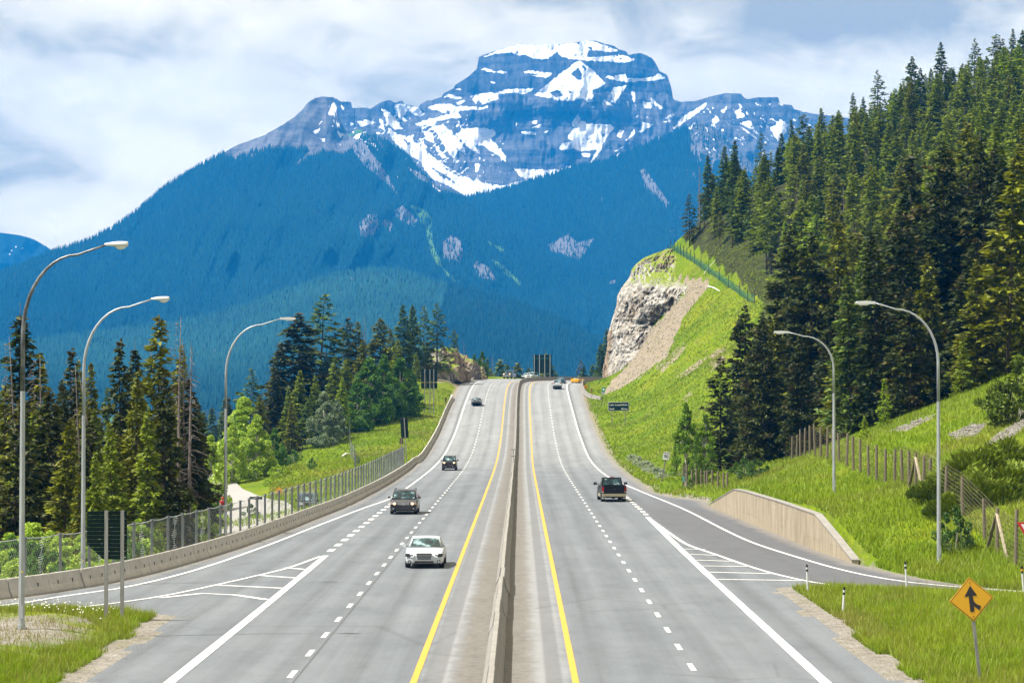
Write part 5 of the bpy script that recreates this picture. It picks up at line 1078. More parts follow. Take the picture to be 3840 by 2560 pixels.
for (px, py, d, kd, m, w, lb) in ((2925, 860, 262, 'broad', 'needle_dark', 1.0, 'left of the two huge dark spruces at the foot of the right slope'), (3030, 880, 255, 'broad', 'needle_dark', 1.05, 'right of the two huge dark spruces at the foot of the right slope'), (2790, 1110, 262, 'broad', 'needle_dark', 0.85, 'dark spruce leaning out left of the two huge ones'),
        (2700, 1350, 246, 'slim', 'needle_dark', 2.0, 'small pointed black-green spruce left of the huge dark spruces'), (2870, 1180, 242, 'broad', 'needle_dark', 0.9, 'dark spruce in front of the huge ones'), (3130, 1040, 250, 'broad', 'needle_dark', 0.9, 'dark spruce right of the huge ones behind the wooden fence'), (3000, 1250, 236, 'broad', 'needle_dark', 0.9, 'low spreading dark spruce behind the wooden fence'), (3190, 1220, 240, 'broad', 'needle_dark', 0.8, 'black-green spruce behind the far lamp pole'),
        (3310, 830, 248, 'fir', 'needle_dark', 1.3, 'tall dark spruce left of the near right lamp head'), (3420, 600, 262, 'fir', 'needle_dark', 1.3, 'tall dark spruce above the near right lamp arm'), (3560, 540, 250, 'broad', 'needle_dark', 0.95, 'very tall dark spruce right of the near right lamp'), (3700, 480, 245, 'broad', 'needle_dark', 0.95, 'very tall dark spruce towards the right edge'), (3800, 600, 230, 'broad', 'needle_dark', 0.9, 'tall dark spruce cut by the right edge'),
        (3480, 960, 232, 'fir', 'needle_olive', 1.2, 'olive spruce right of the near right lamp pole'), (3640, 900, 225, 'fir', 'needle_dark', 1.3, 'dark spruce low at the right'), (3380, 1120, 226, 'fir', 'needle_dark', 1.2, 'dark spruce behind the lime green young one'), (3780, 980, 214, 'fir', 'needle_olive', 1.2, 'olive spruce at the right edge above the junipers')):
    x, y, H = from_top(px, py, d); conifer(kd, x, y, H, m, lb, 'huge dark spruces at the foot of the right slope', w, 'spruce_tree')
x, y, H = from_top(3314, 1427, 192); conifer('young', x, y, H, 'needle_lime', 'bright lime green young spruce beside the grass bank', None, 1.2, 'spruce_tree')
x, y, H = from_top(3610, 1280, 206); conifer('young', x, y, H, 'needle_green', 'young green spruce behind the near right lamp', None, 1.3, 'spruce_tree')
x, y, H = from_top(3240, 1560, 186); conifer('young', x, y, H, 'needle_lime', 'small lime spruce left of the bright young one', None, 1.5, 'spruce_tree')
for (px, py, d, w, lb) in ((2572, 1520, 225, 0.65, 'thin leafy aspen left of the small pointed spruce'), (2610, 1640, 222, 0.6, 'low leafy aspen behind the ditch fence'), (2530, 1680, 246, 0.4, 'small aspen sapling right of the speed limit sign'), (2645, 1560, 228, 0.7, 'aspen touching the small pointed spruce')):
    x, y, H = from_top(px, py, d); leafy('thin', x, y, H, 'leaf_fresh', lb, wid=w*1.35)
for i, (px, py, w, H, m, lb) in enumerate(((2560, 1790, 1.2, 1.9, 'leaf_bright', 'bright green scrub behind the ditch fence'), (2600, 1800, 1.0, 1.6, 'leaf_bright', 'bright scrub beside the kilometre marker'), (2540, 1770, 1.0, 1.3, 'leaf_bright', 'bright scrub right of the speed limit sign'), (2790, 1795, 1.2, 1.9, 'leaf_dark', 'dark green bush at the left end of the grass bank'),
        (2840, 1790, 1.1, 1.7, 'leaf_dark', 'dark green bush beside the first one at the bank end'), (2590, 1835, 0.6, 1.0, 'leaf_dark', 'small dark bush at the foot of the ditch fence'), (3150, 1625, 0.8, 1.9, 'leaf_mid', 'green bush behind the far right lamp pole'), (2660, 1740, 1.0, 1.6, 'leaf_dark', 'dark bush under the small pointed spruce'), (3300, 1590, .7, 1.3, 'leaf_bright', 'bright low bush by the young lime spruce'))):
    x, y, z = atg(px, py, 120); leafy('bush', x, y, H, m, lb, 'bush', 'bush', w)
for i in range(6):
    x, y, z = atg(2375+i*22, 1728+i*13, 180); leafy('lowbush', x, y, 0.95, 'silver_leaf', 'silvery grey low shrub on the grass right of the road', 'shrub', 'silver_shrub', 0.75, 'silvery shrubs in a drift by the speed limit sign')
x, y, z = atg(3578, 2078, 80); leafy('bush', x, y, 2.3, 'leaf_dark', 'dark glossy bush standing against the near right lamp pole', 'bush', 'bush', 0.75, z=z-0.1)
for (px, py, H, lb) in ((3775, 1590, 3.2, 'tall dark juniper on the stony bank at the right edge'), (3825, 1570, 4.2, 'dark juniper above the stony bank, cut by the edge'), (3740, 1560, 2.4, 'smaller dark juniper left of the tall one on the stony bank')):
    x, y, z = atg(px, py, 100); leafy('bush', x, y, H, 'juniper', lb, 'shrub', 'juniper_shrub', 1.0)
for i, (px, py, s, lb) in enumerate(((3600, 1860, 1.3, 'large juniper behind the fence, right of the near lamp'), (3680, 1800, 1.5, 'large juniper mound in the middle of the fence backdrop'), (3780, 1760, 1.5, 'large juniper mound at the right edge'), (3720, 1880, 1.2, 'juniper mound low behind the fence'), (3820, 1840, 1.2, 'juniper mound low at the right edge'), (3560, 1920, 0.9, 'small juniper beside the near lamp pole'),
        (3480, 1500, 1.2, 'olive juniper left of the near right lamp'), (3560, 1470, 1.2, 'olive juniper right of the near right lamp'), (3650, 1440, 1.3, 'juniper band on the bank top'), (3740, 1420, 1.3, 'juniper band on the bank top, farther right'), (3420, 1530, 1.0, 'juniper at the foot of the dark spruces'), (3820, 1380, 1.4, 'juniper at the top right of the bank'))):
    x, y, z = atg(px, py, 100); juniper(x, y, lb, s*(1.1 if py > 1700 else 1.25), i, 'junipers on the right bank')
# ------------------------------------------------------------------ rock cliff right of the crest, outcrop on the left
def m_rock(nb):
    p = nb.pos(); d1 = nb.noise(0.35, nb.mapv(p, scale=(1, 1, 0.8), rot=(0.3, 0.5, 0.2)), 8, 0.72, 0.8); d2 = nb.noise(0.9, nb.mapv(p, scale=(1.6, 1.6, 0.45), rot=(0.0, 0.55, 0.0)), 8, 0.75, 0.6)
    w = nb.noise(0.12, p, 4, 0.6); t = nb.math('ADD', nb.math('MULTIPLY', d1, 0.5), nb.math('MULTIPLY', d2, 0.5))
    c = nb.ramp(t, [(0.38, (0.035, 0.032, 0.030)), (0.44, (0.22, 0.205, 0.18)), (0.51, (0.50, 0.475, 0.42)), (0.60, (0.76, 0.735, 0.68))])
    c = nb.mix(nb.math('MULTIPLY', nb.mr(nb.math('ADD', w, nb.math('MULTIPLY', nb.attr('rust'), 0.35)), 0.50, 0.68), 0.8), c, nb.ramp(t, [(0.38, (0.09, 0.055, 0.03)), (0.6, (0.48, 0.34, 0.19))]))
    cr = nb.voro(0.42, nb.mix(0.25, p, nb.noise(0.5, p, 4, 0.6, out=1)), 'DISTANCE_TO_EDGE')
    c = nb.mix(nb.math('MULTIPLY', nb.mr(cr, 0.06, 0.0), 0.5), c, (0.05, 0.045, 0.04))
    z = nb.sep(nb.new('ShaderNodeNewGeometry').outputs['Normal'])[2]
    g = nb.mr(nb.math('ADD', z, nb.math('MULTIPLY', nb.math('SUBTRACT', nb.noise(0.5, p, 4, 0.6), 0.5), 0.8)), 0.60, 0.75)
    c = nb.mix(nb.math('MULTIPLY', g, nb.attr('turf')), c, nb.ramp(nb.noise(1.5, p, 5, 0.7), [(0.35, (0.16, 0.25, 0.02)), (0.65, (0.34, 0.40, 0.05))]))
    return c, nb.bump(nb.math('ADD', t, nb.math('MULTIPLY', nb.mr(cr, 0.0, 0.1), 0.3)), 1.0, 0.9)
M['rock'] = mat('cliff_rock', m_rock, rough=0.9, spec=0.2, k=0.72)
Lp = [(1462, 2258), (1454, 2259), (1389, 2259), (1352, 2267), (1299, 2277.5), (1258, 2277.5), (1201, 2294), (1144, 2312), (1111, 2314), (1079, 2330), (1042, 2359), (1013, 2367), (991, 2384), (968, 2412), (954, 2445), (938, 2486), (932, 2504)]
Rp = [(1462, 2278), (1389, 2345), (1348, 2378), (1291, 2414), (1242, 2443), (1209, 2456), (1185, 2488), (1136, 2549), (1111, 2577), (1078, 2594), (1050, 2545), (1020, 2530), (990, 2540), (960, 2540), (932, 2530)]
lf = lin([(a, b) for a, b in sorted(Lp)]); rf = lin([(a, b) for a, b in sorted(Rp)])
ny, nx, nbk = 130, 90, 26
PYc = np.linspace(1464, 933, ny); cov = np.zeros((ny, nx+nbk, 3)); rust = np.zeros((ny, nx+nbk)); turf = np.zeros((ny, nx+nbk))
for j, py in enumerate(PYc):
    l, r_ = float(lf(py)), float(rf(py)); 
    gx_, gd, gz__ = atg(r_, py, 380, 640); gd = min(max(gd, 440), 556)
    dl = np.interp(py, [933, 1100, 1300, 1464], [552, 546, 542, 538]); dl = min(dl, gd+60); ts = np.linspace(0, 1, nx); px = l+(r_-l)*ts
    dpt = dl*(1-ts)+(gd+0.5)*ts; bulge = 5.0*np.sin(np.pi*np.clip(ts, 0, 1))*(0.4+0.6*np.sin(np.pi*(1464-py)/531)); ed = np.clip(np.minimum(ts, 1-ts)*9, 0, 1)
    n1 = vnoise(px/26+py/60, py/34-px/80, 101, 4)*3.4+np.abs(vnoise(px/11-py/26, py/13, 102, 3))*2.4-1.0+vnoise(px/5, py/7, 103, 2)*0.7
    dpt = dpt-bulge-n1*ed*1.0
    rx, _, rz_ = ray(px+1.6*vnoise(px/6, py/6+0*px, 7, 2)*ed, np.full(nx, py)); cov[j, nbk:] = np.stack([rx*dpt, dpt, HCAM+rz_*dpt], -1)
    rust[j, nbk:] = np.clip(1-(px-l)/26, 0, 1)*(py > 1240)+np.clip((1010-py)/60, 0, 1)*.8; turf[j, nbk:] = np.clip((1085-py+22*vnoise(px/18, py/12+0*px, 17, 3))/40, 0, 1)
    p0 = cov[j, nbk].copy()
    for k in range(nbk):
        s = (nbk-k)/nbk; q = p0+np.array([s*38*(0.35+0.65*s), s*72, -s*2.0]); q[0] += 0.9*vnoise(np.array(s*9.0), np.array(py/22.0), 111, 3); cov[j, k] = q; rust[j, k] = .4
cliff = struct(pm('rock_cliff', cov.reshape(-1, 3), gridfaces(ny, nx+nbk), M['rock'], smooth=False), 'blasted pale grey rock cliff right of the crest, rust-stained at its left edge'); setattr_f(cliff, 'rust', rust); setattr_f(cliff, 'turf', turf)
# rock boulders of the left outcrop
def boulder(name, c, r3, seed, amp=0.28, turfy=0.0, flat=-0.25, sub=4):
    bm = bmesh.new(); bmesh.ops.create_icosphere(bm, subdivisions=sub, radius=1.0)
    for v in bm.verts:
        n = v.co.normalized(); h = float(1+amp*2*vnoise(n.x*2.1+seed, n.y*2.1+n.z*1.3, seed, 4)+amp*0.8*abs(float(vnoise(n.x*5+n.z*4, n.y*5, seed+1, 3))))
        h *= 1-0.28*max(0, abs(n.x)-0.6)
        v.co = Vector((n.x*r3[0]*h, n.y*r3[1]*h, max(flat*r3[2], n.z*r3[2]*h)))
    me = bpy.data.meshes.new(name); bm.to_mesh(me); bm.free(); me.materials.append(M['rock']); o = place(name, me, loc=c)
    for k, v in (('rust', 0.35), ('turf', turfy)):
        setattr_f(o, k, np.full(len(me.vertices), v))
    return o
for (px, py, d, rx_, rz__, sd_, tf_, lb) in ((1655, 1375, 520, 5.4, 4.6, 3, 1.0, 'grass-topped rock knob left of the crest, brown broken face'), (1742, 1380, 540, 3.6, 3.9, 9, .7, 'grey rock outcrop right of the grassy knob'), (1705, 1408, 522, 3.2, 2.4, 14, .8, 'low rock ledge between the two outcrops'), (1785, 1400, 552, 2.6, 2.3, 22, .6, 'last low rock of the outcrop, next to the road edge'), (1620, 1395, 512, 2.8, 2.6, 31, 1.0, 'grassy shoulder of the rock knob on its left')):
    x, y, z = V(px, py, d); tag(boulder('rock_outcrop', (x, y, z-rz__*0.45), (rx_, rx_*1.5, rz__*1.05), sd_, turfy=tf_), lb, 'rock', 'rock outcrop left of the crest')
for i, (px, py, s) in enumerate(((1290, 1590, 1.6), (1265, 1610, 1.3), (1310, 1560, 1.2), (1240, 1640, 1.0), (1330, 1545, 1.0))):
    x, y, z = atg(px, py, 200); tag(boulder('boulder', (x, y, z+0.1), (s*1.3, s, s*0.8), 40+i, sub=3), 'grey broken boulder below the grey-green willows', 'boulder', 'boulders below the willows')

# ------------------------------------------------------------------ concrete
def m_conc(nb):
    p = nb.obj(); w = nb.pos(); n = nb.noise(1.6, w, 6, 0.7); st = nb.noise(2.2, nb.mapv(w, scale=(2.5, 2.5, 0.25)), 6, 0.75)
    c = nb.ramp(n, [(0.3, (0.40, 0.38, 0.345)), (0.7, (0.56, 0.545, 0.51))]); c = nb.mix(nb.mr(st, 0.52, 0.74, 0.0, 0.55), c, (0.25, 0.225, 0.19))
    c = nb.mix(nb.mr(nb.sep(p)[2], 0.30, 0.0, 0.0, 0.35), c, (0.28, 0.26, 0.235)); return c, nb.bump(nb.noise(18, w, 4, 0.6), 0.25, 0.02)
M['concrete'] = mat('weathered_concrete', m_conc, rough=0.9, spec=0.2, k=0.74)
M['dark_gap'] = mat('dark_slot', (0.03, 0.03, 0.03), rough=0.9)
def jersey(L, wide=1.0, slots=True):
    b = MB(); h = 0.81; half = [(0.30, 0), (0.30, 0.075), (0.17, 0.33), (0.085, 0.79), (0.07, 0.81)]; g_ = 0.012
    pr = [(-a*wide, z) for a, z in half]+[(a*wide, z) for a, z in half[::-1]]; b.prism([(p[0], p[1]) for p in pr], g_, L-g_, 'Y')
    b.cur = 1
    if slots:
        for yy in (L*0.28, L*0.72):
            for sg in (1, -1): b.box((sg*0.155, yy, 0.40), (0.03, 0.07, 0.17))
        b.box((0.0, 0.0, 0.35), (0.16, 0.03, 0.5))
    o = b.build('segment', None, mats=[M['concrete'], M['dark_gap']]); me = o.data; bpy.data.objects.remove(o); return me
M['concrete_old'] = mat('grimy_concrete', lambda nb: m_conc(nb), rough=0.92, spec=0.15, k=0.46)
SEG3 = jersey(3.05); SEG6 = jersey(5.8, 1.0, False); SEG6.materials[0] = M['concrete_old']
def barrier_run(t, P, me, L0, flip=False):
    """P: world polyline; pieces of length L0 follow it"""
    P = np.array(P); dd = np.concatenate([[0], np.cumsum(np.linalg.norm(np.diff(P, axis=0), axis=1))]); n = int(dd[-1]//L0)
    r = np.random.default_rng(3)
    for i in range(n):
        a = np.array([np.interp(i*L0, dd, P[:, k]) for k in range(3)]); b = np.array([np.interp((i+1)*L0, dd, P[:, k]) for k in range(3)]); v = b-a; L = np.linalg.norm(v)
        o = place('segment', me, t); o.location = tuple(a+np.array([r.normal(0, 0.012), 0, 0])); o.scale = (1, L/L0, 1)
        o.rotation_euler = (math.asin(v[2]/L), 0, math.atan2(-v[0], v[1]))
t = thing('concrete_barrier', 'long concrete median barrier between the two carriageways, curving right over the crest', 'barrier')
S = np.concatenate([np.arange(50, 500, 10.0), np.arange(500, 690, 4.0)]); barrier_run(t, RP(-0.78, S), SEG6, 5.8)
t = thing('concrete_barrier', 'concrete barrier of short bolted blocks along the left edge, in front of the chain-link fence', 'barrier')
bl = [(-36, 86.0), (-32, 88.5), (-25.5, 94.9), (-21.5, 100.0), (-18.2, 111.2), (-16.6, 125), (-15.5, 141), (-14.5, 168), (-13.6, 196), (-13.2, 248), (-13.3, 300), (-13.35, 309), (-13.0, 316), (-13.1, 345), (-13.1, 400), (-12.95, 455), (-12.8, 462), (-13.6, 469)]
blu = pchip([p[1] for p in bl], [p[0] for p in bl]); S = np.concatenate([np.arange(86, 110, 1.0), np.arange(110, 469, 3.0)]); barrier_run(t, RP(blu(S)-0.30, S), SEG3, 3.05)
t = thing('concrete_barrier', 'tan concrete barrier on the right shoulder at the crest, its end flared into the grass', 'barrier')
S = np.array([459, 463, 469, 477, 490, 505, 520, 535, 550, 565, 580, 600, 625, 650]); uu = np.array([14.8, 13.6, 12.6, 12.2, 12.1, 12.1, 12.1, 12.1, 12.1, 12.1, 12.1, 12.1, 12.1, 12.1]); Sd = np.linspace(459, 650, 90)
barrier_run(t, RP(np.interp(Sd, S, uu)+0.35, Sd), SEG6, 5.8)

# retaining wall
def m_wall(nb):
    p = nb.pos(); n = nb.noise(0.8, p, 6, 0.7); st = nb.noise(1.4, nb.mapv(p, scale=(1.0, 1.0, 0.13)), 7, 0.72)
    c = nb.ramp(n, [(0.3, (0.46, 0.385, 0.27)), (0.7, (0.60, 0.52, 0.385))]); c = nb.mix(nb.mr(st, 0.46, 0.66, 0, 0.6), c, (0.27, 0.215, 0.15))
    wh = nb.noise(0.8, nb.mapv(p, scale=(3.4, 3.4, 0.1), loc=(7, 0, 0)), 5, 0.7); c = nb.mix(nb.mr(wh, 0.60, 0.68, 0, 0.7), c, (0.72, 0.70, 0.65))
    ln = nb.math('PINGPONG', nb.math('MULTIPLY', nb.sep(p)[2], 1.0), 0.61); c = nb.mix(nb.math('MULTIPLY', nb.mr(nb.math('ABSOLUTE', nb.math('SUBTRACT', ln, 0.6)), 0.02, 0.0), nb.mr(nb.noise(0.5, p, 4), 0.5, 0.6, 0, .6)), c, (0.22, 0.17, 0.12))
    return c, nb.bump(nb.noise(9, p, 5, 0.6), 0.3, 0.03)
M['wall'] = mat('tan_wall_concrete', m_wall, rough=0.9, spec=0.2, k=0.60)
t = thing('retaining_wall', 'low tan concrete retaining wall holding the grass bank beside the right-hand ramp, top tapering at both ends', 'wall')
wp = [(14.9, 189.5, 0.25), (15.15, 180, 1.25), (15.32, 173.5, 1.92), (15.45, 167, 2.02), (15.95, 149, 2.02), (16.2, 137, 1.98), (16.3, 134, 1.95), (16.55, 129, 1.15), (16.85, 123, 0.12)]
for (a, b) in zip(wp, wp[1:]):
    va = []; g_ = 0.02
    for (u, s, h), o_ in ((a, 0.0), (b, 0.0)):
        s2 = s-g_ if (u, s, h) == a else s+g_
        for dx in (0.0, 0.34):
            va += [(u+dx, s2, -0.2), (u+dx, s2, h)]
    fs = [(0, 1, 5, 4), (2, 6, 7, 3), (1, 3, 7, 5), (0, 2, 3, 1), (4, 5, 7, 6), (0, 4, 6, 2)]; pm('wall_panel', va, fs, M['wall'], t)
    cp_ = []
    for (u, s, h) in (a, b):
        for dx in (-0.03, 0.40): cp_ += [(u+dx, s, h), (u+dx, s, h+0.07)]
    pm('coping', cp_, fs, M['concrete_old'], t)

# ------------------------------------------------------------------ chain-link fence on the left
M['galv'] = mat('galvanised_post', lambda nb: nb.ramp(nb.noise(3, nb.obj(), 5, 0.6), [(0.3, (0.10, 0.113, 0.128)), (0.7, (0.19, 0.205, 0.22))]), rough=0.6, metal=0.0)
M['wire'] = mat('bright_fence_wire', (0.36, 0.39, 0.41), rough=0.45, metal=0.0)
M['wood_post'] = mat('weathered_fence_post', lambda nb: nb.ramp(nb.noise(4, nb.mapv(nb.obj(), scale=(3, 3, 0.5)), 5, 0.7), [(0.3, (0.075, 0.062, 0.045)), (0.7, (0.20, 0.175, 0.13))]), rough=0.95, spec=0.1)
M['wood_new'] = mat('pale_brace_timber', (0.36, 0.31, 0.215), rough=0.9)
def mesh_panel(A, B, z0a, z0b, h, step, rad, b):
    """diamond mesh between two posts: flat-sided wires in two directions"""
    A = Vector(A); B = Vector(B); L = (B-A).length; d = (B-A)/L; n = Vector((-d.y, d.x, 0)); r = rad
    def P(s, z): q = A+d*s; return Vector((q.x, q.y, z0a+(z0b-z0a)*s/L+z))
    k = -int(h/step)
    while k*step < L:
        for sg in (0, 1):
            s0, s1 = k*step, k*step+h*0.62
            za, zb = (0, h) if sg == 0 else (h, 0)
            if s1 <= 0 or s0 >= L: continue
            if s0 < 0: f = -s0/(s1-s0); za = za+(zb-za)*f; s0 = 0
            if s1 > L: f = (L-s0)/(s1-s0); zb = za+(zb-za)*f; s1 = L
            p, q = P(s0, za), P(s1, zb); w = Vector((0, 0, r)); m_ = n*0.02
            b.add([p-w, p+w, q+w, q-w, (p+q)/2+m_], [(0, 1, 2, 3)])
        k += 1
t = thing('chain_link_fence', 'tall chain-link fence on grey posts behind the left concrete barrier', 'fence')
Sx = 88.5; fpts = []
while Sx < 303:
    u = float(blu(Sx)); nrm = 1.15; du = float(blu(Sx+.5)-blu(Sx-.5)); n_ = math.hypot(1, du); pw = RP(u-nrm/n_, Sx+du*nrm/n_); fpts.append((float(pw[0]), float(pw[1]))); Sx += 3.35/n_*1.0
topz = lambda y: 2.36+0.35*float(sstep(180, 300, y))
pb = MB(); pb.box((0, 0, 0), (0.13, 0.13, 1)); pb.box((0, 0, 0.5), (0.19, 0.16, 0.012)); po = pb.build('post', M['galv'], None); pme = po.data; bpy.data.objects.remove(po)
for i, (x, y) in enumerate(fpts):
    zb = -0.75; zt = topz(y); o = place('post', pme, t, (x, y, (zb+zt)/2), 0.2); o.scale = (1, 1, zt-zb)
for i, (a, b_) in enumerate(zip(fpts, fpts[1:])):
    if a[1] > 303: break
    b = MB(); st_ = 0.16 if a[1] < 150 else (0.26 if a[1] < 210 else 0.42); mesh_panel((a[0], a[1], 0), (b_[0], b_[1], 0), -0.5, -0.5, topz(a[1])+0.45, st_, 0.0095 if a[1] < 150 else 0.013, b)
    b.tube([(a[0], a[1], topz(a[1])-0.03), ((a[0]+b_[0])/2, (a[1]+b_[1])/2, topz(a[1])-0.09), (b_[0], b_[1], topz(b_[1])-0.03)], 0.02, 5)
    if i % 2 == 0:   # loosely rolled seam where two lengths of mesh overlap
        q = 0.45; sx_, sy_ = a[0]*(1-q)+b_[0]*q, a[1]*(1-q)+b_[1]*q
        for k in range(26):
            z0 = -0.4+k*(topz(a[1])+0.4)/26; w = 0.07+0.05*math.sin(k*0.9+i); b.tube([(sx_-w+0.04*math.sin(k*.35+i), sy_, z0), (sx_+w+0.04*math.sin(k*.35+i), sy_, z0+0.07)], 0.010, 3, cap=False)
    b.build('mesh_panel', M['wire'], t)
# chain-link fence climbing the grass slope, seen almost edge on
t = thing('chain_link_fence', 'narrow silvery fence running straight up the left grass slope, seen edge-on', 'fence')
sp = [(1331, 262), (1333, 275), (1334, 288), (1331, 300), (1329, 315), (1323, 330), (1318, 345), (1313, 360), (1311, 375), (1312, 390), (1312, 405)]; q_ = []
for px, d in sp: x = onx(px, d); z = float(gz(x, d)); q_.append((x, d, z)); place('post', pme, t, (x, d, z+1.15), 0.1, (0.8, 0.8, 2.4))
for a, b_ in zip(q_, q_[1:]): b = MB(); mesh_panel(a, b_, a[2], b_[2], 2.2, 0.5, 0.035, b); b.build('mesh_panel', M['wire'], t)

# ------------------------------------------------------------------ wooden wildlife fences on the right
wpme = None
wb_ = MB(); wb_.cyl((0, 0, 0.5), 0.095, 1.0, 8, r2=0.085); wo = wb_.build('post', M['wood_post'], None, smooth=False); wpme = wo.data; bpy.data.objects.remove(wo)
fd = lin([(2890, 256), (2921, 250), (2970, 230), (3017, 211), (3055, 194), (3100, 178), (3198, 167), (3319, 152), (3400, 143), (3457, 137), (3546, 130), (3692, 121), (3739, 118), (3808, 114), (3960, 108), (4200, 100)])
t = thing('wildlife_fence', 'long wire fence on wooden posts along the crest of the right grass bank', 'fence')
pxs = [2880+v/2.45 for v in (40, 68, 100, 130, 155, 183, 220, 260, 296, 335, 383, 431, 484, 542, 595, 653, 720, 785, 848, 925, 997, 1075, 1160, 1235, 1297, 1357, 1430, 1485, 1632, 1785, 1990, 2103, 2270, 2450)]
tops = [840, 795, 750, 685, 675, 620, 577, 560, 512, 498, 477, 470, 488, 490, 515, 545, 550, 573, 602, 660, 657, 692, 757, 830, 880, 910, 945, 980, 1040, 1115, 1207, 1232, 1245, 1250]
fp = []
for px, tp in zip(pxs, tops):
    d = float(fd(px)); x, y, zt = V(px, 1400+tp/2.45, d); zg = float(gz(x, y)); H = max(2.1, min(2.9, zt-zg)); fp.append((x, y, zg, H))
    o = place('post', wpme, t, (x, y, zg-0.3), 0, (1, 1, H+0.3)); o.rotation_euler = (r6.normal(0, .015), r6.normal(0, .02), 0)
for a, b_ in zip(fp, fp[1:]):
    b = MB()
    for k in range(11):
        z1, z2 = 0.12+k*0.215, 0.12+k*0.215; b.tube([(a[0], a[1], a[2]+z1), ((a[0]+b_[0])/2, (a[1]+b_[1])/2, (a[2]+b_[2])/2+z1-0.03), (b_[0], b_[1], b_[2]+z2)], 0.007, 3, cap=False)
    nv = 5 if a[1] > 150 else 12
    for k in range(1, nv): f = k/nv; x, y, z = [a[i]*(1-f)+b_[i]*f for i in range(3)]; b.tube([(x, y, z+0.1), (x, y, z+2.25)], 0.005, 3, cap=False)
    b.build('wire_mesh', M['wood_post'], t)
for px in (3433, 3739):
    i = int(np.argmin([abs(q-px) for q in pxs])); x, y, zg, H = fp[i]; dx, dy = fp[i+1][0]-fp[i-1][0], fp[i+1][1]-fp[i-1][1]; L = math.hypot(dx, dy); dx, dy = dx/L, dy/L
    for sg, m in ((1, 'wood_new'), (-1, 'wood_post')):
        x2, y2 = x+dx*1.35*sg, y+dy*1.35*sg; b = MB(); b.tube([(x, y, zg+H*0.88), (x2+0.2*sg, y2, float(gz(x2, y2))-0.05)], 0.085, 7); o = b.build('brace', M[m], t); o['label'] = 'pale timber brace' if sg > 0 else 'dark timber brace'
t = thing('wildlife_fence', 'short row of wooden fence posts in the ditch left of the retaining wall', 'fence')
fp = []
for v, tp in zip((1220, 1240, 1265, 1328, 1383, 1443, 1490, 1520, 1583, 1657, 1725, 1772), (1155, 1180, 1160, 1185, 1200, 1215, 1230, 1243, 1270, 1303, 1340, 1380)):
    px = 2200+v/3.36; d = 226-(px-2563)*0.14; x, y, zt = V(px, 1400+tp/3.36, d); zg = float(gz(x, y)); fp.append((x, y, zg)); place('post', wpme, t, (x, y, zg-0.3), 0, (1, 1, max(1.4, min(2.5, zt-zg))+0.3))
for a, b_ in zip(fp, fp[1:]):
    b = MB()
    for k in range(7): b.tube([(a[0], a[1], a[2]+0.15+k*0.3), (b_[0], b_[1], b_[2]+0.15+k*0.3)], 0.006, 3, cap=False)
    b.build('wire_mesh', M['wood_post'], t)
# netted fence on top of the slope
M['net'] = mat('green_mesh_netting', lambda nb: nb.ramp(nb.noise(0.9, nb.mapv(nb.pos(), scale=(1, 1, 2)), 5, 0.7), [(0.35, (0.01, 0.10, 0.075)), (0.6, (0.04, 0.22, 0.16)), (0.75, (0.22, 0.46, 0.38))]), rough=0.8, spec=0.1, alpha=0.55, k=0.6)
t = thing('netted_fence', 'fence hung with green netting running down the hilltop above the rock cliff', 'fence')
nf = [(2488, 560), (2498, 556), (2507, 553), (2516, 549), (2530, 544), (2543, 540), (2553, 536), (2565, 532), (2577, 528), (2590, 524), (2606, 519), (2630, 512), (2659, 504), (2698, 494), (2733, 485), (2775, 475), (2805, 468), (2830, 462)]; q_ = []
for i, (px, d) in enumerate(nf):
    x = onx(px, d); z = float(gz(x, d)); q_.append((x, d, z)); o = place('post', pme, t, (x, d, z+1.2), 0.1, (1.0, 1.0, 2.6)); setm(o, M['bark'])
for i_, (a, b_) in enumerate(zip(q_[1:], q_[2:])):
    vs = []
    for k in range(7):
        f = k/6; x, y, z = [a[i]*(1-f)+b_[i]*f for i in range(3)]; s = 0.14*math.sin(f*math.pi); vs += [(x, y-0.05-s, z+0.12), (x, y-0.02-s*.5, z+1.75-s*1.6+0.12*math.sin(i_*2.1))]
    pm('netting', vs, [(2*k, 2*k+2, 2*k+3, 2*k+1) for k in range(6)], M['net'], t)
# fallen white trunks on the slope
M['white_wood'] = mat('bleached_fallen_wood', (0.62, 0.60, 0.55), rough=0.85)
for (a, b_, r_, lb) in (((2655, 1078), (2700, 1096), 0.16, 'bleached fallen log below the netted fence'), ((2640, 1030), (2684, 1118), 0.08, 'thin bleached dead stem standing below the netted fence'), ((1283, 1716), (1312, 1704), 0.16, 'pale fallen log on the left grass slope')):
    p = atg(a[0], a[1], 200); q = atg(b_[0], b_[1], 200)
    if abs(p[1]-q[1]) > 12: q = (onx(b_[0], p[1]), p[1], float(gz(onx(b_[0], p[1]), p[1])))
    b = MB(); b.tube([(p[0], p[1], p[2]+0.2), ((p[0]+q[0])/2, (p[1]+q[1])/2, (p[2]+q[2])/2+0.35), (q[0], q[1], q[2]+0.15)], [r_, r_*0.8, r_*0.4], 7); o = b.build('fallen_log', M['white_wood']); tag(o, lb, 'log')

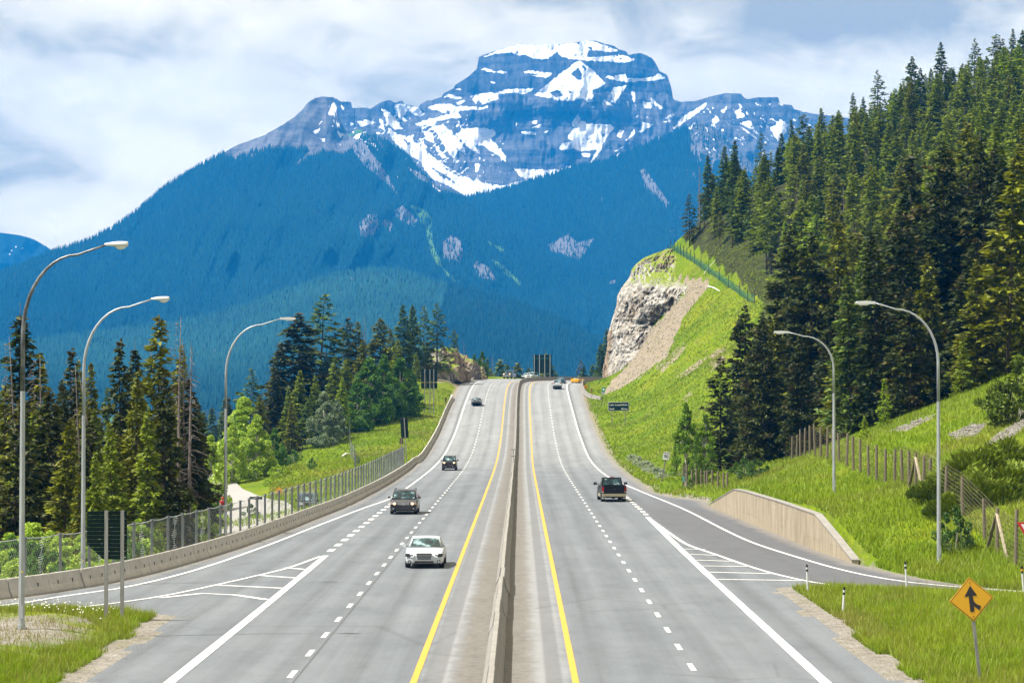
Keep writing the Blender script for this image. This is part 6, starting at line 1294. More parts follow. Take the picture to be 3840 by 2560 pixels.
# ------------------------------------------------------------------ side road on the left
sr = [(-44, 330), (-40, 308), (-36.5, 288), (-33.2, 270), (-29.6, 254), (-26.4, 238), (-23.6, 222), (-21.6, 205), (-20.6, 188), (-21.5, 165), (-25, 140), (-30, 120)]
sx_ = pchip([-p[1] for p in sr], [p[0] for p in sr]); yy = np.arange(330, 119, -2.0); vs = []
for y in yy:
    x = float(sx_(-y)); dx = float(sx_(-y+1)-sx_(-y-1))/2; n_ = math.hypot(1, dx); w = 2.9
    for k in range(5):
        o_ = (k/4-0.5)*2*w; X_, Y_ = x+o_/n_, y+o_*dx/n_; vs.append((X_, Y_, float(gz(X_, Y_))+0.16))
M['pale_road'] = mat('pale_side_road', lambda nb: nb.mix(nb.noise(0.8, nb.pos(), 5, 0.6), (0.36, 0.355, 0.345), (0.50, 0.49, 0.47)), rough=0.85, k=0.56)
struct(pm('side_road', np.array(vs), gridfaces(len(yy), 5), M['pale_road'], smooth=True), 'pale narrow side road curving behind the fence on the left')

# ------------------------------------------------------------------ grass islands between ramps and highway
def island(name, poly, label, seed, pad=0.9):
    P = np.array(poly, float); x0, y0 = P.min(0)-2; x1, y1 = P.max(0)+2; step = 0.4
    gx_ = np.arange(x0, x1, step); gy_ = np.arange(y0, y1, step); X, Y = np.meshgrid(gx_, gy_)
    D = np.full(X.shape, 1e9)
    for a, b_ in zip(P, np.roll(P, -1, 0)):
        v = b_-a; tt_ = np.clip(((X-a[0])*v[0]+(Y-a[1])*v[1])/(v@v), 0, 1); D = np.minimum(D, np.hypot(X-a[0]-tt_*v[0], Y-a[1]-tt_*v[1]))
    D = np.where(inpoly(X, Y, P), D, -D); D = D+0.45*vnoise(X/2.2, Y/2.6, seed, 2)
    Z = 0.02+0.34*sstep(0.3, 3.5, D)+0.08*vnoise(X/2, Y/2, seed+1)*sstep(0.5, 2, D); Z = np.where(D < -pad+0.1, -0.04, Z)
    keep = (D > -pad-0.5); idx = np.full(X.shape, -1); idx[keep] = np.arange(keep.sum()); co = np.stack([X[keep], Y[keep], Z[keep]], -1)
    a = idx[:-1, :-1]; b = idx[:-1, 1:]; c = idx[1:, 1:]; d = idx[1:, :-1]; ok = (a >= 0) & (b >= 0) & (c >= 0) & (d >= 0)
    o = struct(pm(name, co, np.stack([a[ok], b[ok], c[ok], d[ok]], -1), M['ground'], smooth=True), label); Dk = D[keep]
    dirt = sstep(0.8, -0.1, Dk) if False else 1-sstep(-0.15, 0.7, Dk)
    setattr_f(o, 'bare', dirt); setattr_f(o, 'wood', np.zeros(len(co)))
    return X, Y, D, Z, o, co, Dk
ILp = [(-13.75, 92.3), (-16, 94.2), (-19.5, 93.4), (-26, 90.4), (-38, 81), (-38, 60), (-13.1, 60), (-13.3, 75)]
IRp = [(11.8, 106.3), (13.6, 105.5), (16.5, 103.3), (21.1, 99.6), (30, 93), (42, 82), (42, 60), (11.3, 60), (11.55, 75), (11.75, 95)]
IL = island('grass_island', ILp, 'rough grass island with a bare stony patch left of the highway, under the nearest lamp', 201)
IR = island('grass_island', IRp, 'lush grass triangle between the highway and the right-hand ramp', 202)
IL5, cL, DL = IL[4], IL[5], IL[6]
bl_ = 1-sstep(-0.15, 0.7, DL); patch = np.clip(1.0-np.hypot((cL[:, 0]+17.8)/3.4, (cL[:, 1]-82.5)/7.0)*0.62, 0, 1)+np.clip(0.6-np.hypot((cL[:, 0]+14.8)/1.2, (cL[:, 1]-88.8)/1.2)*.4, 0, .6)
IL5.data.attributes['bare'].data.foreach_set('value', np.maximum(bl_, patch).astype(np.float32))
def iz(I, x, y):
    X, Y, D, Z = I[:4]; i = int(round((x-X[0, 0])/0.4)); j = int(round((y-Y[0, 0])/0.4)); i = min(max(i, 0), X.shape[1]-1); j = min(max(j, 0), X.shape[0]-1); return float(Z[j, i])
# loose grit swept against the left barrier and at the ends of the islands
# ------------------------------------------------------------------ street lamps
M['alu'] = mat('pale_aluminium_pole', lambda nb: nb.ramp(nb.noise(2, nb.mapv(nb.obj(), scale=(4, 4, 0.6)), 5, 0.6), [(0.3, (0.24, 0.265, 0.285)), (0.7, (0.37, 0.395, 0.41))]), rough=0.42, metal=0.25)
M['alu_dark'] = mat('weathered_steel_arm', lambda nb: nb.ramp(nb.noise(1.3, nb.mapv(nb.obj(), scale=(2, 2, 1)), 5, 0.7), [(0.4, (0.06, 0.065, 0.07)), (0.6, (0.18, 0.19, 0.20))]), rough=0.4, metal=0.4)
M['lens'] = mat('lamp_glass', (0.62, 0.64, 0.62), rough=0.12, spec=0.8)
M['lamp_white'] = mat('white_lamp_housing', (0.55, 0.57, 0.58), rough=0.35)
M['cap_grey'] = mat('grey_cover_plate', (0.30, 0.33, 0.35), rough=0.5)
M['base_conc'] = mat('lamp_footing', (0.16, 0.15, 0.135), rough=0.95)
M['yellow'] = mat('yellow_label', (0.60, 0.42, 0.02), rough=0.5)
def lamp(x, y, zb, ztop, side, reach, label, head='cobra', dark=False, yaw=0.0, group='street lamps with curved arms'):
    t = thing('street_lamp', label, 'street lamp', (x, y, zb), yaw, group); H = ztop-zb; s = side
    b = MB(); b.tube([(0, 0, 0.0), (0, 0, H*0.62)], [0.110, 0.082], 8); o = b.build('pole', M['alu'], t)
    b = MB(); pts = [(0, 0, H*0.62)]; R0 = reach*0.66; zc = H-H*0.23
    pts.append((0, 0, zc))
    for k in range(1, 11):
        a = k/10*math.pi/2; pts.append((s*(R0*(1-math.cos(a))), 0, zc+(H*0.205)*math.sin(a)))
    pts.append((s*(R0+(reach-R0)*0.5), 0, H-H*0.012)); pts.append((s*reach, 0, H))
    b.tube(pts, [0.080]+[0.074-0.0034*k for k in range(len(pts)-1)], 8); b.build('arm', M['alu_dark' if dark else 'alu'], t, smooth=True)
    b = MB(); b.cyl((0, 0, 0.10), 0.135, 0.20, 8); b.box((0, 0, 0.0), (0.36, 0.36, 0.05)); b.build('base_flange', M['alu'], t)
    for k in range(4): b = MB(); b.cyl((0.14*(1 if k % 2 else -1), 0.14*(1 if k > 1 else -1), 0.04), 0.02, 0.09, 6); b.build('bolt', M['base_conc'], t)
    b = MB(); b.cyl((0, 0, -0.25), 0.26, 0.46, 12); b.build('footing', M['base_conc'], t)
    b = MB(); pl = [(0.07*math.cos(a), 0.62+(0.17 if math.sin(a) > 0 else -0.17)+0.07*math.sin(a)) for a in np.linspace(0, 2*math.pi, 17)[:-1]]; b.prism(pl, -0.135, -0.115, 'Y'); b.build('access_cover', M['cap_grey'], t)
    b = MB(); b.box((0.03, -0.116, 2.0), (0.06, 0.012, 0.05)); b.build('label_plate', M['yellow'], t)
    b = MB(); tilt = Matrix.Rotation(-0.05*s, 3, 'Y')
    if head == 'cobra':
        vs = []; fs = []; nst = 9
        for i in range(nst):
            f = i/(nst-1); w = 0.055+0.11*math.sin(min(1, f*1.25)*math.pi*0.55)*(1 if f < 0.85 else 0.75-2*(f-0.85)); hgt = 0.05+0.075*math.sin(min(1, f*1.2)*math.pi*0.6)
            for k in range(10):
                a = 2*math.pi*k/10; zz = math.sin(a)*hgt*(1.0 if math.sin(a) > 0 else 0.55)
                vs.append((s*(reach-0.05+f*0.80), math.cos(a)*w, H+zz+0.01))
        for i in range(nst-1):
            for k in range(10): fs.append((i*10+k, i*10+(k+1) % 10, (i+1)*10+(k+1) % 10, (i+1)*10+k))
        fs += [tuple(range(9, -1, -1)), tuple(range((nst-1)*10, nst*10))]; b.add(vs, fs); hd = b.build('lamp_head', M['lamp_white'], t, smooth=True)
        b = MB(); vs = []; fs = []
        for i in range(5):
            a = i/4*math.pi/2; rr = math.cos(a); zz = -math.sin(a)
            for k in range(12): q = 2*math.pi*k/12; vs.append((s*(reach+0.50+0.20*rr*math.cos(q)), 0.115*rr*math.sin(q), H-0.035+zz*0.12))
        for i in range(4):
            for k in range(12): fs.append((i*12+k, i*12+(k+1) % 12, (i+1)*12+(k+1) % 12, (i+1)*12+k))
        b.add(vs, fs); b.build('lens', M['lens'], hd, smooth=True)
    else:
        poly = [(s*(reach-0.05), H-0.05), (s*(reach-0.05), H+0.06), (s*(reach+0.45), H+0.10), (s*(reach+0.85), H+0.08), (s*(reach+0.95), H-0.02), (s*(reach+0.75), H-0.07)]
        b.prism(poly, -0.15, 0.15, 'Y'); hd = b.build('lamp_head', M['lamp_white'], t); b = MB(); b.prism([(s*(reach+0.2), H-0.05), (s*(reach+0.85), H-0.06), (s*(reach+0.7), H-0.13), (s*(reach+0.35), H-0.12)], -0.11, 0.11, 'Y'); b.build('lens', M['lens'], hd)
    return t
def bx_at(px, py_base, s_): return
x = onx(85, 83.2); lamp(x, 83.2, iz(IL, x, 83.2)-0.02, 13.55, 1, 2.85, 'nearest and tallest street lamp, on the left grass island, dark upper arm', dark=True)
lamp(onx(314, 108), 108, -0.9, 12.75, 1, 3.05, 'second street lamp from the left, behind the barrier and chain-link fence')
lamp(onx(847, 150), 150, -1.3, 13.35, 1, 3.4, 'third street lamp from the left, flat white lamp head', head='flat')
lamp(onx(3519, 118), 118, float(gz(onx(3519, 118), 118)), 13.0, -1, 3.1, 'near right street lamp beside the dark glossy bush', head='flat')
lamp(onx(3127, 155), 155, float(gz(onx(3127, 155), 155)), 12.65, -1, 2.9, 'far right street lamp standing in the grass of the bank', head='flat')

# ------------------------------------------------------------------ signs
M['sign_green'] = mat('dark_green_sign', lambda nb: nb.ramp(nb.noise(1.2, nb.obj(), 4, 0.6), [(0.3, (0.0008, 0.011, 0.009)), (0.7, (0.0016, 0.018, 0.014))]), rough=0.6, spec=0.2)
M['sign_face'] = mat('dark_green_sign_face', (0.001, 0.018, 0.016), rough=0.6, spec=0.2)
M['sign_white'] = mat('sign_white', (0.62, 0.64, 0.66), rough=0.4); M['sign_black'] = mat('sign_black', (0.012, 0.012, 0.014), rough=0.5)
M['sign_yellow'] = mat('sign_amber', lambda nb: nb.ramp(nb.noise(6, nb.obj(), 5, 0.7), [(0.2, (0.42, 0.22, 0.01)), (0.4, (0.56, 0.30, 0.006))]), rough=0.45)
M['sign_orange'] = mat('sign_orange', (0.56, 0.26, 0.01), rough=0.45); M['sign_red'] = mat('sign_red', (0.42, 0.012, 0.02), rough=0.4); M['sign_teal'] = mat('sign_teal_green', (0.0, 0.20, 0.14), rough=0.4)
M['sign_brown'] = mat('sign_back_brown', (0.09, 0.05, 0.02), rough=0.6); M['steel'] = mat('galvanised_sign_post', lambda nb: nb.ramp(nb.noise(2, nb.mapv(nb.obj(), scale=(3, 3, .6)), 4, 0.6), [(0.3, (0.15, 0.155, 0.15)), (0.7, (0.27, 0.275, 0.27))]), rough=0.5, metal=0.3)
M['pole_wood'] = mat('grey_wooden_sign_post', (0.17, 0.155, 0.13), rough=0.9)
def flat(name, poly, y0, y1, m, parent, label=None):
    b = MB(); b.prism(poly, y0, y1, 'Y'); o = b.build(name, m, parent)
    if label: o['label'] = label
    return o
def text(s, size, x, z, y, m, parent, name='lettering', align='LEFT', sx=1.0):
    cu = bpy.data.curves.new(name, 'FONT'); cu.body = s; cu.size = size; cu.extrude = 0.003; cu.align_x = align; cu.offset = size*0.012; cu.resolution_u = 2
    o = bpy.data.objects.new(name, cu); COL.objects.link(o); dg = bpy.context.evaluated_depsgraph_get(); me = bpy.data.meshes.new_from_object(o.evaluated_get(dg)); bpy.data.objects.remove(o)
    o = bpy.data.objects.new(name, me); COL.objects.link(o); me.materials.clear(); me.materials.append(m); o.parent = parent; o.location = (x, y, z); o.rotation_euler = (R(90), 0, 0); o.scale = (sx, 1, 1); return o
def rrect(w, h, r_=0.06, cx_=0, cz_=0):
    p = []
    for (sx, sz, a0) in ((1, 1, 0), (-1, 1, 90), (-1, -1, 180), (1, -1, 270)):
        for k in range(4): a = R(a0+k*30); p.append((cx_+sx*(w/2-r_)+r_*math.cos(a), cz_+sz*(h/2-r_)+r_*math.sin(a)))
    return p
def sign(label, x, y, z, cat='road sign', name='road_sign', rz=0.0, roll=0.0):
    t = thing(name, label, cat, (x, y, z), rz); t.rotation_euler = (0, roll, rz); return t
# 1 back of the chamfered sign on the left island: twelve planks on two posts
d = 90.0; x0 = onx(431, d); t = sign('dark green panelled sign back with one cut corner, on the left island', x0, d, 0.0, name='sign_back')
W_, z0_, z1_ = 1.49, 8.1-(2095-1512)/(F/d), 8.1-(1915-1512)/(F/d); n = 12
xl_, xr_ = onx(328, d)-x0, onx(478, d)-x0; xc_ = onx(390, d)-x0; zc_ = 8.1-(2039-1512)/(F/d)
for i in range(n):
    a, b2 = z0_+(z1_-z0_)*i/n, z0_+(z1_-z0_)*(i+1)/n-0.012
    lft = lambda z: xl_ if z >= zc_ else xc_+(xl_-xc_)*(z-z0_)/(zc_-z0_)
    b = MB(); yo = 0.0; b.prism([(lft(a), a), (xr_, a), (xr_, b2), (lft(b2), b2)], yo, yo+0.03, 'Y'); b.box(((lft(b2)+xr_)/2, -0.012, b2-0.006), (xr_-lft(b2), 0.026, 0.022)); b.build('panel', M['sign_green'], t)
for px, pb_, w in ((401.5, 2312.6, 0.125), (461.5, 2328, 0.125)):
    xx = onx(px, d)-x0; zb = iz(IL, onx(px, d), d)-0.3; b = MB(); zt = z1_+0.02
    b.box((xx, -0.07, (zb+zt)/2), (w, 0.008, zt-zb)); b.box((xx+w/2, -0.03, (zb+zt)/2), (0.008, 0.09, zt-zb)); b.box((xx-w/2, -0.03, (zb+zt)/2), (0.008, 0.09, zt-zb)); b.box((xx, -0.03, zt), (w, 0.09, 0.01)); b.build('post', M['steel'], t)
    for k in range(3): b = MB(); b.cyl((xx+w/2+0.03, -0.03, z1_-0.28-k*0.6), 0.018, 0.03, 8, 'Y'); b.build('bolt', M['alu'], t)
b = MB(); b.box((xr_-0.07, -0.005, z0_+0.08), (0.07, 0.006, 0.045)); b.build('sticker', M['sign_white'], t)
# 2 leaning narrow sign back + small brown one
d = 318; x, y, z = onx(1526, d), d, float(zr(d))-0.4
t = sign('leaning narrow dark green sign back on a single post beyond the chain-link fence', x, y, z, name='sign_back', roll=-0.06); zt = 8.1+(1512-1565)/(F/d)-z; h = 2.7
flat('panel', rrect(0.98, h, 0.05, -0.05, zt-h/2), 0, 0.03, M['sign_green'], t)
for k in (0.12, h/2, h-0.12): flat('rail', [(-0.5, zt-k-.02), (0.40, zt-k-.02), (0.40, zt-k+.02), (-0.5, zt-k+.02)], -0.035, -0.005, M['sign_brown'], t)
b = MB(); b.box((0, -0.07, zt/2), (0.13, 0.07, zt)); b.build('post', M['steel'], t)
d = 312; x = onx(1505, d); z = float(zr(d))-0.4; t = sign('small brown sign back below the leaning green one', x, d, z, name='sign_back'); zt = 8.1+(1512-1641)/(F/d)-z
flat('panel', rrect(0.48, 0.80, 0.03, 0, zt-0.4), 0, 0.02, M['sign_brown'], t); b = MB(); b.box((0.03, -0.05, zt/2), (0.09, 0.06, zt)); b.build('post', M['steel'], t)
# 3 triple-posted back
d = 424; x0 = onx(1609.5, d); zg = float(gz(x0, d)); t = sign('dark green sign back on three posts at the top of the left grass slope', x0, d, zg-0.2, name='sign_back'); s_ = F/d; z1_ = 8.1+(1512-1383.7)/s_-zg+0.2; zm = 8.1+(1512-1433)/s_-zg+0.2; z0_ = 8.1+(1512-1456)/s_-zg+0.2; W_ = 61/s_
for a, b2 in ((z0_, zm-0.06), (zm+0.04, z1_)):
    for k in range(3): flat('panel', [(-W_/2+W_*k/3+0.01, a), (-W_/2+W_*(k+1)/3-0.01, a), (-W_/2+W_*(k+1)/3-0.01, b2), (-W_/2+W_*k/3+0.01, b2)], 0, 0.05, M['sign_green'], t)
flat('stripe', [(-W_/2, zm-0.035), (W_/2, zm-0.035), (W_/2, zm), (-W_/2, zm)], -0.03, 0.02, M['sign_yellow'], t)
for px in (1593, 1612.2, 1626.5): b = MB(); b.box((onx(px, d)-x0, -0.09, z1_/2), (0.17, 0.1, z1_)); b.build('post', M['steel'], t)
d = 440; x = onx(1672, d); z = float(zr(d)); t = sign('small marker post near the barrier end left of the crest', x, d, z-0.1, 'marker post', 'marker_post'); b = MB(); b.box((0, 0, 0.8), (0.1, 0.06, 1.9)); b.build('post', M['pole_wood'], t); flat('plate', rrect(0.34, 0.9, 0.03, 0, 1.55), -0.06, -0.035, M['sign_brown'], t)
# 4 big back beyond the crest
d = 625; x0 = onx(2034, d); s_ = F/d; z1_ = 8.1+(1512-1329)/s_; z0_ = 8.1+(1512-1398.6)/s_; zb = 13.4; t = sign('huge dark green sign back on four posts beyond the crest', x0, d, zb, name='sign_back'); W_ = 68.8/s_; zm = 8.1+(1512-1343)/s_
for a, b2 in ((z0_, zm-0.07), (zm+0.03, z1_)):
    for k in range(4): flat('panel', [(-W_/2+W_*k/4+0.012, a-zb), (-W_/2+W_*(k+1)/4-0.012, a-zb), (-W_/2+W_*(k+1)/4-0.012, b2-zb), (-W_/2+W_*k/4+0.012, b2-zb)], 0, 0.05, M['sign_green'], t)
flat('stripe', [(-W_/2, zm-zb-0.07), (W_/2, zm-zb-0.07), (W_/2, zm-zb+0.01), (-W_/2, zm-zb+0.01)], -0.03, 0.02, M['sign_teal'], t)
for px in (2003.7, 2023.1, 2042.8, 2062.6): b = MB(); b.box((onx(px, d)-x0, -0.1, (z1_-zb)/2), (0.20, 0.1, z1_-zb)); b.build('post', M['alu'], t)
# 5 distance sign
d = 394; x0 = onx(2319.5, d); s_ = F/d; zg = float(gz(x0, d)); t = sign('green distance sign reading Lake Louise 54 km and Field 80 km', x0, d, zg-0.2); z1_ = 8.1+(1512-1507)/s_-zg+0.2; z0_ = 8.1+(1512-1540)/s_-zg+0.2; W_ = 78.3/s_; H_ = z1_-z0_
flat('border', rrect(W_, H_, 0.12, 0, (z0_+z1_)/2), 0.0, 0.03, M['sign_white'], t); flat('face', rrect(W_-0.11, H_-0.11, 0.10, 0, (z0_+z1_)/2), -0.015, 0.0, M['sign_face'], t)
text('Lake Louise', 0.40, -W_/2+0.24, z0_+H_*0.60, -0.02, M['sign_white'], t); text('54 km', 0.40, W_/2-0.24, z0_+H_*0.60, -0.02, M['sign_white'], t, align='RIGHT'); text('Field', 0.40, -W_/2+0.24, z0_+H_*0.13, -0.02, M['sign_white'], t); text('80 km', 0.40, W_/2-0.24, z0_+H_*0.13, -0.02, M['sign_white'], t, align='RIGHT')
for px in (2294, 2344.5): xx = onx(px, d)-x0; b = MB(); b.box((xx, 0.08, z1_/2-0.4), (0.13, 0.09, z1_+0.8)); b.build('post', M['pole_wood'], t)
# 6 speed limit sign, leaning right
x, y, z = atg(2480.6, 1809, 150); s_ = F/y; H_ = (1809-1708)/s_; t = sign('white MAXIMUM 90 speed limit sign on a wooden post leaning right', x, y, z-0.1, roll=math.atan2(2498-2480.6, 1809-1708))
flat('face', rrect(0.60, 0.75, 0.05, 0, H_+0.1), -0.09, -0.07, M['sign_white'], t); text('MAXIMUM', 0.125, 0, H_+0.32, -0.095, M['sign_black'], t, align='CENTER', sx=0.95); text('90', 0.46, 0, H_-0.10, -0.095, M['sign_black'], t, align='CENTER', sx=0.95)
b = MB(); b.box((0, -0.01, H_/2+0.05), (0.12, 0.10, H_+0.5)); b.build('post', M['pole_wood'], t)
# 7 kilometre marker
x, y, z = atg(2556, 1845, 150); s_ = F/y; H_ = 50/s_; t = sign('small teal kilometre marker leaning on a thin post beside the ditch fence', x, y, z-0.1, 'marker post', 'marker_post', roll=0.12)
flat('face', rrect(0.22, 0.46, 0.03, 0, H_+0.1), -0.04, -0.02, M['sign_teal'], t); text('k', 0.16, 0, H_+0.17, -0.045, M['sign_white'], t, align='CENTER'); text('7', 0.16, 0, H_+0.03, -0.045, M['sign_white'], t, align='CENTER'); text('6', 0.16, 0, H_-0.11, -0.045, M['sign_white'], t, align='CENTER')
b = MB(); b.box((0, 0, H_/2+0.05), (0.06, 0.05, H_+0.3)); b.build('post', M['bark'], t)
# 8 highway route sign
x, y, z = atg(2256, 1521, 380); s_ = F/y; H_ = (1521-1461)/s_; t = sign('green maple leaf route sign with a grey tab below, on a leaning thin post', x, y, z-0.1, roll=0.12)
flat('face', rrect(0.66, 0.86, 0.06, 0, H_+0.1), -0.06, -0.03, M['sign_teal'], t); b = MB()
leaf_ = [(0, .30), (.06, .17), (.14, .21), (.11, .07), (.20, .13), (.23, .06), (.31, .07), (.27, -.03), (.29, -.07), (.13, -.16), (.14, -.22), (.02, -.19), (.02, -.32), (-.02, -.32), (-.02, -.19), (-.14, -.22), (-.13, -.16), (-.29, -.07), (-.27, -.03), (-.31, .07), (-.23, .06), (-.20, .13), (-.11, .07), (-.14, .21), (-.06, .17)]
flat('maple_leaf', [(p[0]*0.85, H_+0.12+p[1]*0.85) for p in leaf_], -0.068, -0.062, M['sign_white'], t); flat('tab', rrect(0.58, 0.50, 0.04, -0.03, H_-0.62), -0.05, -0.03, M['cap_grey'], t)
b = MB(); b.box((0, 0, H_/2), (0.10, 0.08, H_+0.5)); b.build('post', M['bark'], t)
# 9 warning diamonds
def diamond(label, x, y, z, cz_, hd, m, kind, roll=0.0, pm_='steel', pw=0.09, ph=None, rz=0.0):
    t = sign(label, x, y, z, roll=roll, rz=rz); q = hd*0.93
    dm = lambda h_, yy0, yy1, mm, nm: flat(nm, [(0, cz_+h_), (h_, cz_), (0, cz_-h_), (-h_, cz_)], yy0, yy1, mm, t)
    dm(hd, -0.05, -0.03, m, 'face'); dm(hd*0.95, -0.056, -0.052, M['sign_black'], 'border_line'); dm(hd*0.92, -0.062, -0.058, m, 'inner_face')
    if kind == 'rock': flat('rock_symbol', [(-0.34*hd, cz_-.34*hd), (-.10*hd, cz_+.40*hd), (.10*hd, cz_+.42*hd), (.42*hd, cz_-.34*hd)], -0.07, -0.064, M['sign_black'], t)
    if kind == 'arrow': flat('arrow_symbol', [(-.45*hd, cz_), (-.2*hd, cz_+.2*hd), (-.2*hd, cz_+.07*hd), (.45*hd, cz_+.07*hd), (.45*hd, cz_-.07*hd), (-.2*hd, cz_-.07*hd), (-.2*hd, cz_-.2*hd)], -0.07, -0.064, M['sign_black'], t)
    if kind == 'merge':
        k = hd/0.66; P_ = lambda l: [(a*k, cz_+b*k) for a, b in l]
        flat('arrow_symbol', P_([(-.075, -.36), (.045, -.36), (.045, .10), (.18, .10), (0.0, .41), (-.20, .10), (-.075, .10)]), -0.07, -0.064, M['sign_black'], t)
        flat('merge_symbol', P_([(.045, .05), (.06, -.05), (.12, -.14), (.26, -.22), (.20, -.34), (.045, -.20)]), -0.07, -0.0645, M['sign_black'], t)
        for zz in (.50, -.50): flat('bolt', rrect(0.03, 0.03, 0.01, 0, cz_+zz*k), -0.072, -0.064, M['sign_black'], t)
    b = MB(); b.box((0, 0.0, (cz_-hd*0.2)/2), (pw, 0.07, cz_+hd*0.9)); b.build('post', M[pm_], t); return t
y = 69.0; x = onx(3672, y); zb = iz(IR, x, y) if abs(x) < 42 else 0.3; cz_ = (2553-2237)/(F/y)
diamond('amber diamond merge sign with black arrow, leaning left in the right grass triangle', x, y, zb-0.05, cz_+0.05, 0.635, M['sign_yellow'], 'merge', roll=-0.105, pw=0.085, ph=1)
x, y, z = atg(2197, 1474, 455); diamond('orange falling rocks diamond behind the right barrier at the crest', x, y, z, (1474-1450)/(F/y), 0.47, M['sign_orange'], 'rock')
d = 300; diamond('orange falling rocks diamond in the scrub beside the side road', onx(925, d), d, float(gz(onx(925, d), d)), 8.1-(1795.5-1512)/(F/d)-float(gz(onx(925, d), d)), 0.36, M['sign_orange'], 'rock')
d = 238; diamond('orange diamond with a black arrow, half hidden behind the chain-link fence', onx(1048, d), d, float(gz(onx(1048, d), d)), 8.1-(1839.5-1512)/(F/d)-float(gz(onx(1048, d), d)), 0.42, M['sign_orange'], 'arrow')
d = 215; x = onx(961, d); zg = float(gz(x, d)); zt = 8.1-(1866-1512)/(F/d)-zg; t = sign('long low dark green board on a post beside the side road', x, d, zg); flat('face', rrect(1.15, 0.24, 0.02, 0, zt), -0.05, -0.02, M['sign_green'], t); b = MB(); b.box((0, 0, zt/2), (0.08, 0.05, zt)); b.build('post', M['steel'], t)
# 10 hazard marker
x, y, z = atg(2218, 1488, 440); t = sign('yellow and black striped hazard board at the flared barrier end', x, y, z-0.05, 'marker post', 'hazard_marker'); cz_ = (1488-1465)/(F/y); w, h = 0.30, 0.96
flat('face', [(-w/2, cz_-h/2), (w/2, cz_-h/2), (w/2, cz_+h/2), (-w/2, cz_+h/2)], -0.04, -0.02, M['sign_yellow'], t)
for k in range(4): zz = cz_-h/2+0.03+k*0.235; flat('stripe', [(-w/2, zz), (w/2, zz+0.15 if zz+0.27 < cz_+h/2 else zz+.1), (w/2, min(zz+0.27, cz_+h/2)), (-w/2, zz+0.12)], -0.048, -0.042, M['sign_black'], t)
b = MB(); b.box((0.06, 0, cz_/2+.1), (0.07, 0.05, cz_+0.6)); b.build('post', M['steel'], t)
# 11 yield sign at the right edge
d = 106.5; x = onx(3842, d); zg = float(gz(x, d)); cz_ = 8.1-(1974-1512)/(F/d)-zg; t = sign('red and white yield triangle cut by the right edge of the picture', x, d, zg)
for k, (w, m, nm) in enumerate(((0.38, 'sign_red', 'face'), (0.20, 'sign_white', 'inner_triangle'))):
    off = 0.0 if k == 0 else 0.015; hh = w*1.73; flat(nm, [(-w, cz_+hh*0.33+off), (w, cz_+hh*0.33+off), (0, cz_-hh*0.67+off)], -0.05-0.01*k, -0.035-0.01*k, M[m], t)
b = MB(); b.box((0, 0, (cz_+.1)/2), (0.09, 0.06, cz_+0.4)); b.build('post', M['pole_wood'], t)
# 12 delineators
M['tube_white'] = mat('white_plastic_post', lambda nb: nb.mix(nb.noise(3, nb.obj(), 4), (0.42, 0.44, 0.46), (0.58, 0.60, 0.61)), rough=0.5); M['band_black'] = mat('black_band', (0.012, 0.013, 0.016), rough=0.5); M['band_orange'] = mat('amber_reflector', (0.60, 0.28, 0.02), rough=0.4)
def delin(px, pb_, pt, lean, label, amber=False):
    s_ = (pb_-1512)/(8.1-0.22); d = F/s_; x = onx(px, d); zb = (iz(IR, x, d) if inpoly(np.array([x]), np.array([d]), IRp)[0] else 0.0)-0.05; H = (pb_-pt)/s_+0.05
    t = thing('delineator_post', label, 'marker post', (x, d, zb), 0, 'white flexible delineator posts'); t.rotation_euler = (0.02, lean, 0)
    b = MB(); b.tube([(0, 0, 0), (0, 0, H-0.30)], [0.05, 0.043], 10); b.build('tube', M['tube_white'], t)
    for z0, z1, m in ((H-0.30, H-0.20, 'band_black'), (H-0.20, H-0.12, 'band_orange' if amber else 'tube_white'), (H-0.12, H, 'band_black')): b = MB(); b.tube([(0, 0, z0), (0, 0, z1)], 0.045, 10); b.build('band', M[m], t)
delin(3028, 2208, 2095.5, -0.04, 'white post with black bands at the tip of the right hatched gore'); delin(3158, 2281, 2179, 0.05, 'white post with black bands at the near edge of the right triangle')
delin(3399, 2224, 2106.5, -0.06, 'white post with black bands in the middle of the right triangle, farthest back'); delin(3838, 2242, 2116, -0.08, 'white post with an amber band at the right edge of the picture', True)
# thin marker on the median barrier
d = 292; x = onx(1926, d)+0.0; z = float(zr(d)); t = thing('measuring_post', 'thin dark post with two crossbars beside the median barrier', 'marker post', (x, d, z)); b = MB(); b.box((0, 0, 1.2), (0.055, 0.055, 2.4)); b.build('post', M['bark'], t)
for zz in (2.38, 1.6): b = MB(); b.box((0, -0.05, zz), (0.62, 0.04, 0.06)); b.build('crossbar', M['bark'], t)
# ------------------------------------------------------------------ vehicles (front towards -Y, origin on the ground under the middle)
def paint(name, c, metal=0.0, rough=0.35): return mat(name, c, rough=rough, metal=metal, coat=0.55, spec=0.3)
M['p_white'] = paint('white_car_paint', (0.42, 0.46, 0.49)); M['p_grey'] = paint('dark_grey_metallic_paint', (0.022, 0.022, 0.030), 0.2, 0.3); M['p_black'] = mat('black_car_paint', (0.004, 0.0045, 0.006), rough=0.3, spec=0.25)
M['p_brown'] = paint('dark_brown_paint', (0.022, 0.020, 0.024), 0.3); M['p_blue'] = paint('deep_blue_grey_paint', (0.03, 0.05, 0.085), 0.4, 0.3); M['p_teal'] = paint('teal_blue_paint', (0.0, 0.075, 0.115), 0.3); M['p_yellow'] = paint('yellow_car_paint', (0.62, 0.33, 0.0)); M['p_tan'] = mat('beige_bumper_paint', (0.26, 0.235, 0.15), rough=0.4)
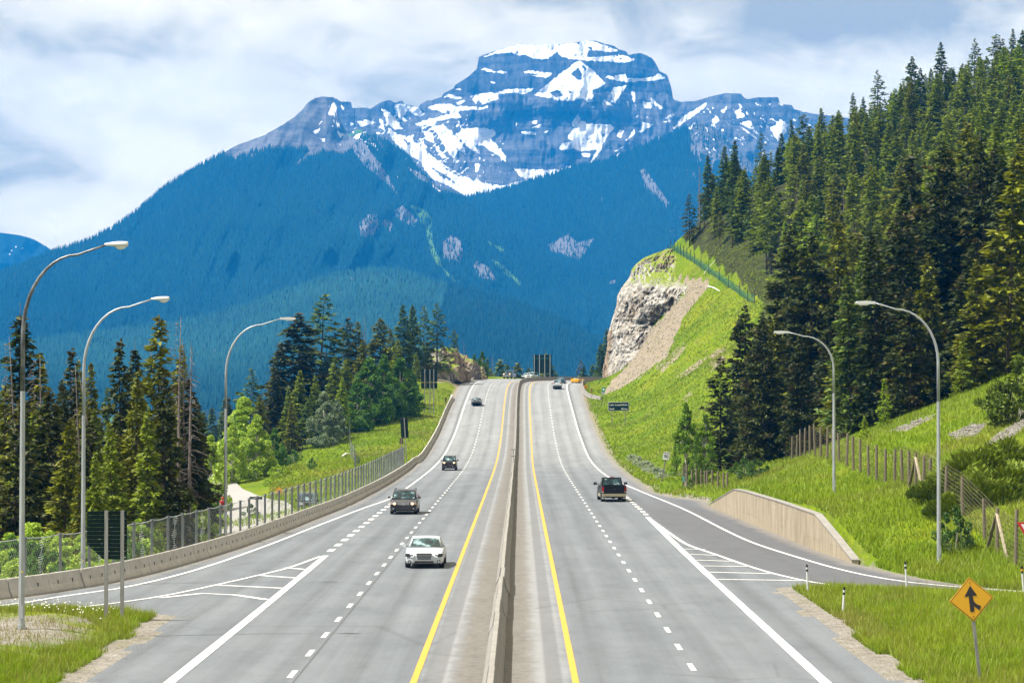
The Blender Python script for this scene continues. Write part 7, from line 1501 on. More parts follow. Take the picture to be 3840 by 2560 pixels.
M['glass'] = mat('car_glass', lambda nb: nb.ramp(nb.noise(1.6, nb.obj(), 4, 0.6), [(0.44, (0.003, 0.014, 0.018)), (0.54, (0.02, 0.06, 0.07)), (0.62, (0.20, 0.28, 0.30))]), rough=0.05, spec=0.5, coat=0.0)  # pale blotches are reflections painted into the glass colour
M['tyre'] = mat('tyre_rubber', (0.010, 0.010, 0.011), rough=0.85); M['rim'] = mat('alloy_rim', (0.32, 0.33, 0.34), rough=0.3, metal=0.8); M['trim'] = mat('black_plastic_trim', (0.014, 0.014, 0.016), rough=0.6); M['chrome'] = mat('chrome', (0.42, 0.44, 0.46), rough=0.2, metal=0.35)
M['lamp_clear'] = mat('headlamp_lens', (0.30, 0.31, 0.32), rough=0.08, spec=1.0); M['lamp_dark'] = mat('smoked_headlamp', (0.015, 0.015, 0.018), rough=0.15, spec=0.4); M['lamp_lit'] = mat('lit_headlamp', (0.5, 0.35, 0.2), emit=(1.0, 0.56, 0.24), estr=1.9); M['tail_red'] = mat('tail_lamp_red', (0.22, 0.004, 0.008), rough=0.15, spec=0.8); M['amber'] = mat('amber_lens', (0.45, 0.14, 0.02), rough=0.2); M['plate'] = mat('number_plate', (0.45, 0.46, 0.45), rough=0.5); M['drl'] = mat('daytime_light', (0.8, 0.8, 0.8), emit=(1, 1, 1), estr=0.6)
def loft(name, stn, m, parent, smooth=True):
    """stn: (y, half width, z low, z shoulder, z top, crown, tuck)"""
    vs = []; k = 14
    for (y, w, zl, zs, zt, cr, tk) in stn:
        r_ = [(-w*0.90, zl), (-w*0.985, zl+(zs-zl)*0.22), (-w, zl+(zs-zl)*0.6), (-w*0.985, zs), (-w*(1-tk), zs+(zt-zs)*0.72), (-w*(0.93-tk), zt), (-w*0.45, zt+cr*0.8)]
        r_ = r_+[(0.0, zt+cr)]+[(-a, b) for a, b in r_[::-1]]
        vs += [(a, y, b) for a, b in r_]; k = len(r_)
    fs = []
    for i in range(len(stn)-1):
        for j in range(k-1): a = i*k+j; fs.append((a, a+1, a+k+1, a+k))
        fs.append((i*k+k-1, i*k, (i+1)*k, (i+1)*k+k-1))
    fs += [tuple(range(k)), tuple(reversed(range((len(stn)-1)*k, len(stn)*k)))]
    b = MB(); b.add(vs, fs); o = b.build(name, m, parent)
    if smooth:
        for p in o.data.polygons: p.use_smooth = len(p.vertices) == 4
        o.data.set_sharp_from_angle(angle=R(38)) if hasattr(o.data, 'set_sharp_from_angle') else None
    return o
def quad(name, P, m, parent, th=0.012, label=None):
    """a slightly thick panel through four or more points (counter-clockwise seen from outside)"""
    P = [Vector(p) for p in P]; n = (P[1]-P[0]).cross(P[2]-P[0]).normalized(); k = len(P); vs = [p+n*th for p in P]+[p-n*th*0.5 for p in P]
    b = MB(); b.add(vs, [tuple(range(k)), tuple(range(2*k-1, k-1, -1))]+[(i, i+k, (i+1) % k+k, (i+1) % k) for i in range(k)]); o = b.build(name, m, parent)
    if label: o['label'] = label
    return o
def wheel(t, x, y, rad, w, rim='rim'):
    b = MB(); n = 20; prof = [(-w/2, rad*0.62), (-w/2, rad*0.93), (-w*0.36, rad), (w*0.36, rad), (w/2, rad*0.93), (w/2, rad*0.62)]; vs = []; fs = []
    for (px, pr) in prof:
        for k in range(n): a = 2*math.pi*k/n; vs.append((px, pr*math.cos(a), pr*math.sin(a)))
    for i in range(len(prof)-1):
        for k in range(n): fs.append((i*n+k, i*n+(k+1) % n, (i+1)*n+(k+1) % n, (i+1)*n+k))
    b.add(vs, fs); o = b.build('wheel', M['tyre'], t, smooth=True, loc=(x, y, rad))
    b = MB(); b.cyl((0, 0, 0), rad*0.62, w*0.8, 20, 'X'); 
    sg = 1 if x > 0 else -1
    b.cyl((sg*w*0.41, 0, 0), rad*0.12, 0.02, 10, 'X')
    for k in range(5): a = 2*math.pi*k/5; b.box((sg*w*0.42, math.cos(a)*rad*.34, math.sin(a)*rad*.34), (0.02, 0.06, rad*.5), M=Matrix.Rotation(-a+math.pi/2, 3, 'X'))
    b.build('rim', M[rim], o); b = MB(); b.cyl((x-sg*w*0.30, y, rad+0.02), rad*1.13, w*0.62, 20, 'X'); b.build('wheel_arch', M['trim'], t)
def mirror(t, x, y, z, m, big=1.0):
    sg = 1 if x > 0 else -1; b = MB(); b.tube([(x-sg*0.04, y, z-0.05*big), (x+sg*0.10*big, y, z)], 0.022, 6); b.build('mirror_arm', M['trim'], t)
    b = MB(); vs = []; b.box((x+sg*0.18*big, y, z+0.01), (0.21*big, 0.10*big, 0.14*big*(1.1 if big > 1 else 1)), taper=0.85); o = b.build('mirror', m, t)
def vehicle(label, cat, name, x, y, z, rz, s):
    """s: dict of dimensions and colours"""
    t = thing(name, label, cat, (x, y, z), rz); t.rotation_euler = (s.get('pitch', 0.0), 0, rz); L, W, H = s['L'], s['W']/2, s['H']; P = M[s['paint']]; gc = s.get('gc', 0.23)
    hood, belt = s['hood'], s['belt']; f0 = -L/2; r0 = L/2; ws, rf, rr, rb = s['ws'], s['rf'], s['rr'], s['rb']   # windscreen base, roof front, roof rear, rear glass base (y)
    nz = s.get('nose', 0.10); dk = s.get('deck', belt)
    stn = [(f0, W*0.66, gc+0.08, hood*0.62, hood*0.78, 0.0, 0.06), (f0+0.06, W*0.84, gc+0.03, hood*0.64, hood*0.84, 0.005, 0.06), (f0+0.12, W*0.91, gc+0.02, hood*0.66, hood*0.88, 0.01, 0.06), (f0+0.30, W*0.97, gc, hood*0.74, hood-nz*0.3, 0.03, 0.07), (f0+0.8, W*0.995, gc, hood*0.80, hood, 0.035, 0.08),
           (ws-0.15, W, gc, belt*0.88, max(hood, belt-0.06), 0.035, 0.07), (ws+0.3, W, gc, belt*0.90, belt, 0.02, 0.06), (0.2, W, gc, belt*0.90, belt, 0.02, 0.06), (rb-0.1, W, gc, dk*0.90, dk, 0.02, 0.06), (r0-0.35, W*0.985, gc+0.02, dk*0.88, dk-s.get('dkdrop', 0.0)*0.5, 0.02, 0.07), (r0-0.08, W*0.94, gc+0.06, dk*0.80, dk-s.get('dkdrop', 0.0), 0.01, 0.07), (r0, W*0.88, gc+0.14, dk*0.70, dk*0.93-s.get('dkdrop', 0.0), 0.0, 0.07)]
    loft('body', stn, P, t)
    wb_, wr_ = W*0.90, W*s.get('wr', 0.72); zb = belt-0.03; ht = H-0.05
    cab = [(ws, wb_, zb, 0), (rf, wr_, ht, 1), ((rf+rr)/2, wr_*1.02, ht+0.045, 1), (rr, wr_, ht, 1), (rb, wb_*0.97, zb, 0)]
    vs = []; 
    for (yy, w_, zz, top) in cab: vs += [(-w_, yy, zz), (-w_*0.5, yy-(0.04 if yy < 0 else -0.02), zz+(0.02 if top else 0.01)), (0, yy-(0.05 if yy < 0 else -0.03), zz+(0.03 if top else 0.015)), (w_*0.5, yy-(0.04 if yy < 0 else -0.02), zz+(0.02 if top else 0.01)), (w_, yy, zz)]
    fs = []
    for i in range(4):
        for j in range(4): a = i*5+j; fs.append((a, a+1, a+6, a+5))
    yb_ = [(-wb_, (rf+ws)/2, zb), (-wb_*1.0, rr, zb)]
    fs += [(0, 5, 10, 15, 20), (24, 19, 14, 9, 4), (0, 20, 24, 4) if False else (0, 20, 21, 22, 23, 24, 4, 3, 2, 1)]
    b = MB(); b.add(vs, fs); o = b.build('roof', M[s.get('roofpaint', s['paint'])], t)
    for p in o.data.polygons: p.use_smooth = len(p.vertices) == 4
    G = M['glass']; m_ = 0.07
    def lerp(a, b_, f): return tuple(a[i]*(1-f)+b_[i]*f for i in range(3))
    # windscreen in four vertical strips following the bow
    def screen(nm, i0, i1, flip):
        for_ = []; A = vs[i0*5:i0*5+5]; B_2 = vs[i1*5:i1*5+5]; lo = []; hi = []
        for q in (0.055, 0.25, 0.5, 0.75, 0.945):
            f = q*4; k = min(3, int(f)); g_ = f-k; a = lerp(A[k], A[k+1], g_); c = lerp(B_2[k], B_2[k+1], g_); lo.append(lerp(a, c, 0.07)); hi.append(lerp(a, c, 0.90))
        n = (Vector(hi[2])-Vector(lo[2])).cross(Vector(lo[3])-Vector(lo[1])).normalized(); n = -n if n.y*flip < 0 else n
        V_ = [Vector(p)+n*0.012 for p in lo]+[Vector(p)+n*0.012 for p in hi]+[Vector(p)-n*0.004 for p in lo]+[Vector(p)-n*0.004 for p in hi]
        F_ = [(i, i+1, i+6, i+5) for i in range(4)]+[(i+10, i+15, i+16, i+11) for i in range(4)]+[(0, 5, 15, 10), (4, 14, 19, 9)]
        bb = MB(); bb.add(V_, F_); return bb.build(nm, G, t, smooth=False)
    screen('windscreen', 0, 1, -1); screen('rear_window', 4, 3, 1)
    for sg in (-1, 1):
        e = lambda yy, f: ((wb_*(1-f)+wr_*f)*sg+sg*0.006, yy, zb*(1-f)+ht*f)
        yfl = ws+0.32; yfh = rf+0.10; yrh = rr-0.08; yrl = rb-0.22; ym = s.get('ymid', 0.15)
        A = [e(yfl, .10), e(ym-0.05, .10), e(ym-0.05, .88), e(yfh, .88)]; B_2 = [e(ym+0.05, .10), e(min(yrl, s.get('sg_end', 9)), .10), e(min(yrh, s.get('sg_end', 9)), .88), e(ym+0.05, .88)]
        for Q in (A, B_2): quad('side_window', Q if sg > 0 else Q[::-1], G, t, 0.008)
        for yy in (s['fa'], s['ra']): wheel(t, sg*(W-0.115+s.get('wout', 0)), yy, s['wr_'], 0.23, s.get('rim', 'rim'))
        mirror(t, sg*(W*0.93), ws+0.35, belt+0.06, M[s.get('mir', s['paint'])], s.get('mbig', 1.0))
        quad('door_handle', [(sg*(W+0.004), 0.0, belt*0.84), (sg*(W+0.004), 0.18, belt*0.84), (sg*(W+0.004), 0.18, belt*0.84+0.03), (sg*(W+0.004), 0.0, belt*0.84+0.03)], M['trim'], t)
    b = MB(); b.box((0, 0, gc+0.06), (W*1.5, L*0.86, 0.12)); b.build('underbody', M['trim'], t)
    # front
    hy = f0-0.004
    hz0, hz1, hx0, hx1 = s['hl']
    for sg in (-1, 1):
        P_ = [(sg*hx0, hy-0.02, hz0+0.02), (sg*hx1, hy+0.09, hz0+0.05), (sg*hx1, hy+0.10, hz1), (sg*hx0, hy-0.01, hz1-0.01)]
        if sg < 0: P_ = P_[::-1]
        lit = s.get('lit', 0); hl = quad('headlight', P_, M[s.get('hlm', 'lamp_clear')], t, 0.035)
        if lit: b = MB(); b.cyl((sg*(hx0+(hx1-hx0)*0.35), hy-0.05, (hz0+hz1)/2), (hz1-hz0)*0.42, 0.06, 14, 'Y'); b.build('lit_bulb', M['lamp_lit'], hl)
        if s.get('drl'): b = MB(); b.box((sg*(hx0+0.10), hy-0.05, hz1-0.04), (0.19, 0.02, 0.022)); b.box((sg*(hx0+0.02), hy-0.05, (hz0+hz1)/2+0.005), (0.022, 0.02, 0.09)); b.box((sg*(hx0+0.09), hy-0.05, hz0+0.05), (0.15, 0.02, 0.022)); b.build('running_light', M['drl'], hl)
        if s.get('amb'): b = MB(); b.box((sg*(hx1-0.03), hy+0.07, (hz0+hz1)/2-0.02), (0.10, 0.10, 0.08)); b.build('indicator', M['amber'], t)
        if s.get('fog'): fx, fz = s['fog']; b = MB(); b.cyl((sg*fx, hy+0.01, fz), 0.085, 0.05, 16, 'Y'); fo = b.build('fog_light_recess', M['trim'], t); b = MB(); b.cyl((sg*fx, hy-0.012, fz), 0.048, 0.03, 14, 'Y'); b.build('fog_light', M['chrome'], fo)
    gx0, gz0, gz1, ns = s['grille']; b = MB(); b.prism([(-gx0*0.86, gz0), (gx0*0.86, gz0), (gx0, gz1-0.03), (gx0*0.96, gz1), (-gx0*0.96, gz1), (-gx0, gz1-0.03)], hy-0.015, hy+0.06, 'Y'); gr = b.build('grille', M[s.get('grm', 'trim')], t)
    for i in range(ns): zz = gz0+(gz1-gz0)*(i+1)/(ns+1); b = MB(); b.box((0, hy-0.022, zz), (gx0*1.82, 0.02, s.get('slat', 0.022))); b.build('slat', M['chrome'], gr)
    if s.get('cross'): b = MB(); b.box((0, hy-0.03, (gz0+gz1)/2), (0.05, 0.02, gz1-gz0)); b.build('slat', M['chrome'], gr)
    if s.get('grframe'):
        b = MB(); b.box((0, hy-0.025, gz1+0.012), (gx0*1.95, 0.03, 0.035)); b.build('grille_trim', M['chrome'], gr)
    if s.get('intake'): ix, iz0, iz1 = s['intake']; b = MB(); b.prism([(-ix, iz0), (ix, iz0), (ix*0.86, iz1), (-ix*0.86, iz1)], hy-0.008, hy+0.05, 'Y'); b.build('lower_intake', M['trim'], t)
    if s.get('bump'): bz0, bz1, bm_ = s['bump']; b = MB(); b.prism([(-W*0.93, -0.0), (W*0.93, 0.0), (W*0.80, -0.10), (-W*0.80, -0.10)], bz0, bz1, 'Z'); o = b.build('front_bumper', M[bm_], t); o.location = (0, f0+0.05, 0)
    # rear
    ry = r0+0.004; tz0, tz1, tx0, tx1 = s['tl']
    for sg in (-1, 1):
        P_ = [(sg*tx0, ry, tz0), (sg*tx1, ry-0.07, tz0), (sg*tx1, ry-0.07, tz1), (sg*tx0, ry-0.01, tz1)]
        if sg > 0: P_ = P_[::-1]
        quad('tail_light', P_, M['tail_red'], t, 0.02)
    if s.get('plate', 1): b = MB(); b.box((0, ry+0.012, s.get('plz', 0.75)), (0.32, 0.015, 0.16)); b.build('number_plate', M['plate'], t)
    rbz0, rbz1, rbm = s.get('rbump', (gc+0.10, gc+0.34, s['paint'])); b = MB(); b.prism([(-W*0.90, 0), (W*0.90, 0), (W*0.84, 0.07), (-W*0.84, 0.07)], rbz0, rbz1, 'Z'); o = b.build('rear_bumper', M[rbm], t); o.location = (0, r0-0.02, 0)
    if s.get('rails'):
        for sg in (-1, 1): b = MB(); b.tube([(sg*wr_*0.92, rf+0.1, ht+0.02), (sg*wr_*0.92, rf+0.25, ht+0.075), (sg*wr_*0.92, rr-0.25, ht+0.075), (sg*wr_*0.92, rr-0.1, ht+0.02)], 0.02, 6); b.build('roof_rail', M['trim'], t)
    return t
def on_road(px, py, dd=0.0):
    x, y, z = atr(px, py); y2 = y+dd; x2 = x+float(cx(y2)-cx(y)); return x2, y2, float(zr(y2))-float(sup(y2))*(x2-float(cx(y2)))+0.0, -math.atan(float(cx(y2+2)-cx(y2-2))/4), math.atan(float(zr(y2+2)-zr(y2-2))/4)
SED = dict(L=4.9, W=1.92, H=1.45, hood=0.82, belt=0.97, ws=-0.95, rf=-0.15, rr=0.95, rb=1.65, fa=-1.50, ra=1.52, wr_=0.345, nose=0.1, hl=(0.54, 0.74, 0.50, 0.90), grille=(0.38, 0.46, 0.74, 3), tl=(0.75, 0.92, 0.45, 0.88), intake=(0.50, 0.27, 0.38), fog=(0.72, 0.34), dkdrop=0.02)
VAN = dict(L=5.1, W=2.0, H=1.76, hood=1.00, belt=1.12, ws=-1.35, rf=-0.55, rr=2.25, rb=2.48, fa=-1.55, ra=1.5, wr_=0.35, wr=0.80, hl=(0.70, 0.90, 0.50, 0.94), grille=(0.47, 0.66, 0.91, 2), tl=(0.85, 1.25, 0.78, 0.93), intake=(0.62, 0.34, 0.50), fog=(0.74, 0.44), rails=1, ymid=-0.1)
SUV = dict(L=4.4, W=1.78, H=1.70, hood=1.05, belt=1.10, ws=-0.95, rf=-0.45, rr=1.9, rb=2.12, fa=-1.30, ra=1.32, wr_=0.36, wr=0.80, hl=(0.80, 1.00, 0.46, 0.78), grille=(0.42, 0.80, 1.02, 0), tl=(0.85, 1.15, 0.68, 0.84), intake=(0.5, 0.38, 0.50), rails=1, gc=0.22)
def mk(base, **k): d = dict(base); d.update(k); return d
x, y, z, rz, pt = on_road(1593, 2127, 1.55); vehicle('white sedan with smoked headlights and slatted black grille, nearest of the oncoming cars', 'car', 'car', x, y, z, rz, mk(SED, paint='p_white', hlm='lamp_dark', drl=1, slat=0.016, grframe=1, mir='p_white'))
x, y, z, rz, pt = on_road(1515, 1927, 1.55); vehicle('dark grey minivan with lit headlights and chrome cross grille, oncoming beside the merge dashes', 'minivan', 'minivan', x, y, z, rz, mk(VAN, paint='p_grey', lit=1, cross=1, slat=0.05, amb=1, mir='trim', grframe=1))
x, y, z, rz, pt = on_road(1685, 1763, 1.3); vehicle('black boxy compact SUV with both round headlights lit', 'suv', 'suv', x, y, z, rz, mk(SUV, paint='p_brown', lit=1, amb=1, mir='trim', fog=(0.40, 0.46), pitch=-pt))
x, y, z, rz, pt = on_road(1787, 1522, 1.5); vehicle('dark blue-grey sedan coming down the middle of the hill', 'car', 'car', x, y, z, rz, mk(SED, paint='p_blue', hlm='lamp_clear', pitch=-pt, grframe=1))
x, y, z, rz, pt = on_road(1903, 1425.5, 1.6); TRK = dict(L=5.9, W=2.03, H=1.95, hood=1.22, belt=1.24, ws=-1.15, rf=-0.55, rr=0.85, rb=1.05, fa=-1.85, ra=1.85, wr_=0.41, wr=0.78, hl=(0.90, 1.16, 0.56, 0.92), grille=(0.52, 0.84, 1.14, 3), tl=(0.85, 1.25, 0.88, 0.98), gc=0.30, ymid=0.1, bump=(0.50, 0.76, 'chrome'), mbig=1.3)
vehicle('dark pickup truck with chrome grille coming over the crest, turned slightly left', 'pickup truck', 'pickup_truck', x, y+1.0, z, -0.22, mk(TRK, paint='p_blue', lit=1, amb=1, mir='trim', dkdrop=0.0, pitch=-pt*0.4))
for (px, d, spec, lb, rz) in ((1994, 606, mk(SUV, W=1.95, L=4.8, H=1.80, hood=1.12, belt=1.16, paint='p_white', lit=1, mir='trim'), 'white SUV with lit headlights half hidden by the median barrier at the crest', -0.35), (1976, 628, mk(SED, paint='p_white', H=1.62, lit=1), 'white car tucked behind the white SUV at the crest', -0.40)):
    vehicle(lb, 'suv' if 'SUV with' in lb else 'car', 'suv' if 'SUV with' in lb else 'car', onx(px, d), d, float(zr(d))+0.25, rz, spec)
x, y, z, rz, pt = on_road(2090, 1459.5, 1.4); vehicle('white crossover driving away, just below the crest', 'suv', 'suv', x, y, z+0.02, math.pi+rz, mk(SUV, W=1.84, paint='p_white', H=1.66, mir='trim', rbump=(0.30, 0.55, 'trim'), tl=(0.95, 1.12, 0.5, 0.88), pitch=pt))
x, y, z, rz, pt = on_road(2103, 1435.5, 1.4); vehicle('low teal-blue sports coupe driving away ahead of the white crossover', 'sports car', 'car', x, y, z+0.02, math.pi-0.12, mk(SED, L=4.5, W=1.82, H=1.18, hood=0.78, belt=0.82, deck=0.86, ws=-0.6, rf=0.05, rr=0.75, rb=1.65, paint='p_teal', wr=0.66, hl=(0.5, 0.6, 0.5, 0.8), grille=(0.3, 0.3, 0.42, 0), intake=None, fog=None, tl=(0.62, 0.74, 0.25, 0.72), plz=0.50, gc=0.14, fa=-1.25, ra=1.3, wr_=0.33))
x, y, z, rz, pt = on_road(2165, 1432.5, 1.4); vehicle('bright yellow open sports car with black soft top, turning out of sight at the crest', 'sports car', 'car', x, y, z+0.02, math.pi-0.35, mk(SED, L=4.5, W=1.87, H=1.17, hood=0.78, belt=0.82, deck=0.88, ws=-0.5, rf=0.0, rr=0.55, rb=1.05, paint='p_yellow', roofpaint='trim', wr=0.66, hl=(0.5, 0.6, 0.5, 0.8), grille=(0.3, 0.3, 0.42, 0), intake=None, fog=None, tl=(0.66, 0.76, 0.30, 0.75), plz=0.50, gc=0.14, fa=-1.25, ra=1.3, wr_=0.33, mir='p_yellow'))
d = 211; x = onx(1158, d); vehicle('dark blue off-road SUV parked behind the chain-link fence on the side road', 'suv', 'suv', x, d, float(gz(x, d))+0.17, 0.10, mk(SUV, W=1.88, H=1.78, paint='p_blue', fog=None, mir='trim', roofpaint='p_blue', wr=0.84))
# black pickup with beige lower body seen from behind
x, y, z, rz, pt = on_road(2296, 1880, 2.0); t = thing('pickup_truck', 'black pickup truck with beige bumper, red tail lights and tow mirrors, driving away', 'pickup truck', (x, y, z), math.pi+0.045)
PB = M['p_black']; W = 1.0
loft('body', [(-2.95, 0.80, 0.45, 0.95, 1.10, 0, .05), (-2.85, 0.93, 0.38, 1.0, 1.18, .02, .05), (-2.2, 1.0, 0.36, 1.1, 1.27, .04, .06), (-1.2, 1.01, 0.36, 1.15, 1.30, .03, .05), (0.7, 1.01, 0.36, 1.15, 1.30, .01, .05), (0.8, 1.01, 0.36, 1.10, 1.20, .0, .03)], PB, t)
b = MB()
for sg in (-1, 1): b.box((sg*0.94, 1.83, 1.00), (0.13, 2.10, 0.72), taper=0.9)
b.box((0, 1.8, 0.70), (1.8, 2.1, 0.12)); b.box((0, 0.85, 1.0), (1.76, 0.08, 0.7)); b.build('cargo_bed', PB, t)
b = MB(); b.box((0, 2.87, 1.01), (1.70, 0.08, 0.66), taper=0.985); b.box((0, 2.885, 1.33), (1.70, 0.12, 0.05)); b.build('tailgate', PB, t)
b = MB(); b.box((0, 2.925, 1.05), (0.26, 0.02, 0.06)); b.build('tailgate_handle', M['trim'], t)
b = MB(); b.prism([(-1.0, 0.0), (1.0, 0.0), (0.95, 0.14), (-0.95, 0.14)], 0.46, 0.68, 'Z'); o = b.build('rear_bumper', M['p_tan'], t); o.location = (0, 2.86, 0)
for sg in (-1, 1):
    quad('tail_light', [(sg*0.86, 2.95, 0.86), (sg*1.01, 2.90, 0.86), (sg*1.01, 2.90, 1.24), (sg*0.86, 2.95, 1.24)][::(1 if sg < 0 else -1)], M['tail_red'], t, 0.02)
    quad('reversing_light', [(sg*0.86, 2.952, 0.78), (sg*1.0, 2.905, 0.78), (sg*1.0, 2.905, 0.85), (sg*0.86, 2.952, 0.85)][::(1 if sg < 0 else -1)], M['lamp_clear'], t, 0.02)
    for yy in (-1.95, 1.85): wheel(t, sg*0.88, yy, 0.42, 0.28)
    b = MB(); b.box((sg*0.86, 2.42, 0.42), (0.30, 0.02, 0.50)); mf = b.build('mud_flap', M['trim'], t); b = MB(); b.box((sg*0.86, 2.435, 0.31), (0.28, 0.014, 0.14)); b.build('flap_plate', M['plate'], mf)
    b = MB(); b.tube([(sg*0.95, -1.0, 1.34), (sg*1.18, -1.0, 1.36)], 0.03, 6); b.build('mirror_arm', M['trim'], t); b = MB(); b.box((sg*1.28, -1.0, 1.40), (0.28, 0.13, 0.22), taper=0.85); b.build('tow_mirror', M['trim'], t)
    quad('rocker_panel', [(sg*1.015, -1.3, 0.36), (sg*1.015, 1.3, 0.36), (sg*1.015, 1.3, 0.62), (sg*1.015, -1.3, 0.62)][::(1 if sg > 0 else -1)], M['p_tan'], t, 0.01)
vs = [(-.90, -1.15, 1.27), (.90, -1.15, 1.27), (.76, -.45, 1.92), (-.76, -.45, 1.92), (-.77, .45, 1.95), (.77, .45, 1.95), (.90, .72, 1.27), (-.90, .72, 1.27)]
b = MB(); b.add(vs, [(0, 1, 2, 3), (3, 2, 5, 4), (4, 5, 6, 7), (1, 6, 5, 2), (0, 3, 4, 7), (0, 7, 6, 1)]); b.build('cab', PB, t)
quad('windscreen', [(-.82, -1.10, 1.32), (.82, -1.10, 1.32), (.70, -.52, 1.86), (-.70, -.52, 1.86)], M['glass'], t)
quad('rear_window', [(.80, .70, 1.35), (-.80, .70, 1.35), (-.68, .50, 1.84), (.68, .50, 1.84)], M['glass'], t)
for sg in (-1, 1): quad('side_window', [(sg*.895, -.85, 1.33), (sg*.895, .5, 1.33), (sg*.79, .38, 1.84), (sg*.79, -.42, 1.84)][::(1 if sg > 0 else -1)], M['glass'], t)
b = MB(); b.box((0, .44, 1.955), (0.36, 0.07, 0.06)); b.build('brake_light', M['tail_red'], t)
b = MB(); b.box((0, 0.4, 0.42), (1.3, 5.0, 0.16)); b.tube([(-0.8, 1.85, 0.42), (0.8, 1.85, 0.42)], 0.08, 8); b.cyl((0, 1.85, 0.42), 0.20, 0.26, 12, 'Y'); b.build('chassis', M['trim'], t)
b = MB(); b.box((-0.45, 2.9, 0.38), (0.5, 0.05, 0.08)); b.build('tow_step', M['bark'], t)

# ------------------------------------------------------------------ cyclist on the side road
def skin_body(name, pts, edges, rad, m, parent=None, loc=(0, 0, 0), rz=0):
    me = bpy.data.meshes.new(name); me.from_pydata(pts, edges, []); o = bpy.data.objects.new(name, me); COL.objects.link(o); o.modifiers.new('s', 'SKIN'); sv_ = me.skin_vertices[0].data
    for i, r_ in enumerate(rad): sv_[i].radius = (r_, r_)
    sv_[0].use_root = True; ss = o.modifiers.new('u', 'SUBSURF'); ss.levels = 1; ss.render_levels = 1
    me2 = bpy.data.meshes.new_from_object(o.evaluated_get(bpy.context.evaluated_depsgraph_get())); bpy.data.objects.remove(o); me2.materials.clear(); me2.materials.append(m); o = bpy.data.objects.new(name, me2); COL.objects.link(o); o.parent = parent; o.location = loc; o.rotation_euler = (0, 0, rz); me2.polygons.foreach_set('use_smooth', np.ones(len(me2.polygons), bool)); return o
M['skin'] = mat('skin', (0.35, 0.20, 0.13), rough=0.6); M['red_cloth'] = mat('red_jersey', (0.45, 0.015, 0.03), rough=0.8); M['black_cloth'] = mat('black_shorts', (0.012, 0.012, 0.015), rough=0.8)
bx_, by_ = onx(836, 228), 228.0; bz = float(gz(bx_, by_))+0.17
bt = thing('bicycle', 'dark road bicycle ridden on the side road beside the third lamp pole', 'bicycle', (bx_, by_, bz), 0.1)
for nm, yy in (('front_wheel', -0.5), ('rear_wheel', 0.5)):
    b = MB(); b.tube([(0, yy+0.33*math.cos(a), 0.34+0.33*math.sin(a)) for a in np.linspace(0, 2*math.pi, 19)], 0.018, 5, cap=False); w_ = b.build('wheel', M['tyre'], bt)
    for k in range(6): a = k*math.pi/6; b = MB(); b.tube([(0, yy-.32*math.cos(a), .34-.32*math.sin(a)), (0, yy+.32*math.cos(a), .34+.32*math.sin(a))], 0.003, 3); b.build('spoke', M['chrome'], w_)
b = MB(); 
for a, c in (((0, .05, .30), (0, .22, .85)), ((0, .05, .30), (0, -.36, .78)), ((0, .19, .80), (0, -.38, .86)), ((0, .05, .30), (0, .5, .34)), ((0, .5, .34), (0, .19, .78)), ((0, -.38, .92), (0, -.5, .34))): b.tube([a, c], 0.018, 6)
b.build('frame', M['p_black'], bt); b = MB(); b.tube([(-.21, -.44, .95), (.21, -.44, .95)], 0.015, 6); b.build('handlebar', M['trim'], bt); b = MB(); b.box((0, .24, .92), (.13, .26, .05)); b.build('saddle', M['trim'], bt)
pt_ = thing('person', 'cyclist in red top and black shorts riding towards the camera, beside the third lamp pole', 'person', (bx_, by_, bz), 0.1)
P_ = [(0, .22, .98), (0, .08, 1.18), (0, -.10, 1.38), (0, -.17, 1.46), (0, -.22, 1.56), (0, -.25, 1.64)]
E_ = [(0, 1), (1, 2), (2, 3), (3, 4), (4, 5)]; Rr = [.14, .13, .15, .06, .09, .085]
for sg in (-1, 1):
    n = len(P_); P_ += [(sg*.19, -.10, 1.38), (sg*.24, -.26, 1.16), (sg*.20, -.42, .99), (sg*.20, -.47, .965)]; E_ += [(2, n), (n, n+1), (n+1, n+2), (n+2, n+3)]; Rr += [.055, .042, .033, .03]
    n = len(P_); P_ += [(sg*.10, .18, .94), (sg*.11, -.16, .80 if sg > 0 else .62), (sg*.11, .02, .44 if sg > 0 else .22), (sg*.11, -.10, .40 if sg > 0 else .16)]; E_ += [(0, n), (n, n+1), (n+1, n+2), (n+2, n+3)]; Rr += [.09, .065, .04, .035]
skin_body('body', P_, E_, Rr, M['skin'], pt_)
b = MB(); b.tube([(0, .20, 1.02), (0, .08, 1.19), (0, -.10, 1.40), (0, -.15, 1.44)], [.165, .16, .18, .08], 12); b.tube([(-.19, -.10, 1.38), (-.235, -.2, 1.22)], [.075, .06], 8); b.tube([(.19, -.10, 1.38), (.235, -.2, 1.22)], [.075, .06], 8); b.build('jersey', M['red_cloth'], pt_, smooth=True)
b = MB(); b.tube([(0, .25, .90), (0, .20, 1.04)], [.16, .165], 12); b.tube([(-.10, .18, .94), (-.11, -.08, .72)], [.10, .08], 8); b.tube([(.10, .18, .94), (.11, -.08, .84)], [.10, .08], 8); b.build('shorts', M['black_cloth'], pt_, smooth=True)
b = MB(); b.tube([(0, -.27, 1.60), (0, -.25, 1.70), (0, -.22, 1.76)], [.115, .12, .05], 12); b.build('helmet', M['red_cloth'], pt_, smooth=True)
b = MB(); b.tube([(0, -.335, 1.63), (0, -.355, 1.60)], [.012, .016], 6); b.build('nose', M['skin'], pt_)
for sg in (-1, 1): b = MB(); b.box((sg*.035, -.325, 1.645), (.03, .02, .02)); b.build('eye', M['black_cloth'], pt_)
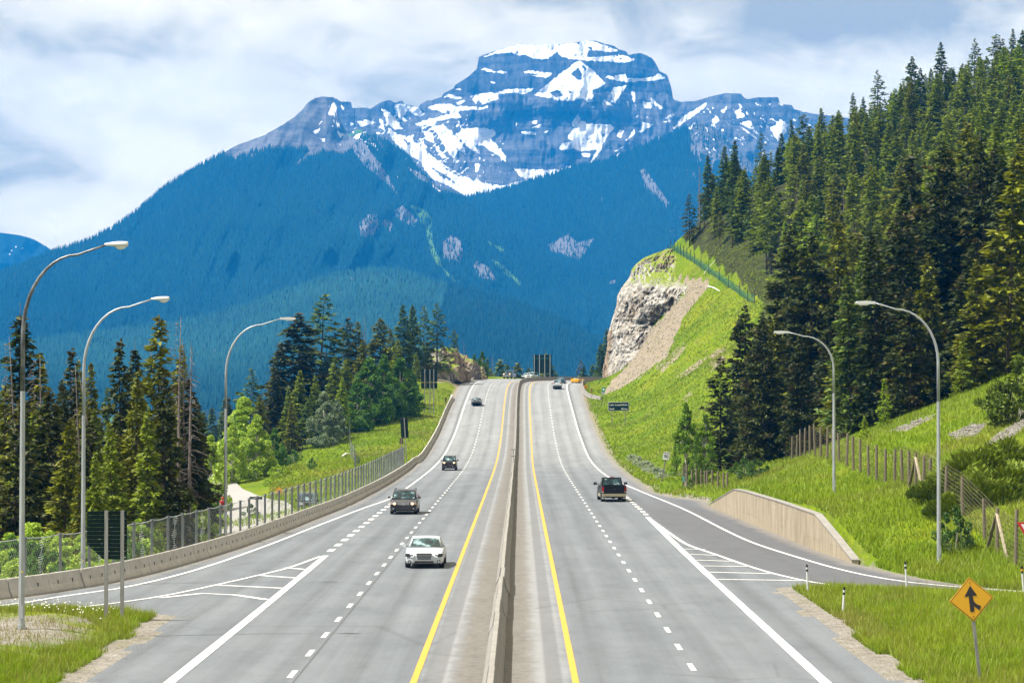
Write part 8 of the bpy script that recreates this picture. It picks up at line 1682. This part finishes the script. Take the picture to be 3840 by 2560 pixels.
# ------------------------------------------------------------------ grass blades and stones
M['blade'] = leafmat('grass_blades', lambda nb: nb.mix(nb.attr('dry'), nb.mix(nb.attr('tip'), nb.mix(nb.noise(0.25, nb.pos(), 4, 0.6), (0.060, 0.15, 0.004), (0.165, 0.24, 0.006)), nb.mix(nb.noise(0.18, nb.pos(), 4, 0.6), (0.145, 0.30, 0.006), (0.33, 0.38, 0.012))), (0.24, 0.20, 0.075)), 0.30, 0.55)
def blades(name, label, x, y, z, h, w, dry, seed, lean=0.35):
    r = np.random.default_rng(seed); n = len(x); a = r.uniform(0, 6.28, n); dx, dy = np.cos(a)*w/2, np.sin(a)*w/2; lx, ly = r.normal(0, lean, n)*h, r.normal(0, lean, n)*h
    T = np.empty((n, 3, 3)); T[:, 0] = np.stack([x-dx, y-dy, z-0.04], -1); T[:, 1] = np.stack([x+dx, y+dy, z-0.04], -1); T[:, 2] = np.stack([x+lx, y+ly, z+h], -1)
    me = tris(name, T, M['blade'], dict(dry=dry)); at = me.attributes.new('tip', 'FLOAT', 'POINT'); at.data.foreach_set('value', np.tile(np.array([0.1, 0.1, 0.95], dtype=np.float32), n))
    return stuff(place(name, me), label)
def isl_blades(I, n, name, label, seed, dryf, ymin=60, hmul=1.0):
    r = np.random.default_rng(seed); X, Y, D, Z = I[:4]; ok = np.argwhere((D > 0.15) & (Y > ymin) & (np.abs(X) < 0.235*Y)); k = ok[r.integers(0, len(ok), n)]
    x = X[k[:, 0], k[:, 1]]+r.uniform(-.2, .2, n); y = Y[k[:, 0], k[:, 1]]+r.uniform(-.2, .2, n); z = Z[k[:, 0], k[:, 1]]; dry = np.clip(dryf(x, y)+r.normal(0, .18, n), 0, 1)
    cl = vnoise(x/0.9, y/0.9, seed, 3); keep = (r.uniform(-0.9, 1, n) < cl+0.75-dry*1.15); h = (0.16+0.20*r.uniform(0, 1, n)+0.20*np.clip(cl, 0, 1))*hmul*(1-0.45*dry); 
    if 'left' in label: keep &= ~((dl(x, y) > 0.45) & (r.uniform(0, 1, n) < 0.86))
    stalk = r.uniform(0, 1, n) < 0.03; h = np.where(stalk, h+0.35, h); w = np.where(stalk, 0.018, r.uniform(0.02, 0.045, n)); dry = np.where(stalk, 0.75, dry)
    blades(name, label, x[keep], y[keep], z[keep], h[keep], w[keep], dry[keep], seed)
dl = lambda x, y: np.clip(1.35-np.hypot((x+17.8)/3.6, (y-82.5)/7.5)*0.95, 0, 1)+0.3*(vnoise(x/2, y/2, 5) > 0.25)
isl_blades(IL, 62000, 'island_grass', 'tall rough grass on the left island', 501, dl)
isl_blades(IR, 120000, 'island_grass', 'lush tall grass on the right triangle', 502, lambda x, y: 0.45*np.clip(vnoise(x/3, y/6, 9)*1.6, 0, 1)+0.25*(np.abs(x-12.4) < 0.7), hmul=1.1)
# bank and slopes: tufts thin out with distance
def slope_blades(n, d0, d1, xf0, xf1, seed, name, label, w, h, pw=1.0, dryk=0.35):
    r = np.random.default_rng(seed); y = d0+(d1-d0)*r.uniform(0, 1, n)**pw; x = np.array([xf0(v) for v in y])+r.uniform(0, 1, n)*np.array([xf1(v)-xf0(v) for v in y]); z = gz(x, y)
    px, py = proj(x, y, z); u = x-cx(y); bare_ = np.zeros(n)
    if name == 'bank_grass': zz = raw_ground(x, y); z = np.where((u < XR(y)+4) & (y > 116) & (y < 194), zz+0.03, z)
    for poly in (scree, [(3330, 1620), (3440, 1575), (3520, 1545), (3500, 1570), (3400, 1620)], [(3680, 1690), (3740, 1630), (3840, 1570), (3840, 1610), (3760, 1670)], [(3540, 1640), (3620, 1600), (3700, 1590), (3660, 1640)]): bare_[inpoly(px, py, poly)] = 1
    cl = vnoise(x/2.2, y/3, seed, 4); ok = (px > -60) & (px < 3900) & ((u > XR(y)+0.4) | (u < XL(y)-0.6)) & (r.uniform(0, 1, n) > bare_*0.95) & (r.uniform(-1, 1, n) < cl+0.55)
    ok &= ~((y > 121) & (y < 190) & (u < XR(y)+0.75))
    dry = np.clip(dryk*(vnoise(x/7, y/10, seed+2, 3)*1.5+0.3)+r.normal(0, .15, n), 0, 1); hh = h*r.uniform(0.5, 1.3, n)*(1+0.5*np.clip(cl, 0, 1)); ww = w*r.uniform(0.6, 1.3, n)*(y/d0)**0.6
    blades(name, label, x[ok], y[ok], z[ok], hh[ok], ww[ok], dry[ok], seed)
slope_blades(125000, 98, 215, lambda v: float(XR(v)), lambda v: min(0.225*v+2, 46), 511, 'bank_grass', 'long grass on the right bank around the wooden fence', 0.05, 0.32, 1.5)
slope_blades(80000, 205, 520, lambda v: 12.3, lambda v: float(edge_x(v))+2, 512, 'slope_grass', 'yellow-green grass on the steep right slope', 0.15, 0.26, 0.9)
slope_blades(60000, 200, 490, lambda v: -16-0.10*(v-150), lambda v: -13.5, 513, 'slope_grass', 'yellow-green grass on the left slope', 0.14, 0.26, 0.9, 0.55)
slope_blades(16000, 100, 200, lambda v: -24, lambda v: -16, 514, 'verge_grass', 'grass behind the left chain-link fence', 0.07, 0.45, 1.0, 0.2)
# dandelion clocks and stones
r = np.random.default_rng(9); b = MB()
for i in range(80):
    x, y = (r.normal(-17.4, 1.5), r.normal(89.6, 1.3)) if i < 100 else (r.normal(-14.9, .6), r.normal(88.6, 1.0))
    if float(IL[2][min(max(int(round((y-IL[1][0, 0])/.4)), 0), IL[1].shape[0]-1), min(max(int(round((x-IL[0][0, 0])/.4)), 0), IL[0].shape[1]-1)]) < 0.8: continue
    z = iz(IL, x, y)+r.uniform(0.22, 0.42); s = r.uniform(0.02, 0.036); b.add([(x-s, y, z), (x+s, y, z), (x, y-s, z), (x, y+s, z), (x, y, z-s), (x, y, z+s)], [(0, 2, 5), (2, 1, 5), (1, 3, 5), (3, 0, 5), (2, 0, 4), (1, 2, 4), (3, 1, 4), (0, 3, 4)])
M['fluff'] = mat('white_seed_heads', (0.78, 0.78, 0.74), rough=0.9); stuff(b.build('dandelion_heads', M['fluff']), 'white dandelion clocks in the left island grass')
b = MB(); M['stone'] = mat('pale_stones', lambda nb: nb.ramp(nb.noise(3, nb.pos(), 3), [(0.3, (0.16, 0.145, 0.125)), (0.7, (0.42, 0.40, 0.36))]), rough=0.9, k=0.55)
def stone(x, y, z, s):
    v = [(x+s*r.uniform(.6, 1)*math.cos(a), y+s*r.uniform(.6, 1)*math.sin(a), z+s*r.uniform(-.1, .25)) for a in (0, 1.2, 2.5, 3.7, 5)]+[(x, y, z+s*r.uniform(.5, .9)), (x, y, z-s)]
    b.add(v, [(i, (i+1) % 5, 5) for i in range(5)]+[((i+1) % 5, i, 6) for i in range(5)])
for poly, n, s0, s1, dd in (([(3330, 1620), (3440, 1575), (3520, 1545), (3500, 1570), (3400, 1620)], 130, .06, .22, 120), ([(3540, 1640), (3620, 1600), (3700, 1590), (3660, 1640)], 130, .06, .26, 120), ([(3680, 1690), (3740, 1630), (3840, 1570), (3840, 1610), (3760, 1670)], 380, .05, .20, 100), ([(3380, 1740), (3520, 1690), (3600, 1680), (3480, 1740)], 60, .05, .14, 100), (scree, 300, .08, .35, 420)):
    P = np.array(poly); k = 0; tries = 0
    while k < n and tries < n*8:
        tries += 1; q = r.uniform(P.min(0), P.max(0))
        if not inpoly(np.array([q[0]]), np.array([q[1]]), poly)[0]: continue
        x, y, z = atg(q[0], q[1], dd); stone(x, y, z, r.uniform(s0, s1)); k += 1
for i in range(700):
    S_ = r.uniform(95, 300); u = float(XL(S_))+abs(r.normal(0.1, 0.5)); p = RP(u, S_); stone(float(p[0]), float(p[1]), float(p[2])-0.02, r.uniform(0.012, 0.035))
for i in range(1200):
    S_ = r.uniform(62, 105); sgn = i % 2; x = (11.35 if sgn else -12.9)+r.normal(0, 0.35); stone(x, S_ if sgn else min(S_, 92), 0.0, r.uniform(0.012, 0.035))
stuff(b.build('loose_stones', M['stone']), 'loose pale stones on banks and road edges')
# ------------------------------------------------------------------ the blue air between here and the mountain
hz = MB(); hz.box((0, 3000, 610), (20000, 13000, 1340))
o = hz.build('haze', None)
hm = bpy.data.materials.new('blue_air'); hm.use_nodes = True; nt = hm.node_tree; nt.nodes.clear()
out = nt.nodes.new('ShaderNodeOutputMaterial'); pv = nt.nodes.new('ShaderNodeVolumePrincipled')
pv.inputs['Color'].default_value = (0.01, 0.315, 1.0, 1); pv.inputs['Density'].default_value = 9.0e-5; pv.inputs['Anisotropy'].default_value = 0.0
nt.links.new(pv.outputs[0], out.inputs['Volume']); o.data.materials.append(hm)
stuff(o, 'blue summer haze filling the valley')
